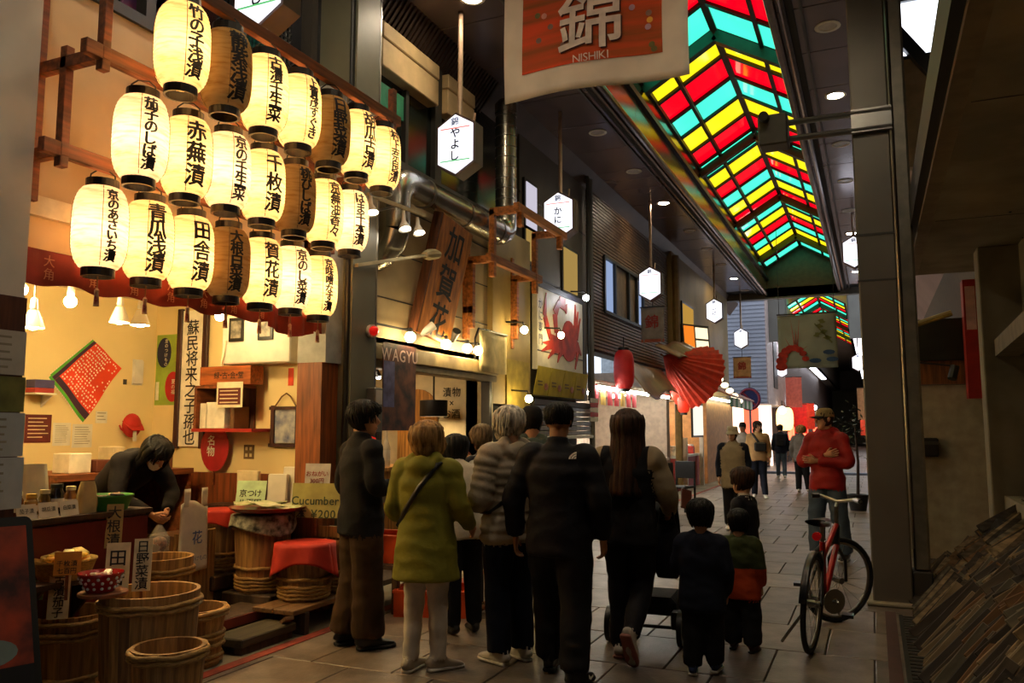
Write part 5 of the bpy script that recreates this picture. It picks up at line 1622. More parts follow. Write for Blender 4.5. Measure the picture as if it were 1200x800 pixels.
# red bunting flags
for i in range(7):
    y = 13.75 + i * .42
    o = MB().grid(lambda u, v: (.01 * math.sin(u * 5), (u - .5) * .32, -.34 * v), 5, 5, .004).build('bunting_flag', mat('bunting_%d' % (i % 3), ('#b3202a', '#d9a84a', '#e6ded0')[i % 3 if i % 2 else 0], .7))
    o.location = (-4.47, y, 2.295)
    tag(o, ['first', 'second', 'third', 'fourth', 'fifth', 'sixth', 'seventh'][i] + ' small flag under the eaves of the first market stall', 'flag', 'flags under the eaves')
# elongated red lantern
def tall_lantern(x, y, z, r, h, col, e, label, name='red_lantern'):
    t = thing(name, label, 'lantern', (x, y, z))
    prof = [((r * .55 + r * .45 * (1 - (abs(k - 8) / 8) ** 3) ** .6) * (1 + (.02 if k % 2 else 0)), -h / 2 + h * k / 16) for k in range(17)]
    MB().lathe(prof, 18, cap=False).build('paper_body', mat('lantern_' + col, col, .6, emit=e, ecol=col), t, smooth='all')
    MB().lathe([(r * .56, h / 2), (r * .56, h / 2 + .05)], 16).build('top_ring', M_BLACK, t)
    MB().lathe([(r * .56, -h / 2 - .05), (r * .56, -h / 2)], 16).build('bottom_ring', M_BLACK, t)
    MB().tube([(0, 0, h / 2), (0, 0, h / 2 + .25)], .01, 6).build('cord', M_BLACK, t)
    return t
tall_lantern(-4.2, 14.6, 2.62, .19, .72, '#9c1612', .12, 'dark red elongated lantern in front of the slatted house')
tall_lantern(-4.0, 18.8, 2.12, .14, .45, '#d8341c', .5, 'small bright red lantern hanging under the parasol')
tall_lantern(-3.55, 37.5, 1.95, .36, 1.0, '#ffca7a', 2.0, 'glowing cream lantern at the start of the next arcade', 'cream_lantern')
# brown tarpaulin awning and parasol
o = MB().grid(lambda u, v: (-4.4 + .55 * v + .04 * math.sin(u * 9), 15.1 + 3.2 * u - .3 * v, 2.85 - .65 * v - .12 * math.sin(u * 7) * v), 24, 10, .01).build('tarpaulin', mat('tarp', '#8a6a50', .35, var=.25, scale=3, bump=.3, bscale=9), smooth='all')
tag(o, 'brown plastic tarpaulin awning beside the parasol', 'awning')
def parasol():
    t = thing('paper_parasol', 'big tilted red paper parasol with ribs', 'parasol', (-3.72, 19.0, 2.72))
    ax = Vector((-.6, -1.05, .48)).normalized()
    a = ax.cross(Vector((0, 0, 1))).normalized()
    b = ax.cross(a)
    n = 26
    apex = ax * 1.2
    for k in range(n):
        a0, a1 = 2 * PI * k / n, 2 * PI * (k + 1) / n
        p0, p1 = (a * math.cos(a0) + b * math.sin(a0)) * .8, (a * math.cos(a1) + b * math.sin(a1)) * .8
        o = (p0 + p1).normalized()
        mid = (p0 + p1) / 2 - o * .05
        MB().add([apex, p0, mid, p1, apex + ax * .01, p0 + o * .01, mid + o * .01, p1 + o * .01], [(0, 1, 2), (0, 2, 3), (4, 6, 5), (4, 7, 6), (1, 5, 6, 2), (2, 6, 7, 3)]).build('panel', mat('parasol_red', '#d1381f', .6, var=.12), t)
        MB().bar(apex * .97, p0, .014, .014).build('rib', mat('parasol_rib', '#7a2a18', .6), t)
    MB().tube([apex * 1.06, -ax * .5], .022, 8).build('handle', M_RACK, t)
parasol()
o = MB().grid(lambda u, v: (-4.38 + .5 * v + .35 * u, 17.7 + 1.3 * u + .25 * v, 3.36 - .28 * v + .22 * u + .03 * math.sin(u * 12)), 16, 6, .01).build('tarpaulin', MATS['tarp'], smooth='all')
tag(o, 'brown plastic sheet folded over the parasol', 'awning')
t = thing('lit_menu_sign', 'leaning lit menu sign with cream character tiles', 'sign', (-4.0, 20.6, 3.45))
M = frame_on((0, 0, 0), (.5, .86, .0), (-.1, .25, 1))
MB().box(-.5, .5, -.75, .75, -.1, 0, 0, M).build('case', M_DKGREY, t)
MB().box(-.45, -.08, -.7, .7, 0, .01, 0, M).build('photo_panel', glow('menu_orange', '#d9701f', .9), t)
for k in range(4):
    MB().box(-.02, .44, .38 - k * .36, .68 - k * .36, 0, .012, 0, M).build('character_tile', glow('menu_cream', '#ffe7b8', .9), t)
for i, y in enumerate((22.0, 22.6, 23.2, 23.8, 24.4, 25.0)):
    t = thing('striped_lamp', ['first', 'second', 'third', 'fourth', 'fifth', 'sixth'][i] + ' small round lamp of the string beyond the lit menu sign', 'lamp', (-3.85 + .04 * i, y, 3.0 - .13 * i), 0, 'string of small lamps')
    MB().ball((0, 0, 0), .11, .11, .08, 12, 8).build('globe', glow('string_lamp', '#ffe9c0', 1.8), t, smooth='all')
    MB().lathe([(.03, .07), (.03, .12)], 8).build('cap', M_BLACK, t)
    MB().tube([(0, 0, .1), (-.55 - .04 * i, 0, .16)], .01, 5).build('arm', M_BLACK, t)
aw = thing('shop_awning', 'sloping pink awning over the orange shop front', 'awning', (-4.3, 25.2, 2.5))
MB().add([(0, -2.2, .25), (0, 2.4, .25), (.75, 2.4, -.1), (.75, -2.2, -.1), (0, -2.2, .29), (0, 2.4, .29), (.75, 2.4, -.06), (.75, -2.2, -.06)], [(3, 2, 1, 0), (4, 5, 6, 7), (0, 1, 5, 4), (1, 2, 6, 5), (2, 3, 7, 6), (3, 0, 4, 7)]).build('cover', mat('awning_pink', '#a5705c', .6), aw)
MB().box(.1, .16, -2.0, 2.2, -.14, -.08).build('strip_lamp', glow('awning_strip', '#f6fff0', 8), aw)
for k in range(10):
    MB().box(.68, .7, -2.1 + k * .44, -1.66 + k * .44, -.36, -.1).build('valance_flap', mat('flap_%d' % (k % 2), ('#3f7a3a', '#d8d8c0')[k % 2], .7), aw)
bd = thing('menu_light_box', 'lit menu board on the orange shop front', 'menu board', (-4.28, 21.9, 1.75))
MB().box(-.05, 0, -.7, .7, -.45, .45).build('case', M_BLACK, bd)
MB().box(0, .01, -.64, .64, -.4, .4).build('lit_panel', glow('menu_box_lit', '#e6e2d0', .8), bd)
t = thing('lit_doorway', 'bright doorway of the orange shop', 'doorway', (-4.28, 21.6, 0))
MB().box(-.1, 0, -1.2, -1.1, 0, 1.3).build('jamb', M_WHITE, t)
MB().box(-.1, 0, .9, 1.0, 0, 1.3).build('jamb', M_WHITE, t)
# black stools and red cloth table by the stall
def stall_seat(x, y, rz, label):
    t = thing('folding_chair', label, 'chair', (x, y, 0), rz, 'black chairs by the market stall')
    MB().box(-.21, .21, -.2, .2, .43, .47, .01).build('seat', M_BLACK, t)
    MB().box(-.21, .21, .18, .22, .6, .92, .01).build('backrest', M_BLACK, t)
    for sx in (-.19, .19):
        MB().bar((sx, -.18, 0), (sx, -.14, .43), .03, .03).build('leg', M_BLACK, t)
        MB().bar((sx, .2, 0), (sx, .2, .92), .03, .03).build('leg', M_BLACK, t)
stall_seat(-3.45, 14.4, .4, 'black folding chair in front of the red stall table')
stall_seat(-3.35, 15.3, -.3, 'black folding chair behind the woman in the cream hat')
t = thing('stall_table', 'small table covered by a bright red cloth', 'table', (-3.75, 13.6, 0))
MB().box(-.3, .3, -.4, .4, .70, .74).build('top', M_WHITE, t)
for x in (-.26, .26):
    for y in (-.36, .36):
        MB().box(x - .02, x + .02, y - .02, y + .02, 0, .7).build('leg', M_DKGREY, t)
MB().grid(lambda u, v: (.31 + .02 * math.sin(u * 25), -.4 + .8 * u, .735 - .66 * v), 20, 4, .004).build('cloth', M_REDC, t)
MB().grid(lambda u, v: (-.31 + .62 * u, -.41 + .02 * math.sin(u * 25), .735 - .66 * v), 20, 4, .004).build('cloth', M_REDC, t)
# no parking disc
t = thing('no_parking_sign', 'round blue no parking sign with a red ring', 'sign', (-4.1, 30.6, 2.6), -.15)
MB().tube([(0, .04, -2.6), (0, .04, .6)], .04, 8).build('post', M_GREY, t)
MB().tube([(0, 0, 0), (0, -.02, 0)], .42, 24).build('disc', mat('np_blue', '#2a2f6a', .5), t)
MB().tube([(.36 * math.cos(2 * PI * k / 24), -.03, .36 * math.sin(2 * PI * k / 24)) for k in range(24)], .045, 6, closed=True).build('ring', mat('np_red', '#8a1a30', .5), t)
MB().bar((-.24, -.03, .24), (.24, -.03, -.24), .02, .07).build('slash', MATS['np_red'], t)
# cloth flags under two street lamps
for i, (y, z) in enumerate(((15.62, 3.58), (27.6, 3.55))):
    t = thing('lamp_flag', ['grey cloth flag under the lamp by the slatted house', 'tan cloth flag under the last left lamp'][i], 'flag', (-3.9, y, z), 0, 'cloth flags under the lamps')
    s = 1.0 if i == 0 else 1.25
    MB().grid(lambda u, v: ((u - .5) * .46 * s, .01 * math.sin(u * 8 + v * 4), .33 - .68 * v), 8, 8, .005).build('cloth', mat('flag_%d' % i, ('#8f857a', '#c29a70')[i], .8), t, smooth='all')
    MB().box(-.23 * s, .23 * s, -.014, .014, -.36, -.30).build('hem', mat('flag_hem', '#a5543c', .8), t)
    write('錦', .28, (0, -.018, .04), RX, UZ, mat('flag_ink', '#9a3026', .7), t, .02, name='emblem')
    MB().bar((-.25 * s, 0, .34), (.25 * s, 0, .34), .02, .02).build('rod', M_BLACK, t)
    MB().tube([(0, .03, .34), (0, .03, .75)], .008, 5).build('cord', M_BLACK, t)
# red vertical flag and lights in the next arcade
for i, (x, y, z) in enumerate(((-3.3, 42, 2.0), (-3.25, 47, 2.2), (-.25, 44, 1.9), (-3.3, 39.5, 3.2), (-.25, 38.5, 2.6))):
    t = thing('shop_streamer', ['red streamer', 'second red streamer', 'red streamer on the right', 'grey and coral flag', 'tan flag on the right'][i] + ' in the next arcade section', 'flag', (x, y, z))
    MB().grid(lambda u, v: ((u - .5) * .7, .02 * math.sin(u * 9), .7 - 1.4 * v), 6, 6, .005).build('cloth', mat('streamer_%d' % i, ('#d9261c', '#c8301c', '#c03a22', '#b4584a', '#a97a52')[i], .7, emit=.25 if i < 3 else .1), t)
    MB().bar((-.37, 0, .7), (.37, 0, .7), .03, .03).build('rod', M_BLACK, t)
for i in range(14):
    s = i % 2
    y = 36 + i * 2.6
    t = thing('shop_front_lamp', 'small bright lamp %s along the %s shops of the next arcade' % (['nearest', 'second', 'third', 'fourth', 'fifth', 'sixth', 'farthest'][i // 2], 'left' if s == 0 else 'right'), 'lamp', (-3.5 if s == 0 else .0, y, 2.3 + .3 * ((i * 7) % 3)), 0, 'shop lamps of the next arcade')
    MB().ball((0, 0, 0), .17, n=10, m=6).build('globe', glow('far_lamp_%d' % (i % 3), ('#fff2dc', '#ffd9a8', '#eef4ff')[i % 3], 6), t)
    MB().tube([(0, 0, .15), (0, 0, .4)], .02, 6).build('stem', M_BLACK, t)
for i in range(16):
    s = i % 2
    y = 41 + i * 2.2
    c = ('#ff5a3c', '#fff0d8', '#ffb060', '#ffe9f0')[(i * 5) % 4]
    t = thing('shop_sign_box', '%s sign box, %s along the %s shops of the next arcade' % ({'#ff5a3c': 'red lit', '#fff0d8': 'white lit', '#ffb060': 'amber lit', '#ffe9f0': 'pinkish lit'}[c], ['nearest', 'second', 'third', 'fourth', 'fifth', 'sixth', 'seventh', 'farthest'][i // 2], 'left' if s == 0 else 'right'), 'sign', (-3.62 if s == 0 else .12, y, 1.3 + .35 * ((i * 3) % 4)), 0, 'lit sign boxes of the next arcade')
    MB().box(-.1, .1, -.6, .6, -.35, .35).build('case', M_DKGREY, t)
    MB().box(.1 if s == 0 else -.115, .115 if s == 0 else -.1, -.55, .55, -.3, .3).build('lit_face', glow('sbox' + c, c, 3.2), t)
    MB().box(-.09, .09, -.62, -.6, -.3, .3).build('lit_end', glow('sbox' + c, c, 3.2), t)
# potted plant by the right column
pp = thing('potted_tree', 'slim potted tree in a dark pot beyond the man in red', 'plant', (-.33, 16.8, 0))
MB().lathe([(.14, 0), (.19, .28), (.2, .3), (.17, .3), (.16, .26)], 16).build('pot', M_BLACK, pp, smooth=True)
MB().tube([(0, 0, .2), (.03, 0, .9), (0, .02, 1.6)], [.03, .025, .015], 8).build('trunk', M_BLOCK, pp)
lf = MB()
rnd = random.Random(5)
for k in range(150):
    c = Vector((rnd.gauss(0, .22), rnd.gauss(0, .22), 1.45 + rnd.gauss(0, .28)))
    d = Vector((rnd.uniform(-1, 1), rnd.uniform(-1, 1), rnd.uniform(-.4, .6))).normalized() * .11
    e = d.cross(Vector((0, 0, 1))).normalized() * .03
    lf.add([c, c + d * .5 + e, c + d, c + d * .5 - e], [(0, 1, 2, 3)])
l = lf.build('foliage', mat('leaf_dark', '#26351c', .5, var=.4, scale=5), pp)
l['kind'] = 'stuff'
# ================================================================ banners over the street
def near_banner():
    t = thing('street_banner', 'large cream banner with an orange panel lettered NISHIKI', 'banner', (-2.12, 6.5, 5.2))
    def P(u, v, off=0.0):
        x = (u - .5) * 1.70
        z = .98 - v * 1.70 - .03 * (u - .5)
        return (x + .01 * math.sin(v * 6), .05 * math.sin(u * 7 + v * 2) * v + off, z)
    MB().grid(P, 24, 24, .004).build('cloth', mat('banner_cloth', '#dcd2bc', .85, var=.06, scale=3), t, smooth='all')
    MB().grid(lambda u, v: P(.11 + .76 * u, -.0 + .86 * v, -.008), 24, 24).build('orange_panel', mat('banner_orange', '#d9480f', .8, var=.35, scale=2.2, stretch=(.2, 1, 4), col2='#8a4a12'), t, smooth='all')
    def lay(txt, size, x0, z0, off, m, bold):
        V, Fc = fine(*letters(txt, size, bold), .05)
        vs = []
        for a, b in V:
            x, z = x0 + a, z0 + b
            u = x / 1.70 + .5
            v = (.98 - z - .03 * (u - .5)) / 1.70
            vs.append(P(u, v, off))
        MB().add(vs, Fc).build('lettering', m, t)
    rnd = random.Random(11)
    cols = ['#d9a63a', '#8a6a5a', '#c98a7a', '#6d6a35', '#a58aa0']
    d = [MB() for _ in cols]
    for k in range(42):
        u, v = rnd.uniform(.15, .83), rnd.uniform(.05, .84)
        c = Vector(P(u, v, -.013))
        d[k % 5].add([c + Vector((.028 * math.cos(a), 0, .028 * math.sin(a))) for a in [2 * PI * q / 10 for q in range(10)]], [tuple(range(10))])
    for q, c in zip(d, cols):
        o = q.build('dot_pattern', mat('dot' + c, c, .8), t)
        o['kind'] = 'stuff'
    for off, m, dx in ((-.018, mat('banner_shadow', '#4a1a08', .8), .012), (-.024, mat('banner_white', '#e0d3c2', .8), 0)):
        lay('錦', .62, .02 + dx, -.10 - dx, off, m, .012)
    lay('NISHIKI', .105, .02, -.45, -.028, MATS['banner_white'], 0)
    MB().bar((-.95, .0, 1.0), (.95, .0, 1.0), .03, .03).build('rod', M_STEEL, t)
    MB().tube([(-.9, 0, 1.0), (-.9, 0, .8 + CZ - 5.2)], .006, 5).build('wire', M_BLACK, t)
near_banner()
def far_banner():
    t = thing('street_banner', 'pale banner with a red prawn over the middle of the street', 'banner', (-1.2, 18.0, 3.36))
    def P(u, v, off=0.0):
        return ((u - .5) * 1.17, .03 * math.sin(u * 6 + v * 3) + off, .56 - 1.13 * v)
    MB().grid(P, 16, 14, .004).build('cloth', mat('far_banner', '#9aa08f', .85, var=.08, scale=3), t, smooth='all')
    red = mat('prawn_red', '#b5301f', .8, var=.25, scale=8)
    q = MB()
    M = frame_on((0, -.045, 0), RX, UZ)
    arc = [(-.52 + .0 * k, 0) for k in range(2)]
    prev = None
    for k in range(9):
        a = PI * (1.05 - k / 8 * .95)
        c = (-.28 + .25 * math.cos(a), -.48 + .34 * math.sin(a))
        w = .12 - .006 * k
        q.prism([(c[0] + w * math.cos(b), c[1] + w * .75 * math.sin(b)) for b in [2 * PI * i / 10 for i in range(10)]], 0, .004 + .001 * k, M)
    for (x0, x1, z1) in ((-.24, -.32, .5), (-.2, -.14, .52), (-.22, -.22, .3), (-.3, -.45, .1), (-.12, .02, -.1)):
        q.prism([(x0 - .012, -.2), (x0 + .012, -.2), (x1, z1)], 0, .005, M)
    q.build('prawn_painting', red, t)
    g = MB()
    for (x, z, a) in ((.25, .3, .5), (.33, .18, 1.2), (.2, .12, -.3), (.4, .05, .8), (.3, .4, 1.9)):
        g.prism([(x + .09 * math.cos(b + a) * (1 if i % 2 else .4), z + .05 * math.sin(b + a)) for i, b in enumerate([2 * PI * i / 8 for i in range(8)])], 0, .004, M)
    g.prism([(.15, .35), (.17, .36), (.5, -.05), (.48, -.07)], 0, .004, M)
    g.build('branch_painting', mat('branch_olive', '#6d7038', .8), t)
    b = MB()
    for (x, z) in ((.42, -.25), (.15, -.42), (.48, -.4)):
        b.prism([(x + .12 * math.cos(2 * PI * i / 10), z + .05 * math.sin(2 * PI * i / 10)) for i in range(10)], 0, .004, M)
    b.build('wave_painting', mat('wave_blue', '#2f4a6a', .8), t)
    MB().bar((-.6, 0, .58), (.6, 0, .58), .03, .03).build('rod', M_BLACK, t)
    MB().tube([(-.55, 0, .58), (-.55, 0, CZ - 3.36 + .0)], .006, 5).build('wire', M_BLACK, t)
    MB().tube([(.55, 0, .58), (.55, 0, CZ - 3.36 + .0)], .006, 5).build('wire', M_BLACK, t)
far_banner()
# ================================================================ right side things
t = thing('camera_bracket', 'double pipe bracket with a surveillance box on the right column', 'bracket', (-.07, 8.1, 4.34))
for z in (-.075, .085):
    MB().tube([(.34, -.19, z), (-.72, -.19, z + .01)], .03, 10).build('pipe', M_STEEL, t, smooth=True)
MB().box(-.82, -.55, -.32, -.08, -.14, .16, .015).build('box', mat('cam_box', '#4d4a40', .5, metal=.3), t)
MB().tube([(-.75, -.33, .12), (-.75, -.45, .1)], .045, 12).build('camera_head', M_BLACK, t, smooth=True)
MB().box(.0, .34, -.215, -.16, -.1, .12).build('clamp', M_STEEL, t)
t = thing('bamboo_pole', 'bamboo pole sticking out beside the right column', 'pole', (0, 0, 0))
MB().tube([(.30, 10.4, 2.66), (.62, 10.35, 2.76), (.86, 10.3, 2.83)], .035, 8).build('pole', mat('bamboo', '#8f7a3f', .5), t, smooth=True)
MB().tube([(.33, 10.4, 2.64), (.34, 10.39, 2.5), (.36, 10.38, 2.3)], [.02, .035, .02], 8).build('tied_rope', mat('rope', '#a59a7d', .9), t)
t = thing('red_wall_sign', 'tall red sign with white marks beside the concrete pier', 'sign', (1.0, 10.62, 2.55))
MB().box(0, .14, -.12, .12, -.68, .68).build('board', mat('sign_red', '#a0201a', .5), t)
MB().box(.02, .12, -.125, -.12, .1, .6).build('white_patch', mat('sign_patch', '#d9b0a8', .5), t)
t = thing('wall_spotlight', 'dark spotlight on a thin arm below the red sign', 'lamp', (.72, 10.3, 2.22))
MB().tube([(-.36, 0, .08), (.18, 0, 0.0)], .012, 6).build('arm', M_BLACK, t)
MB().tube([(.14, 0, .0), (.1, -.05, -.14)], .05, 10).build('head', M_BLACK, t, smooth=True)
# mound of old roof shingles on the right
def shingle_mound():
    t = thing('shingle_mound', 'tall mound of weathered thin wooden shingles stacked on edge', 'pile', (0, 0, 0))
    ms = [wood('shingle_%d' % i, c, .85, (.3, .06, 1), 30, .35) for i, c in enumerate(('#857050', '#5f5240', '#94805f', '#4a4138', '#80603e', '#736c58', '#3e372f'))]
    rnd = random.Random(21)
    meshes = []
    for m in ms:
        for s in range(2):
            L, W, T = rnd.uniform(.42, .6), rnd.uniform(.055, .09), rnd.uniform(.016, .03)
            me = MB().box(-W / 2, W / 2, -L / 2, L / 2, -T / 2, T / 2, .004).mesh('shingle')
            me.materials.append(m)
            meshes.append((me, L))
    def top(y):
        """crest height along the street"""
        return (.98 - .20 * abs(math.sin(y * .95 + .9)) + .06 * math.sin(y * 3.1)) * (1 if y < 8.3 else max(.0, 1 - (y - 8.3) / .8) ** .6)
    core = MB().grid(lambda u, v: (.42 + .86 * u, 2.2 + 6.7 * v, max(-.02, (top(2.2 + 6.7 * v) - .12) * min(1, u * 1.7))), 10, 40).build('core', mat('mound_core', '#1c150e', .95), t)
    rest = MB()
    n = 0
    y = 2.4
    while y < 8.9:
        y += rnd.uniform(.026, .046)
        for lv in (0, .7, 1.4, 2):
            c = (.16 + lv * .33 + rnd.uniform(-.05, .05)) * top(y) + .03
            x = .44 + .30 * lv + rnd.uniform(-.04, .04)
            if x + .2 > 1.3:
                x = 1.08
            d = Vector((.72, .32 + .22 * math.sin(y * 1.7 + lv), .74 + rnd.uniform(-.12, .12) - .25 * (lv > 1.3))).normalized()
            th = Vector((rnd.uniform(-.12, .12), -.92, .36 + rnd.uniform(-.12, .12)))
            th = (th - d * th.dot(d)).normalized()
            xx = d.cross(th).normalized()
            R = Matrix((xx, d, th)).transposed()
            me, L = rnd.choice(meshes)
            k = min(1.0, (c + .02) / max(.01, d.z * L / 2))
            if y > 4.6 and n < 290:
                o = shared('shingle', me, t, (x, y, c))
                o.rotation_euler = R.to_euler()
                if k < 1:
                    o.location.z = d.z * L / 2 + .005
                n += 1
            else:
                rest.cur = rnd.randrange(len(ms))
                M = R.to_4x4()
                M.translation = (x, y, max(c, d.z * .25))
                rest.box(-.035, .035, -.25, .25, -.011, .011, 0, M)
    r = rest.build('more_shingles', ms, t)
    r['kind'] = 'stuff'
    return t
shingle_mound()
# bicycle leaning by the column
def bicycle():
    t = thing('bicycle', 'black bicycle with a red seat tube parked by the right column', 'bicycle', (-.40, 6.62, 0), 0)
    d = Vector((.12, 1.0, 0)).normalized()
    M_TYRE = mat('tyre', '#0f0f0f', .7)
    red = mat('bike_red', '#a8131a', .3, coat=.4)
    blk = mat('bike_black', '#131316', .3, coat=.3)
    lean = Matrix.Rotation(math.radians(4), 4, d)
    side = Vector((d.y, -d.x, 0))
    def W(s, h, o=0.0):
        return lean @ (d * s + Vector((0, 0, h)) + side * o)
    def wheel(s, steer, nm):
        c = W(s, .33)
        f = (Matrix.Rotation(steer, 3, 'Z') @ d).normalized()
        up = (lean @ Vector((0, 0, 1))).normalized()
        def ring(r, n=36):
            return [c + f * (r * math.cos(2 * PI * k / n)) + up * (r * math.sin(2 * PI * k / n)) for k in range(n)]
        w = MB().tube(ring(.315), .02, 8, closed=True).build(nm, M_TYRE, t, smooth='all')
        MB().tube(ring(.29), .012, 6, closed=True).build('rim', M_STEEL, w, smooth='all')
        ax = f.cross(up)
        MB().tube([c - ax * .05, c + ax * .05], .025, 10).build('hub', M_STEEL, w)
        q = MB()
        for k in range(18):
            a = 2 * PI * k / 18
            q.tube([c + ax * (.03 if k % 2 else -.03), c + f * (.285 * math.cos(a)) + up * (.285 * math.sin(a))], .0016, 4, cap=False)
        s_ = q.build('spokes', M_STEEL, w)
        s_['kind'] = 'stuff'
    wheel(-.52, 0, 'rear_wheel')
    wheel(.52, -.75, 'front_wheel')
    bb, st, hd, hl = W(-.08, .28), W(-.22, .72), W(.36, .78), W(.40, .62)
    MB().tube([bb, st], .022, 10).build('seat_tube', red, t, smooth=True)
    MB().tube([bb, hl], .024, 10).build('down_tube', red, t, smooth=True)
    MB().tube([W(-.18, .6), hd], .02, 10).build('top_tube', red, t, smooth=True)
    MB().tube([hd, hl], .026, 10).build('head_tube', blk, t, smooth=True)
    for o in (-.06, .06):
        MB().tube([bb, W(-.52, .33, o)], .012, 8).build('chain_stay', blk, t)
        MB().tube([W(-.2, .66), W(-.52, .33, o)], .011, 8).build('seat_stay', blk, t)
        MB().tube([hl, W(.45, .5, o), W(.52, .33, o)], .014, 8).build('fork', blk, t)
    MB().tube([st, W(-.26, .84)], .015, 8).build('seat_post', M_STEEL, t)
    sd = MB()
    def sf(u, v):
        a = 2 * PI * v
        w = .085 * (1 - .75 * u ** 1.2) + .012
        return W(-.38 + .27 * u, .865 + .025 * math.sin(a) * (1 - .4 * u), w * math.cos(a))
    sd.grid(sf, 10, 16)
    sd.build('saddle', blk, t, smooth='all')
    MB().tube([hd, W(.34, .92), W(.40, .96)], .016, 8).build('stem', M_STEEL, t)
    b = Matrix.Rotation(-.75, 3, 'Z') @ side
    hb = W(.38, .96)
    pts = [hb - b * .29 - d * .1 + Vector((0, 0, .03)), hb - b * .2 + Vector((0, 0, .03)), hb, hb + b * .2 + Vector((0, 0, .03)), hb + b * .29 - d * .1 + Vector((0, 0, .03))]
    MB().tube(pts, .013, 8).build('handlebar', M_STEEL, t, smooth=True)
    for p, q in ((pts[0], pts[1]), (pts[4], pts[3])):
        MB().tube([p, p + (q - p) * .8], .02, 8).build('grip', blk, t)
    MB().tube([W(-.08, .28, -.09), W(-.08, .28, .09)], .02, 8).build('crank_axle', M_STEEL, t)
    MB().tube([W(-.08, .28, .07), W(-.085, .28, .075)], .09, 20).build('chainring', M_STEEL, t)
    for s, o in ((1, .09), (-1, -.09)):
        MB().tube([W(-.08, .28, o), W(-.08 + .12 * s, .28 - .11 * s, o)], .012, 8).build('crank', M_STEEL, t)
        p = W(-.08 + .12 * s, .28 - .11 * s, o + .06 * (1 if o > 0 else -1))
        MB().box(-.04, .04, -.05, .05, -.012, .012, 0, Matrix.Translation(p)).build('pedal', blk, t)
    MB().tube([W(-.45, .28, -.05), W(-.42, .04, -.2), W(-.40, .008, -.22)], .011, 8).build('kickstand', M_STEEL, t)
    def fender(u, v):
        a = math.radians(40 + 130 * u)
        return W(-.52 + .355 * math.cos(a), .33 + .355 * math.sin(a), (v - .5) * .05)
    MB().grid(fender, 16, 3, .003).build('mudguard', blk, t, smooth='all')
    MB().tube([W(-.42, .78, 0), W(-.46, .78, 0)], .03, 10).build('rear_reflector', mat('reflector', '#c01818', .2, emit=.05), t)
bicycle()
# ================================================================ people
def _loft(pts, rad, side, n=18, sq=1.0):
    """rings along pts; rad: (across, through) half widths; side: direction of 'across'"""
    pts = [Vector(p) for p in pts]
    side = Vector(side)
    N = len(pts)
    vs = []
    for i, p in enumerate(pts):
        t = (pts[min(i + 1, N - 1)] - pts[max(i - 1, 0)]).normalized()
        a = side - t * side.dot(t)
        if a.length < 1e-3:
            a = Vector((0, 1, 0)) - t * t.y
        a.normalize()
        b = t.cross(a)
        ra, rb = rad[i] if isinstance(rad[i], (tuple, list)) else (rad[i], rad[i])
        for k in range(n):
            an = 2 * PI * k / n
            c, s = math.cos(an), math.sin(an)
            c, s = math.copysign(abs(c) ** sq, c), math.copysign(abs(s) ** sq, s)
            vs.append(p + a * (ra * c) + b * (rb * s))
    fs = []
    for i in range(N - 1):
        for k in range(n):
            fs.append((i * n + k, i * n + (k + 1) % n, (i + 1) * n + (k + 1) % n, (i + 1) * n + k))
    fs.append(tuple(range(n - 1, -1, -1)))
    fs.append(tuple((N - 1) * n + k for k in range(n)))
    return vs, fs

def _dense(pts, rad, k):
    """linear resampling between rings with smooth easing, k per gap"""
    P, R_ = [], []
    pts = [Vector(p) for p in pts]
    rad = [r if isinstance(r, (tuple, list)) else (r, r) for r in rad]
    for i in range(len(pts) - 1):
        p0, p1, p2, p3 = pts[max(i - 1, 0)], pts[i], pts[i + 1], pts[min(i + 2, len(pts) - 1)]
        for j in range(k):
            t = j / k
            P.append(.5 * ((2 * p1) + (p2 - p0) * t + (2 * p0 - 5 * p1 + 4 * p2 - p3) * t * t + (3 * p1 - p0 - 3 * p2 + p3) * t ** 3))
            e = t * t * (3 - 2 * t)
            R_.append(tuple(rad[i][q] * (1 - e) + rad[i + 1][q] * e for q in (0, 1)))
    P.append(pts[-1])
    R_.append(rad[-1])
    return P, R_

class Body:
    def __init__(s):
        s.v, s.f, s.m = [], [], []          # fused by remeshing
        s.hv, s.hf = [], []                 # head, fused finer
        s.ev, s.ef, s.em = [], [], []       # kept as built
        s.mats = []
    def mi(s, m):
        if m not in s.mats:
            s.mats.append(m)
        return s.mats.index(m)
    def main(s, vf, m):
        o = len(s.v)
        s.v += vf[0]
        s.f += [tuple(i + o for i in f) for f in vf[1]]
        s.m += [s.mi(m)] * len(vf[0])
    def head(s, vf):
        o = len(s.hv)
        s.hv += vf[0]
        s.hf += [tuple(i + o for i in f) for f in vf[1]]
    def extra(s, vf, m):
        o = len(s.ev)
        s.ev += vf[0]
        s.ef += [tuple(i + o for i in f) for f in vf[1]]
        s.em += [s.mi(m)] * len(vf[1])

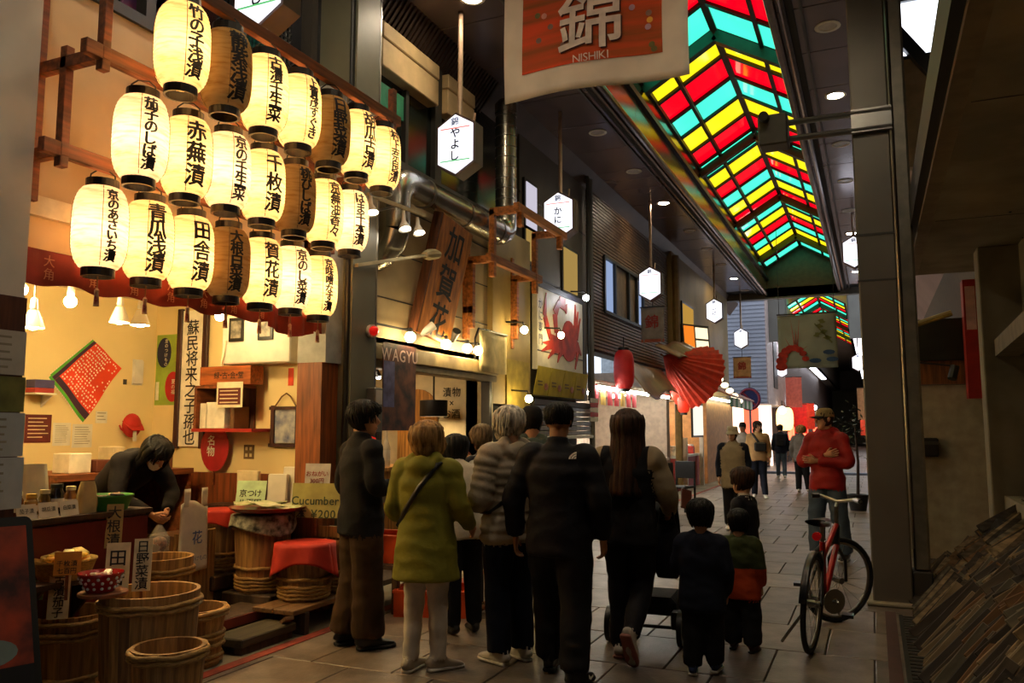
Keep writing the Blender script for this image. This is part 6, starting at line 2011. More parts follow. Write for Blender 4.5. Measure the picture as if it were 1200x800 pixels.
def remeshed(v, f, voxel, smooth=4):
    me = bpy.data.meshes.new('tmp')
    me.from_pydata([tuple(x) for x in v], [], f)
    o = bpy.data.objects.new('tmp', me)
    COL.objects.link(o)
    m = o.modifiers.new('r', 'REMESH')
    m.mode = 'VOXEL'
    m.voxel_size = voxel
    if smooth:
        sm = o.modifiers.new('s', 'SMOOTH')
        sm.factor = .5
        sm.iterations = smooth
    dg = bpy.context.evaluated_depsgraph_get()
    ev = o.evaluated_get(dg)
    em = ev.to_mesh()
    n = len(em.vertices)
    co = np.empty(n * 3)
    em.vertices.foreach_get('co', co)
    no = np.empty(n * 3)
    em.vertices.foreach_get('normal', no)
    fs = [tuple(p.vertices) for p in em.polygons]
    ev.to_mesh_clear()
    bpy.data.objects.remove(o)
    bpy.data.meshes.remove(me)
    return co.reshape(-1, 3), no.reshape(-1, 3), fs

M_SKIN = mat('skin', '#c08a66', .5, var=.08, scale=9)
M_SKIN2 = mat('skin_pale', '#cf9c7a', .5, var=.08, scale=9)
M_EYE = mat('eye_dark', '#1a1310', .2)
M_EYEW = mat('eye_white', '#d8d0c6', .3)
M_LIP = mat('lips', '#9c5a4a', .5)
def cloth(name, col, rough=.9, var=.12, sheen=0.0):
    return mat('cloth_' + name, col, rough, var=var, scale=7, bump=.3, bscale=26, sheen=sheen, spec=.25)

HEAD = [(-.118, .018, .070, .035), (-.106, .036, .083, -.005), (-.085, .050, .088, -.035), (-.055, .060, .088, -.062), (-.025, .066, .086, -.080),
        (.005, .071, .083, -.092), (.035, .075, .088, -.098), (.065, .074, .082, -.098), (.090, .064, .066, -.088), (.108, .045, .042, -.062), (.118, .018, .012, -.028)]
def head_profile(z):
    z = max(-.118, min(.118, z))
    for a, b in zip(HEAD[:-1], HEAD[1:]):
        if z <= b[0]:
            t = (z - a[0]) / (b[0] - a[0])
            return tuple(a[i] * (1 - t) + b[i] * t for i in (1, 2, 3))
    return HEAD[-1][1:]

def build_hand(B, W, d, n, side, skin, curl=.35, s=1.0, spread=.0, thumb_in=.0):
    """W wrist point, d along the forearm, n palm normal, side=+1/-1 where the thumb sits along d x n"""
    d = d.normalized()
    n = (n - d * n.dot(d)).normalized()
    t = d.cross(n) * side
    pts = [W - d * .03 * s, W, W + d * .03 * s, W + d * .06 * s, W + d * .088 * s]
    B.extra(_loft(pts, [(.027 * s, .022 * s), (.028 * s, .02 * s), (.037 * s, .018 * s), (.043 * s, .016 * s), (.041 * s, .011 * s)], t, 12), skin)
    for k, (off, L) in enumerate(((.031, .070), (.011, .079), (-.010, .073), (-.030, .057))):
        p = W + d * .082 * s + t * off * s
        dd = (d + t * off * (4 + spread)).normalized()
        q, an = [p - dd * .012 * s, p], 0
        for j, fr in enumerate((.45, .32, .23)):
            an += curl * (1 + .12 * k) * (.6 if j == 0 else 1.0)
            q.append(q[-1] + (dd * math.cos(an) + n * math.sin(an)) * L * fr * s)
        B.extra(_loft(q, [.0088 * s, .0092 * s, .0086 * s, .0078 * s, .0055 * s], t, 8), skin)
    p = W + d * .018 * s + t * .024 * s
    td = (d * .75 + t * (.62 - thumb_in) + n * (.25 + thumb_in)).normalized()
    q = [p, p + td * .032 * s, p + (td + n * .12).normalized() * .058 * s + d * .004 * s, p + (td * .8 + d * .3 + n * .2).normalized() * .082 * s]
    B.extra(_loft(q, [.0135 * s, .0115 * s, .0098 * s, .006 * s], d, 8), skin)

ADULT = dict(pelvis=(0, 0, .93), waist=(0, 0, 1.06), chest=(0, .0, 1.27), neck=(0, -.01, 1.455), head=(0, .014, 1.592),
             shR=(.172, -.005, 1.365), elR=(.235, -.03, 1.10), wrR=(.235, .05, .87), shL=(-.172, -.005, 1.365), elL=(-.235, -.03, 1.12), wrL=(-.235, .05, .885),
             hipR=(.088, 0, .92), knR=(.095, .015, .50), anR=(.098, -.015, .085), hipL=(-.088, 0, .92), knL=(-.095, .015, .50), anL=(-.098, -.015, .085))
CHILD = dict(ADULT, pelvis=(0, 0, .80), waist=(0, 0, .92), chest=(0, 0, 1.10), neck=(0, -.01, 1.31), head=(0, .012, 1.495), shR=(.16, 0, 1.225), elR=(.22, -.02, .98), wrR=(.225, .05, .77),
             shL=(-.16, 0, 1.225), elL=(-.22, -.02, .98), wrL=(-.225, .05, .77), hipR=(.085, 0, .79), hipL=(-.085, 0, .79), knR=(.09, .015, .43), knL=(-.09, .015, .43), anR=(.092, -.01, .085), anL=(-.092, -.01, .085))

def person(label, loc, heading, h, top, trousers, shoes, pose=None, kid=False, skin=None, hair=None, hem=.80, girth=1.0, sleeve=None, quilt=0.0, leg=(.095, .075, .062), flare=0.0,
           collar=True, hood=None, hyaw=0.0, hpitch=0.0, hroll=0.0, footdir=None, lift=None, sole=None, lower_top=None, split=None, hands=(1, 1), curl=.4, voxel=.0125, hd=None, face=True, mask=None,
           trim=None, vest=None, arm=1.0, palm=None):
    J = dict(CHILD if kid else ADULT)
    if pose:
        J.update(pose)
    s = h / 1.72
    J = {k: Vector(v) * s for k, v in J.items()}
    B = Body()
    skin = skin or M_SKIN
    sleeve = sleeve or top
    X = Vector((1, 0, 0))
    g = girth * s
    # torso
    pe, wa, ch, ne = J['pelvis'], J['waist'], J['chest'], J['neck']
    dn = (pe - wa).normalized()
    if abs(dn.z) < .95:
        dn = (dn + Vector((0, 0, -1.2))).normalized()
    hemp = Vector((pe.x, pe.y, 0)) + Vector((0, 0, hem * s)) if hem * s < pe.z - .1 * s or abs((pe - wa).normalized().z) > .95 else pe + dn * .12 * s
    shm = (J['shR'] + J['shL']) / 2
    sw = (J['shR'] - J['shL']).length / 2
    rows = [(hemp, .178 * g + flare * s, .138 * g + flare * s * .8), (hemp.lerp(pe, .6) if (hemp - pe).length > .05 else pe, .176 * g + flare * .5 * s, .136 * g + flare * .4 * s), (wa, .158 * g + flare * .2 * s, .122 * g), (ch, .182 * g, .13 * g),
            (shm - (shm - ch) * .1, max(.16 * g, sw * .98), .112 * g), (ne - (ne - shm) * .42, .125 * s, .092 * s), (ne + (ne - shm).normalized() * .015 * s, .064 * s, .064 * s)]
    P, R_ = _dense([r[0] for r in rows], [(r[1], r[2]) for r in rows], 8)
    side = (J['shR'] - J['shL']).normalized()
    if quilt:
        L = 0
        for i in range(len(P)):
            if i:
                L += (P[i] - P[i - 1]).length
            q = quilt * s * (abs(math.sin(L * PI / (.062 * s))) ** .6 - .5) if R_[i][0] > .1 * s else 0
            R_[i] = (R_[i][0] + q, R_[i][1] + q)
    B.main(_loft(P, R_, side, 26, .9), vest or top)
    if lower_top is not None and False:
        pass
    # sleeves
    for q in 'RL':
        a, e, w = J['sh' + q], J['el' + q], J['wr' + q]
        inn = a + (shm - a) * .25
        P, R_ = _dense([inn, a + (a - inn) * .1, a.lerp(e, .35), e, e.lerp(w, .5), w], [.07 * g * arm, .072 * g * arm, .066 * g * arm, .058 * g * arm, .05 * g * arm, .043 * g * arm], 7)
        if quilt:
            L = 0
            for i in range(len(P)):
                if i:
                    L += (P[i] - P[i - 1]).length
                k = quilt * s * (abs(math.sin(L * PI / (.058 * s))) ** .6 - .5)
                R_[i] = (R_[i][0] + k, R_[i][1] + k)
        B.main(_loft(P, R_, Vector((0, 1, 0)) if abs((w - a).normalized().y) < .8 else X, 16), sleeve)
        if hands[0 if q == 'R' else 1]:
            d = (w - e).normalized()
            inward = (palm or {}).get(q) or (Vector((-1 if q == 'R' else 1, .25, 0)))
            build_hand(B, w + d * .02 * s, d, Vector(inward), 1 if q == 'R' else -1, skin, curl, s * (1.0 if not kid else 1.05))
    # trousers and shoes
    for q in 'RL':
        hp, kn, an = J['hip' + q], J['kn' + q], J['an' + q]
        P, R_ = _dense([hp + Vector((0, 0, .06 * s)), hp, hp.lerp(kn, .4), kn, kn.lerp(an, .45), an], [(.088 * g, .105 * g), (leg[0] * g, .108 * g), (leg[0] * .93 * g, leg[0] * g), leg[1] * g, (leg[1] * .55 + leg[2] * .45) * g, leg[2] * g], 6)
        B.main(_loft(P, R_, X, 16), trousers)
        fd = Vector((footdir or {}).get(q, (.12 if q == 'R' else -.12, 1, 0))).normalized()
        up = Vector((0, 0, 1))
        tilt = (lift or {}).get(q, 0)
        sd = fd.cross(up).normalized()
        fdir = (fd * math.cos(tilt) - up * math.sin(tilt)).normalized()
        fup = sd.cross(fdir).normalized()
        base = an - fup * .085 * s
        prof = [(-.075, .028, .032, .035), (-.06, .036, .045, .045), (-.01, .037, .05, .055), (.05, .040, .042, .045), (.10, .046, .033, .034), (.15, .046, .026, .028), (.185, .036, .021, .023), (.2, .018, .014, .018)]
        pts = [base + fdir * (a * s) + fup * (c * s) for a, b, c, d_ in prof]
        P, R_ = _dense(pts, [(b * s, c * s * .98) for a, b, c, d_ in prof], 3)
        B.main(_loft(P, R_, sd, 14, .8), shoes)
        if sole:
            pts = [base + fdir * (a * s) + fup * .012 * s for a, b, c, d_ in prof]
            B.extra(_loft(*_dense(pts, [(b * s * 1.06 + .002, .0125 * s) for a, b, c, d_ in prof], 3), sd, 14, .6), sole)
    if hood:
        c = ne + Vector((0, -.055 * s, -.005 * s))
        pts = [c + Vector((.1 * s * math.cos(a), .055 * s * math.sin(a), .03 * s * math.sin(a) - (.03 * s if math.sin(a) < 0 else 0))) for a in [2 * PI * k / 16 for k in range(16)]]
        mb = MB().tube(pts, .042 * s, 8, closed=True)
        B.main(([Vector(v) for v in mb.v], mb.f), hood)
        mb = MB().ball(c + Vector((0, -.045 * s, -.055 * s)), .095 * s, .05 * s, .09 * s, 14, 10)
        B.main(([Vector(v) for v in mb.v], mb.f), hood)
    elif collar:
        P, R_ = _dense([ne - Vector((0, 0, .02 * s)), ne + (J['head'] - ne) * .28], [(.082 * s, .078 * s), (.07 * s, .068 * s)], 3)
        B.main(_loft(P, R_, X, 16), trim or top)
    co, no, fs = remeshed(B.v, B.f, voxel if not quilt else voxel * .85, 4 if not quilt else 2)
    kd = KDTree(len(B.v))
    for i, v in enumerate(B.v):
        kd.insert(v, i)
    kd.balance()
    seed = Vector((loc[0] * 3.1, loc[1] * 1.7, h))
    fine = voxel < .014
    if fine:
        for i in range(len(co)):
            p = Vector(co[i]) / s
            q = noise.noise(Vector((p.x * 7, p.y * 7, p.z * 13)) + seed) * .006 + (.35 - abs(noise.noise(Vector((p.x * 5 + p.z * 3, p.y * 5, p.z * 9)) + seed * 2))) * .013
            if quilt:
                q *= .4
            co[i] += no[i] * q * s
    vm = [B.m[kd.find(Vector(c))[1]] for c in co]
    fm = []
    li = B.mi(lower_top) if lower_top is not None else None
    ti = B.mi(vest or top)
    tri = B.mi(trousers)
    hemz = hemp.z
    for f in fs:
        m = vm[f[0]]
        zc = co[f[0]][2]
        if vest is not None and m in (ti, B.mi(sleeve)):
            m = B.mi(sleeve) if m != ti and abs(co[f[0]][0]) > J['shR'].x * .97 else ti
        if m == tri and zc > hemz:
            m = ti
        elif m == ti and zc < hemz - .02 * s:
            m = tri
        if li is not None and m in (ti,) and np.mean([co[i][2] for i in f]) < split * s:
            m = li
        fm.append(m)
    V = [tuple(c) for c in co]
    Fs = list(fs)
    # head
    hs = hd or (s if not kid else s * 1.28)
    HM = Matrix.Translation(J['head']) @ Matrix.Rotation(hyaw, 4, 'Z') @ Matrix.Rotation(hpitch, 4, 'X') @ Matrix.Rotation(hroll, 4, 'Y') @ Matrix.Scale(hs, 4)
    hv = []
    n = 22
    zs = [HEAD[0][0] + (HEAD[-1][0] - HEAD[0][0]) * k / 18 for k in range(19)]
    for z in zs:
        w, yf, yb = head_profile(z)
        for k in range(n):
            a = 2 * PI * k / n
            hv.append(HM @ Vector((w * math.cos(a), (yf + yb) / 2 + (yf - yb) / 2 * math.sin(a), z)))
    hf = [(i * n + k, i * n + (k + 1) % n, (i + 1) * n + (k + 1) % n, (i + 1) * n + k) for i in range(18) for k in range(n)] + [tuple(range(n - 1, -1, -1)), tuple(18 * n + k for k in range(n))]
    B.head((hv, hf))
    def hl(pts, rad, side, nn=10):
        v, f = _loft([HM @ Vector(p) for p in pts], [tuple(x * hs for x in (r if isinstance(r, tuple) else (r, r))) for r in rad], HM.to_3x3() @ Vector(side), nn)
        return v, f
    B.head(hl([(0, .078, .022), (0, .094, -.004), (0, .108, -.026), (0, .094, -.036)], [.009, .012, .016, .011], (1, 0, 0)))
    for q in (-1, 1):
        B.head(hl([(q * .070, -.012, -.03), (q * .079, -.016, -.012), (q * .083, -.02, .012), (q * .076, -.014, .024)], [(.006, .010), (.008, .017), (.008, .02), (.005, .012)], (1, 0, 0)))
    B.head(hl([(0, .088, -.062), (0, .092, -.066), (0, .087, -.07)], [(.022, .007), (.024, .008), (.018, .006)], (1, 0, 0)))
    nv = _loft([ne - (J['head'] - ne) * .3, ne, J['head'] + HM.to_3x3() @ Vector((0, -.02, -.05))], [.058 * s, .056 * s, .056 * hs], X, 16)
    B.head(nv)
    hc, hn, hfs = remeshed(B.hv, B.hf, .0075 * hs if fine else .013 * hs, 2)
    o = len(V)
    V += [tuple(c) for c in hc]
    Fs += [tuple(i + o for i in f) for f in hfs]
    fm += [B.mi(skin)] * len(hfs)
    if face:
        for q in (-1, 1):
            for (c, r, m) in (((q * .031, .079, .008), (.014, .006, .007), M_EYEW), ((q * .031, .0835, .008), (.006, .0035, .0065), M_EYE)):
                b = MB().ball((0, 0, 0), *r, 10, 6)
                B.extra(([HM @ (Vector(v) + Vector(c)) for v in b.v], b.f), m)
            b = MB().tube([(q * .014, .089, .027), (q * .03, .089, .032), (q * .047, .080, .027)], [.003, .0045, .002], 6)
            B.extra(([HM @ Vector(v) for v in b.v], b.f), hair if hair else M_EYE)
        b = MB().ball((0, .0925, -.066), .021, .004, .005, 10, 6)
        B.extra(([HM @ Vector(v) for v in b.v], b.f), M_LIP)
    if mask:
        def mk(u, v):
            a = PI / 2 + (u - .5) * 2.5
            z = -.02 - .085 * v
            w, yf, yb = head_profile(z)
            k = 1.07 + .14 * math.sin(PI * u) * math.sin(PI * v)
            return HM @ Vector((w * math.cos(a) * k, (yf + yb) / 2 + (yf - yb) / 2 * math.sin(a) * k + .004, z))
        b = MB().grid(mk, 14, 8)
        B.extra(([Vector(v) for v in b.v], b.f), mask)
    o = len(V)
    V += [tuple(v) for v in B.ev]
    Fs += [tuple(i + o for i in f) for f in B.ef]
    fm += B.em
    me = bpy.data.meshes.new('person')
    me.from_pydata(V, [], Fs)
    for m in B.mats:
        me.materials.append(m)
    me.polygons.foreach_set('material_index', fm)
    me.polygons.foreach_set('use_smooth', np.ones(len(me.polygons), bool))
    me.update()
    ob = bpy.data.objects.new('person', me)
    COL.objects.link(ob)
    ob.location = (loc[0], loc[1], loc[2] if len(loc) > 2 else 0)
    ob.rotation_euler = (0, 0, heading)
    tag(ob, label, 'person')
    return ob, J, HM, s

def hair_mesh(ob, HM, m, style='short', length=.1, thick=.013, fringe=.055, rough=.004, seed=0, back=-.075, spread=.0, drop_y=0.0, locks=150):
    """hair as a thick shell round the skull; bob and long styles hang further down"""
    n, rows = 44, 26
    vs = []
    zt, zb = .118 + thick, -.12
    for i in range(rows + 1):
        z = zb + (zt - zb) * i / rows
        for k in range(n):
            a = 2 * PI * k / n
            fr = abs(((a - PI / 2 + PI) % (2 * PI)) - PI)          # angle from the front
            line = fringe if fr < .75 else (fringe + (-.03 - fringe) * (fr - .75) / .5 if fr < 1.25 else (max(-.03, back) if fr < 1.55 else back))
            w, yf, yb = head_profile(z if z < 0 else z * .118 / zt)
            t = thick + rough * 2.2 * noise.noise(Vector((math.cos(a) * 5 + seed, math.sin(a) * 5, z * 14)))+ rough * noise.noise(Vector((math.cos(a) * 16, math.sin(a) * 16 + seed, z * 22)))
            if z < line:
                t = -.012
            elif style in ('bob', 'long') and fr > .9:
                t += .006 * min(1, max(0, (.09 - z) / .1))
            if z > .08:
                t *= max(.25, 1 - .75 * (z - .08) / (zt - .08))
            c, s = math.cos(a), math.sin(a)
            vs.append(HM @ Vector(((w + t) * c, (yf + yb) / 2 + ((yf - yb) / 2 + t) * s, z)))
    fs = [(i * n + k, i * n + (k + 1) % n, (i + 1) * n + (k + 1) % n, (i + 1) * n + k) for i in range(rows) for k in range(n)] + [tuple(range(n - 1, -1, -1)), tuple(rows * n + k for k in range(n))]
    mb = MB().add(vs, fs)
    if style in ('bob', 'long'):
        def fn(u, v):
            a = PI / 2 + 1.3 + u * (2 * PI - 2.6)
            z = .085 - (length + .055) * v
            w, yf, yb = head_profile(max(z, -.05) if z < 0 else z * .118 / zt)
            k = 1.0 + (.10 if style == 'bob' else .0) * math.sin(PI * min(1, v * .9)) + spread * v
            t = thick * .6 + .004 + (.022 - thick * .6) * min(1, max(0, (.085 - z) / .06)) + .003 + .004 * math.sin(a * 17 + v * 2 + seed) + .006 * noise.noise(Vector((a * 5, v * 3, seed)))
            if style == 'bob' and v > .75:
                t -= .03 * (v - .75) / .25
            yy = (yf + yb) / 2 + ((yf - yb) / 2 * k + t) * math.sin(a) - drop_y * v
            return HM @ Vector(((w * k + t) * math.cos(a), yy, z))
        mb.grid(fn, 60, 16, .022 * HM.to_scale().x)
    # loose locks lying over the shell
    rnd = random.Random(seed * 13 + 5)
    for q in range(locks):
        a = rnd.uniform(0, 2 * PI)
        fr = abs(((a - PI / 2 + PI) % (2 * PI)) - PI)
        end = (fringe - .012) if fr < .75 else (-.035 if fr < 1.5 else back - .012)
        hang = style in ('bob', 'long') and fr > 1.1
        if hang:
            end = .03 - length * rnd.uniform(.8, 1.02)
        z0 = zt - .006 - rnd.random() * .05
        tw = rnd.uniform(-.35, .35)
        pts, rr = [], []
        up = rnd.uniform(0, rough * 1.2)
        for j in range(8):
            v = j / 7
            z = z0 + (end - z0) * v ** 1.15
            aa = a + tw * v
            zz = max(z, -.05) if hang else z
            w, yf, yb = head_profile(zz if zz < 0 else zz * .118 / zt)
            t = (thick * (max(.3, 1 - .7 * (z - .08) / (zt - .08)) if z > .08 else 1)) + up * math.sin(PI * v) + rough * .5 * math.sin(j * 2.1 + q)
            kk = 1.0
            if hang:
                t += .020 * min(1, max(0, (.07 - z) / .1))
                vv = max(0, (.03 - z) / length)
                kk = 1 + ((.10 if style == 'bob' else 0) * math.sin(PI * min(1, vv * .9)) + spread * vv)
                if style == 'bob' and vv > .75:
                    t -= .03 * (vv - .75) / .25
            y = (yf + yb) / 2 + ((yf - yb) / 2 * kk + t) * math.sin(aa) - (drop_y * max(0, (.03 - z) / length) if hang else 0)
            pts.append(HM @ Vector(((w * kk + t) * math.cos(aa), y, z)))
            rr.append((.0065 * math.sin(PI * (.12 + .8 * v)) + .001) * HM.to_scale().x)
        mb.tube(pts, rr, 5)
    o = mb.build('hair', m, ob, smooth='all')
    return o

def hair_mat(name, col):
    return mat('hair_' + name, col, .6, spec=.25, var=.45, scale=34, stretch=(1, 1, .12), bump=.6, bscale=60)

def cap_hat(ob, HM, crown, brim, fwd=1, name='cap'):
    def fn(u, v):
        a = 2 * PI * u
        z = .03 + (.105) * math.sin(v * PI / 2)
        r = math.cos(v * PI / 2) ** .55 if v < 1 else 0
        return HM @ Vector((.086 * r * math.cos(a), -.006 + .106 * r * math.sin(a), z))
    c = MB().grid(fn, 32, 12).build(name, crown, ob, smooth='all')
    def bf(u, v):
        a = PI / 2 + (u - .5) * 2.3
        return HM @ Vector(((.084 + .01 * v) * math.cos(a), fwd * (-.006 + (.104 + .075 * v) * math.sin(a)) , .036 - .012 * v - .018 * v * (abs(u - .5) * 2) ** 2))
    MB().grid(bf, 16, 5, .004).build('peak', brim, c, smooth='all')
    return c

def bucket_hat(ob, HM, m):
    def fn(u, v):
        a = 2 * PI * u
        if v < .55:
            k = v / .55
            r, z = 1.18 + .22 * (1 - k) ** 1.3 * 1.6, .0 + .05 * k
            r = 1.5 - .38 * k
        else:
            k = (v - .55) / .45
            r, z = 1.12 * max(0, 1 - k ** 4) ** .4, .05 + .085 * math.sin(k * PI / 2)
        return HM @ Vector((.078 * r * math.cos(a), -.006 + .096 * r * math.sin(a), z))
    return MB().grid(fn, 32, 16, .004).build('hat', m, ob, smooth='all')

def sling(name, label, pts, m, w=.035, cat='bag', bag=None):
    """strap as a flat ribbon through world points, with an optional bag body"""
    t = thing(name, label, cat, (0, 0, 0))
    mb = MB()
    for p, q, nn in zip(pts[:-1], pts[1:], range(99)):
        mb.bar(p, q, w, .006, (Vector(p) + Vector(q) - Vector(pts[0]) * 2) if False else (0, 1, .01))
    mb.build('strap', m, t)
    return t
from mathutils.bvhtree import BVHTree
def strap_on(ob, name, label, cat, a, b, m, w=.035, group=None, bag=None, lift=.006):
    """a strap looped round the body through local point a (shoulder) and b (opposite hip), lying on the clothes"""
    me = ob.data
    bv = BVHTree.FromPolygons([v.co for v in me.vertices], [tuple(p.vertices) for p in me.polygons])
    a, b = Vector(a), Vector(b)
    c = (a + b) / 2
    ax = (a - b).normalized()
    bk = Vector((0, 1, 0))
    bk = (bk - ax * bk.dot(ax)).normalized()
    nn = ax.cross(bk)
    t = thing(name, label, cat, ob.location, ob.rotation_euler[2], group)
    pts = []
    R_ = (a - b).length / 2
    N = 40
    for k in range(N):
        an = 2 * PI * k / N
        d = ax * math.cos(an) + bk * math.sin(an)
        hit, no, i, dist = bv.ray_cast(c, d, .6)
        lim = R_ + .02 if abs(math.cos(an)) > .8 else .24
        r = min(dist, lim) if hit is not None else .16
        pts.append(c + d * (r + lift))
    q = MB()
    vs, fs = [], []
    for k in range(N):
        vs += [pts[k] + nn * w / 2, pts[k] - nn * w / 2, pts[k] - nn * w / 2 + (pts[k] - c).normalized() * .004, pts[k] + nn * w / 2 + (pts[k] - c).normalized() * .004]
    for k in range(N):
        j = (k + 1) % N
        for e in range(4):
            fs.append((k * 4 + e, k * 4 + (e + 1) % 4, j * 4 + (e + 1) % 4, j * 4 + e))
    q.add(vs, fs).build('strap', m, t, smooth='all')
    if bag:
        (x, y, z), (sx, sy, sz) = bag
        MB().box(x - sx, x + sx, y - sy, y + sy, z - sz, z + sz, .03).build('pouch', m, t, smooth=True)
    return t
D = math.radians
C_BLACK = cloth('black', '#15141a', .7)
C_BLACK2 = cloth('black_soft', '#1c1b1d', .9)
C_NAVY = cloth('navy', '#171b2a', .85)
C_BROWN = cloth('brown_trousers', '#43301c', .85)
C_OLIVE = cloth('olive_coat', '#85802a', .75, .1)
C_GREYP = cloth('stone_trousers', '#c8bfae', .85)
C_TAUPE = cloth('taupe_down', '#a59781', .5, .08)
C_CREAM = cloth('cream_knit', '#c9bfab', .95)
C_BEIGE = cloth('beige_sleeve', '#a39276', .9)
C_RED = cloth('red_jacket', '#9c1f1a', .6)
C_JEAN = cloth('jeans', '#46525f', .85)
S_BLACK = mat('shoe_black', '#141312', .4)
S_WHITE = mat('shoe_white', '#cfc8ba', .55)
S_BEIGE = mat('shoe_beige', '#a99d88', .6)
S_TAN = mat('shoe_tan', '#8a5a2c', .6)
S_BLUE = mat('shoe_blue', '#24365f', .6)
SO_W = mat('sole_white', '#d6d0c4', .6)
SO_D = mat('sole_dark', '#1b1a19', .7)
H_BLACK, H_BROWN, H_BLOND, H_WHITE, H_GREY = hair_mat('black', '#120f0d'), hair_mat('brown', '#3a2418'), hair_mat('ash', '#a87f4a'), hair_mat('white', '#d8cfbe'), hair_mat('grey_brown', '#7d6a52')

# man in black jacket and wide brown trousers
ob, J, HM, s = person('man in a black jacket and wide brown trousers beside the tubs', (-3.40, 4.98), D(-30), 1.73, C_BLACK2, C_BROWN, S_BLACK,
    pose=dict(elR=(.24, .0, 1.12), wrR=(.13, .26, 1.10), elL=(-.25, -.03, 1.12), wrL=(-.2, .12, .93), anR=(.11, .02, .085), anL=(-.11, -.05, .085)), hem=.78, girth=1.1, leg=(.108, .10, .105), hair=H_BLACK, hyaw=D(-38), sole=SO_D, curl=.5)
hair_mesh(ob, HM, H_BLACK, 'short', thick=.024, fringe=.045, rough=.008, seed=1)
o = MB().box(-.036, .036, -.075, .075, -.004, .004, .004).build('mobile_phone', M_BLACK)
o.matrix_world = ob.matrix_basis @ Matrix.Translation(J['wrR'] + Vector((-.05, .12, .03))) @ Matrix.Rotation(.6, 4, 'X')
tag(o, 'dark mobile phone in the hand of the man in black beside the tubs', 'phone')

# woman in olive coat
ob, J, HM, s = person('woman in an olive hooded coat and pale slim trousers, seen from behind', (-2.68, 4.67), D(6), 1.58, C_OLIVE, C_GREYP, S_BEIGE,
    pose=dict(elR=(.25, .0, 1.12), wrR=(.25, .2, .98), elL=(-.25, .0, 1.1), wrL=(-.2, .2, 1.0), anR=(.085, .03, .085), anL=(-.09, -.04, .085), knR=(.085, .02, .5), knL=(-.085, .0, .5)),
    hem=.62, girth=1.16, flare=.035, leg=(.09, .062, .048), hood=C_OLIVE, hair=H_BLOND, hyaw=D(-18), sole=SO_W, footdir={'R': (.7, .8, 0), 'L': (.05, 1, 0)}, arm=1.1)
hair_mesh(ob, HM, H_BLOND, 'bob', .15, .02, .05, .007, 2, spread=.05)
strap_on(ob, 'crossbody_bag', 'dark crossbody strap on the woman in olive', 'bag', Vector((.13, -.02, 1.42)) * s, Vector((-.19, .02, .98)) * s, S_BLACK, .032)

# grey haired man in quilted jacket
ob, J, HM, s = person('white haired man in a taupe quilted down jacket and navy trousers', (-2.27, 5.08), D(60), 1.68, C_TAUPE, C_NAVY, S_WHITE,
    pose=dict(elR=(.26, -.02, 1.1), wrR=(.2, .22, .98), elL=(-.25, .0, 1.1), wrL=(-.16, .26, 1.04)), hem=.80, girth=1.18, quilt=.022, leg=(.1, .075, .07), hood=C_TAUPE, hair=H_WHITE, sole=SO_W, hyaw=D(-4), footdir={'R': (.05, 1, 0), 'L': (-.1, 1, 0)}, arm=1.12, skin=M_SKIN2)
hair_mesh(ob, HM, H_WHITE, 'short', thick=.024, fringe=.05, rough=.009, seed=3, back=-.09)
strap_on(ob, 'shoulder_bag', 'dark shoulder strap on the white haired man', 'bag', Vector((.12, -.02, 1.43)) * s, Vector((-.2, 0, 1.0)) * s, S_BLACK, .03)

# smaller person in black with light brown hair, facing the shop
ob, J, HM, s = person('person in black with short light brown hair, hand at the chin', (-3.08, 6.35), D(70), 1.56, C_BLACK, C_BLACK2, S_TAN,
    pose=dict(elR=(.2, .16, 1.14), wrR=(.05, .2, 1.36), elL=(-.22, .02, 1.1), wrL=(-.18, .2, .98), head=(0, .04, 1.595)), hair=H_GREY, hpitch=D(-14), voxel=.014, sole=SO_W, hem=.75)
hair_mesh(ob, HM, H_GREY, 'short', thick=.02, fringe=.05, rough=.007, seed=4, back=-.09)
# person in cream knit half hidden behind the olive coat
ob, J, HM, s = person('person in a cream knitted jumper, half hidden by the olive coat', (-2.90, 5.62), D(50), 1.52, C_CREAM, C_BLACK2, S_BLACK,
    pose=dict(waist=(0, .03, 1.05), chest=(0, .10, 1.25), neck=(0, .16, 1.42), head=(0, .22, 1.55), shR=(.18, .13, 1.36), elR=(.26, .06, 1.12), wrR=(.2, .24, 1.0), shL=(-.18, .13, 1.36), elL=(-.24, .1, 1.1), wrL=(-.15, .3, 1.05)),
    hair=H_BLACK, girth=1.12, voxel=.014, hpitch=D(-15), arm=1.15)
hair_mesh(ob, HM, H_BLACK, 'bob', .13, .02, .05, .006, 5)
# man in black cap
ob, J, HM, s = person('man in a black cap and grey green hooded jacket behind the others', (-2.40, 5.78), D(25), 1.70, cloth('sage', '#4d564a', .8), C_BLACK2, S_BLACK, hood=cloth('sage', '#4d564a'), hair=H_BLACK, voxel=.014, hyaw=D(15), sole=SO_D)
hair_mesh(ob, HM, H_BLACK, 'short', thick=.008, fringe=.05, rough=.003, seed=6, locks=0)
cap_hat(ob, HM, C_BLACK2, C_BLACK2)

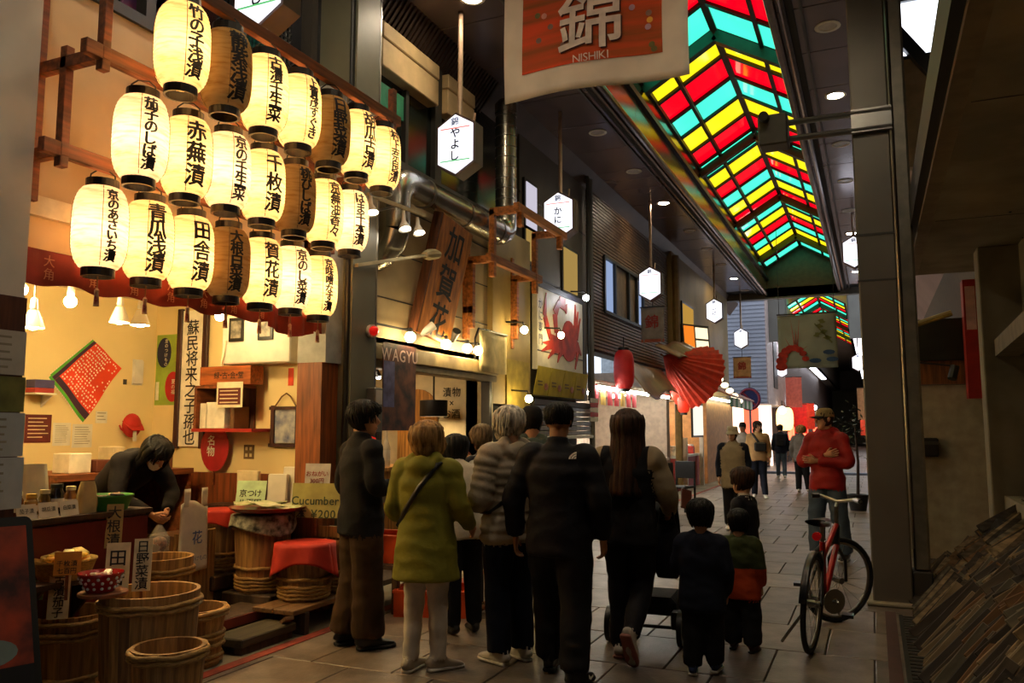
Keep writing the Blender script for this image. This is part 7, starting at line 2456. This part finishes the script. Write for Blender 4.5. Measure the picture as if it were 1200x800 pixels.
# man in black outdoor jacket, walking away
ob, J, HM, s = person('man in a black jacket with a small white chest logo, seen from behind', (-1.83, 4.85), D(6), 1.70, C_BLACK, C_BLACK2, S_BLACK,
    pose=dict(elR=(.27, -.05, 1.11), wrR=(.27, .05, .87), elL=(-.29, -.03, 1.11), wrL=(-.30, .03, .87), knL=(-.1, .1, .5), anL=(-.1, .14, .1), knR=(.11, -.02, .5), anR=(.12, -.12, .09)), hem=.76, girth=1.2, leg=(.108, .085, .075), hair=H_BLACK, sole=SO_D,
    curl=.5, footdir={'R': (.35, 1, 0), 'L': (-.1, 1, 0)}, arm=1.08)
hair_mesh(ob, HM, H_BLACK, 'short', thick=.013, fringe=.055, rough=.003, seed=7, back=-.005)
me = ob.data
bv = BVHTree.FromPolygons([v.co for v in me.vertices], [tuple(p.vertices) for p in me.polygons])
def decal(ob, bv, polys, m, name, origin, right, up, look):
    """a flat print laid onto the clothes"""
    q = MB()
    for poly in polys:
        vs = []
        for x, z in poly:
            p = Vector(origin) + Vector(right) * x + Vector(up) * z
            h, n, i, d = bv.ray_cast(p - Vector(look) * .3, Vector(look), .8)
            vs.append((h if h is not None else p) - Vector(look) * .004)
        q.add(vs, [tuple(range(len(vs)))])
    return q.build(name, m, ob)
def quarter(cx, cz, r0, r1, n=8):
    o = [(cx - r1 * math.cos(PI / 2 * k / n), cz + r1 * math.sin(PI / 2 * k / n)) for k in range(n + 1)]
    i = [(cx - r0 * math.cos(PI / 2 * k / n), cz + r0 * math.sin(PI / 2 * k / n)) for k in range(n + 1)]
    return o + i[::-1]
decal(ob, bv, [quarter(.02, 0, .0, .014), quarter(.02, 0, .018, .028), quarter(.02, 0, .032, .043)], M_WHITE, 'logo', (.12 * s, -.2, 1.36 * s), (1, 0, 0), (0, 0, 1), (0, 1, 0))
sw = [(0, 0), (.015, -.012), (.05, .0), (.09, .02), (.05, .008), (.02, .004), (.01, .02)]
decal(ob, bv, [[(-x, z) for x, z in sw][::-1]], M_WHITE, 'logo', (.2 * s, -.05, .035), (0, -1, 0), (0, 0, 1), (-1, 0, 0))

# woman with long hair pushing a stroller
ob, J, HM, s = person('woman with long dark hair, black vest and beige sleeves', (-1.55, 5.45), D(2), 1.66, C_BLACK2, C_BLACK, S_WHITE,
    pose=dict(elR=(.27, .04, 1.12), wrR=(.23, .3, 1.0), elL=(-.26, .04, 1.12), wrL=(-.2, .3, 1.0), knR=(.08, .06, .5), anR=(.06, -.24, .22), knL=(-.09, .05, .5), anL=(-.09, .05, .085)), hem=.78, girth=1.14, sleeve=C_BEIGE, vest=C_BLACK2,
    leg=(.095, .068, .055), hair=H_BROWN, lift={'R': 1.0}, sole=mat('sole_pink', '#a5685a', .6), arm=1.15)
hair_mesh(ob, HM, H_BROWN, 'long', .50, .022, .05, .005, 8, spread=.42, drop_y=.06, locks=260)
# boy in navy
ob, J, HM, s = person('boy in a navy padded jacket beside the stroller', (-1.04, 5.32), D(4), 1.12, C_NAVY, C_BLACK2, S_BLUE, kid=True,
    pose=dict(elR=(.23, -.02, .98), wrR=(.22, .06, .76), elL=(-.24, .05, 1.0), wrL=(-.22, .22, .98), knR=(.095, .03, .43), anR=(.1, .06, .1), knL=(-.095, .0, .43), anL=(-.1, -.06, .09)), hem=.60, girth=1.28, leg=(.098, .08, .07), hair=H_BLACK, hood=C_NAVY, sole=SO_W, arm=1.15)
hair_mesh(ob, HM, H_BLACK, 'short', thick=.022, fringe=.05, rough=.005, seed=9)
# small child in olive and orange
C_ORA, C_OLV = cloth('orange_half', '#b2421a', .8), cloth('olive_half', '#3b4220', .8)
ob, J, HM, s = person('small child in an olive and orange colour block jacket', (-.90, 5.97), D(-4), 1.00, C_OLV, C_BLACK2, mat('shoe_maroon', '#3a1414', .6), kid=True,
    hem=.62, girth=1.35, leg=(.105, .088, .08), hair=H_BLACK, hood=C_OLV, lower_top=C_ORA, split=.98, arm=1.2, pose=dict(anR=(.13, -.03, .085), anL=(-.12, .05, .085), knR=(.12, .0, .43), knL=(-.11, .03, .43)), sole=SO_D)
hair_mesh(ob, HM, H_BLACK, 'short', thick=.02, fringe=.05, rough=.005, seed=10)
# boy in profile
ob, J, HM, s = person('boy in a black top with white collar trim, in profile', (-1.06, 7.35), D(72), 1.24, C_BLACK, cloth('sand', '#a3927a'), S_WHITE, kid=True, trim=C_CREAM, hair=H_BROWN, hem=.62, girth=1.2, hyaw=D(-4), voxel=.014, skin=M_SKIN2)
hair_mesh(ob, HM, H_BROWN, 'short', thick=.02, fringe=.035, rough=.005, seed=11)

# man in red with folded arms
ob, J, HM, s = person('man in a red jacket and jeans with folded arms', (-.53, 10.45), D(162), 1.77, C_RED, C_JEAN, S_BLACK,
    pose=dict(elR=(.27, .06, 1.10), wrR=(-.04, .15, 1.18), elL=(-.27, .06, 1.10), wrL=(.03, .175, 1.12), anR=(.13, .06, .085), anL=(-.15, -.05, .085), knR=(.12, .06, .5), knL=(-.12, .0, .5)),
    hem=.80, girth=1.12, leg=(.1, .085, .078), hair=H_BROWN, voxel=.013, hood=C_RED, palm={'R': (0, -1, .2), 'L': (0, -1, .2)}, sole=SO_W, curl=.25, hyaw=D(-48))
hair_mesh(ob, HM, H_BROWN, 'short', thick=.009, fringe=.05, seed=12, locks=0)
cap_hat(ob, HM, cloth('tan_cap', '#9a8256'), C_BLACK2)
g = MB()
for q in (-1, 1):
    b = MB().ball((q * .032, .088, .008), .026, .006, .019, 12, 6)
    g.add([HM @ Vector(v) for v in b.v], b.f)
g.tube([HM @ Vector(p) for p in ((-.075, .0, .012), (-.056, .082, .012), (0, .092, .012), (.056, .082, .012), (.075, .0, .012))], .0025, 6)
g.build('sunglasses', M_BLACK, ob, smooth=True)

# people further down the street
ob, J, HM, s = person('woman in a cream bucket hat and dark and beige jacket', (-2.0, 12.9), D(185), 1.56, C_BEIGE, C_BLACK2, S_WHITE, sleeve=C_NAVY, hair=H_BROWN, voxel=.018, hem=.7, girth=1.2, hyaw=D(-20), skin=M_SKIN2)
hair_mesh(ob, HM, H_BROWN, 'short', thick=.012, fringe=.04, seed=13, locks=0, back=-.1)
bucket_hat(ob, HM, cloth('cream_hat', '#b9ac92'))
ob, J, HM, s = person('man in a beige sweatshirt with a dark sling bag, facing us', (-2.38, 18.9), D(190), 1.70, cloth('tan_sweat', '#b08a5c'), C_NAVY, S_WHITE, hair=H_BROWN, voxel=.02, hem=.84, girth=1.1, hyaw=D(30), pose=dict(anL=(-.12, .12, .085), anR=(.1, -.1, .085)))
hair_mesh(ob, HM, H_BROWN, 'short', thick=.018, fringe=.05, seed=14)
strap_on(ob, 'sling_bag', 'dark sling bag across the beige sweatshirt', 'bag', Vector((.12, 0, 1.43)) * s, Vector((-.16, 0, 1.02)) * s, S_BLACK, .05, bag=((-.04, .17, 1.13), (.13, .05, .1)))
ob, J, HM, s = person('person in grey with a dark cap behind the cream hat', (-2.9, 20.3), D(170), 1.68, cloth('pale_grey', '#9a958e'), C_BLACK2, S_BLACK, hair=H_BLACK, voxel=.02)
hair_mesh(ob, HM, H_BLACK, 'short', thick=.008, seed=15, locks=0)
cap_hat(ob, HM, C_BLACK2, C_BLACK2)
ob, J, HM, s = person('person in black beside the beige sweatshirt man', (-2.72, 21.6), D(200), 1.58, C_BLACK, C_BLACK2, S_BLACK, hair=H_BLACK, voxel=.02)
hair_mesh(ob, HM, H_BLACK, 'bob', .14, .015, .05, seed=16)
ob, J, HM, s = person('man in a navy jacket with a backpack walking away', (-2.66, 26.5), D(5), 1.66, C_NAVY, C_JEAN, S_WHITE, hair=H_BLACK, voxel=.022, pose=dict(anL=(-.1, .15, .09), anR=(.1, -.12, .1)))
hair_mesh(ob, HM, H_BLACK, 'short', thick=.014, seed=17)
t = thing('backpack', 'black backpack worn by the man in navy', 'backpack', ob.location, D(5))
MB().box(-.15, .15, -.29, -.14, .98, 1.4, .05).build('body', C_BLACK, t, smooth=True)
MB().box(-.11, .11, -.33, -.28, 1.0, 1.2, .03).build('pocket', C_BLACK2, t, smooth=True)
ob, J, HM, s = person('person in a grey quilted vest and black trousers with white boots', (-1.62, 20.9), D(-8), 1.62, cloth('grey_vest', '#7a756f'), C_BLACK2, S_WHITE, hair=H_BLOND, voxel=.02, girth=1.15, quilt=.012, pose=dict(anR=(.12, .1, .085)))
hair_mesh(ob, HM, H_BLOND, 'bob', .1, .015, .05, seed=18)

# shopkeeper bending over the tubs
C_SHOP = cloth('charcoal_sweat', '#1b1718', .9)
ob, J, HM, s = person('shopkeeper in a black sweatshirt and white mask bending over the tubs', (-5.50, 4.62, .1), D(-92), 1.60, C_SHOP, C_BLACK2, S_BLACK,
    pose=dict(pelvis=(0, -.04, .93), waist=(0, .05, 1.06), chest=(0, .24, 1.2), neck=(0, .42, 1.31), head=(0, .53, 1.33), shR=(.175, .33, 1.27), shL=(-.175, .33, 1.27), elR=(.26, .42, 1.0), wrR=(.10, .60, .86), elL=(-.25, .44, 1.0), wrL=(-.05, .62, .88),
              hipR=(.09, -.03, .92), hipL=(-.09, -.03, .92)), hair=H_BLACK, hpitch=D(-50), girth=1.12, mask=M_WHITE, hands=(1, 1), curl=.6, voxel=.0125, hood=C_SHOP)
hair_mesh(ob, HM, H_BLACK, 'bob', .20, .018, .055, .005, 19, spread=.05)
W = ob.matrix_basis @ (J['wrR'] + Vector((-.05, .05, -.08)))
t = thing('food_bag', 'clear plastic bag of pickles in the hands of the shopkeeper', 'bag', (W.x, W.y, W.z - .20))
mb = MB()
mb.grid(lambda u, v: ((.075 * (1 - .75 * max(0, v - .5) / .5) * math.cos(2 * PI * u) * (1 + .08 * math.sin(u * 31 + v * 8))), .075 * (1 - .75 * max(0, v - .5) / .5) * math.sin(2 * PI * u), .2 * v), 24, 10)
mb.build('film', mat('clear_film', '#d9d2c4', .15, alpha=.35), t, smooth='all')
MB().ball((0, 0, .06), .06, .06, .055, 14, 8).build('pickles', mat('pickle_mash', '#9a5a32', .6, var=.4, scale=40), t, smooth='all')

# stroller
def stroller():
    t = thing('stroller', 'black baby stroller pushed by the long haired woman', 'stroller', (-1.58, 6.15, 0), D(4))
    blk = mat('stroller_frame', '#121214', .4, metal=.3)
    fab = cloth('stroller_fabric', '#121419', .8)
    def wheel(x, y, r):
        w = MB().tube([(x - .018, y, r), (x + .018, y, r)], r, 22).build('wheel', S_BLACK, t, smooth=True)
        MB().tube([(x - .021, y, r), (x + .021, y, r)], r * .62, 16).build('hub', M_DKGREY, w, smooth=True)
    for x in (-.255, .255):
        wheel(x, -.28, .125)
        wheel(x * .8, .36, .09)
        MB().tube([(x * .9, -.28, .125), (x * .9, .0, .5), (x * .85, -.42, 1.02)], .014, 8).build('push_bar', blk, t)
        MB().tube([(x * .9, -.05, .52), (x * .82, .36, .1)], .014, 8).build('front_leg', blk, t)
        MB().box(x * .86 - .03, x * .86 + .03, -.33, -.22, .12, .24, .01).build('brake', blk, t)
    MB().tube([(-.225, -.42, 1.02), (-.1, -.45, 1.04), (.1, -.45, 1.04), (.225, -.42, 1.02)], .018, 8).build('handle', blk, t)
    MB().tube([(-.23, -.28, .125), (.23, -.28, .125)], .012, 8).build('axle', blk, t)
    MB().grid(lambda u, v: ((u - .5) * .42, -.22 + .4 * v, .62 - .22 * v if v < .5 else .51 - .0 * v), 8, 10, .02).build('seat', fab, t, smooth=True)
    MB().box(-.2, .2, -.16, .28, .17, .30, .04).build('basket', fab, t, smooth=True)
    def can(u, v):
        a = PI * .08 + PI * .62 * v
        return ((u - .5) * .44, -.02 - .26 * math.cos(a) * -1 - .22, .66 + .34 * math.sin(a))
    MB().grid(can, 8, 12, .012).build('canopy', fab, t, smooth='all')
    MB().grid(lambda u, v: ((u - .5) * .42, -.24 - .02 * math.sin(u * 3), .95 - .42 * v), 8, 8, .015).build('back_panel', fab, t, smooth='all')
    return t
stroller()
b = thing('tote_bag', 'dark bag hanging from the stroller handle', 'bag', (-1.33, 5.62, .52))
MB().grid(lambda u, v: (.10 * math.cos(2 * PI * u) * (.7 + .5 * math.sin(PI * min(1, v * 1.05))), .06 * math.sin(2 * PI * u) * (.7 + .6 * math.sin(PI * v)), .36 * v), 20, 12).build('body', C_BLACK, b, smooth='all')
MB().tube([(-.06, 0, .34), (-.05, .03, .47), (.02, .04, .5), (.06, 0, .34)], .008, 6).build('handle', C_BLACK, b)
o = MB().box(-.04, .04, -.085, .085, -.006, .006, .006).build('mobile_phone', mat('phone_case', '#5a2a1c', .3))
o.location = (-1.22, 5.75, 1.04)
o.rotation_euler = (.9, .3, .5)
tag(o, 'phone in a brown case held out over the stroller', 'phone')
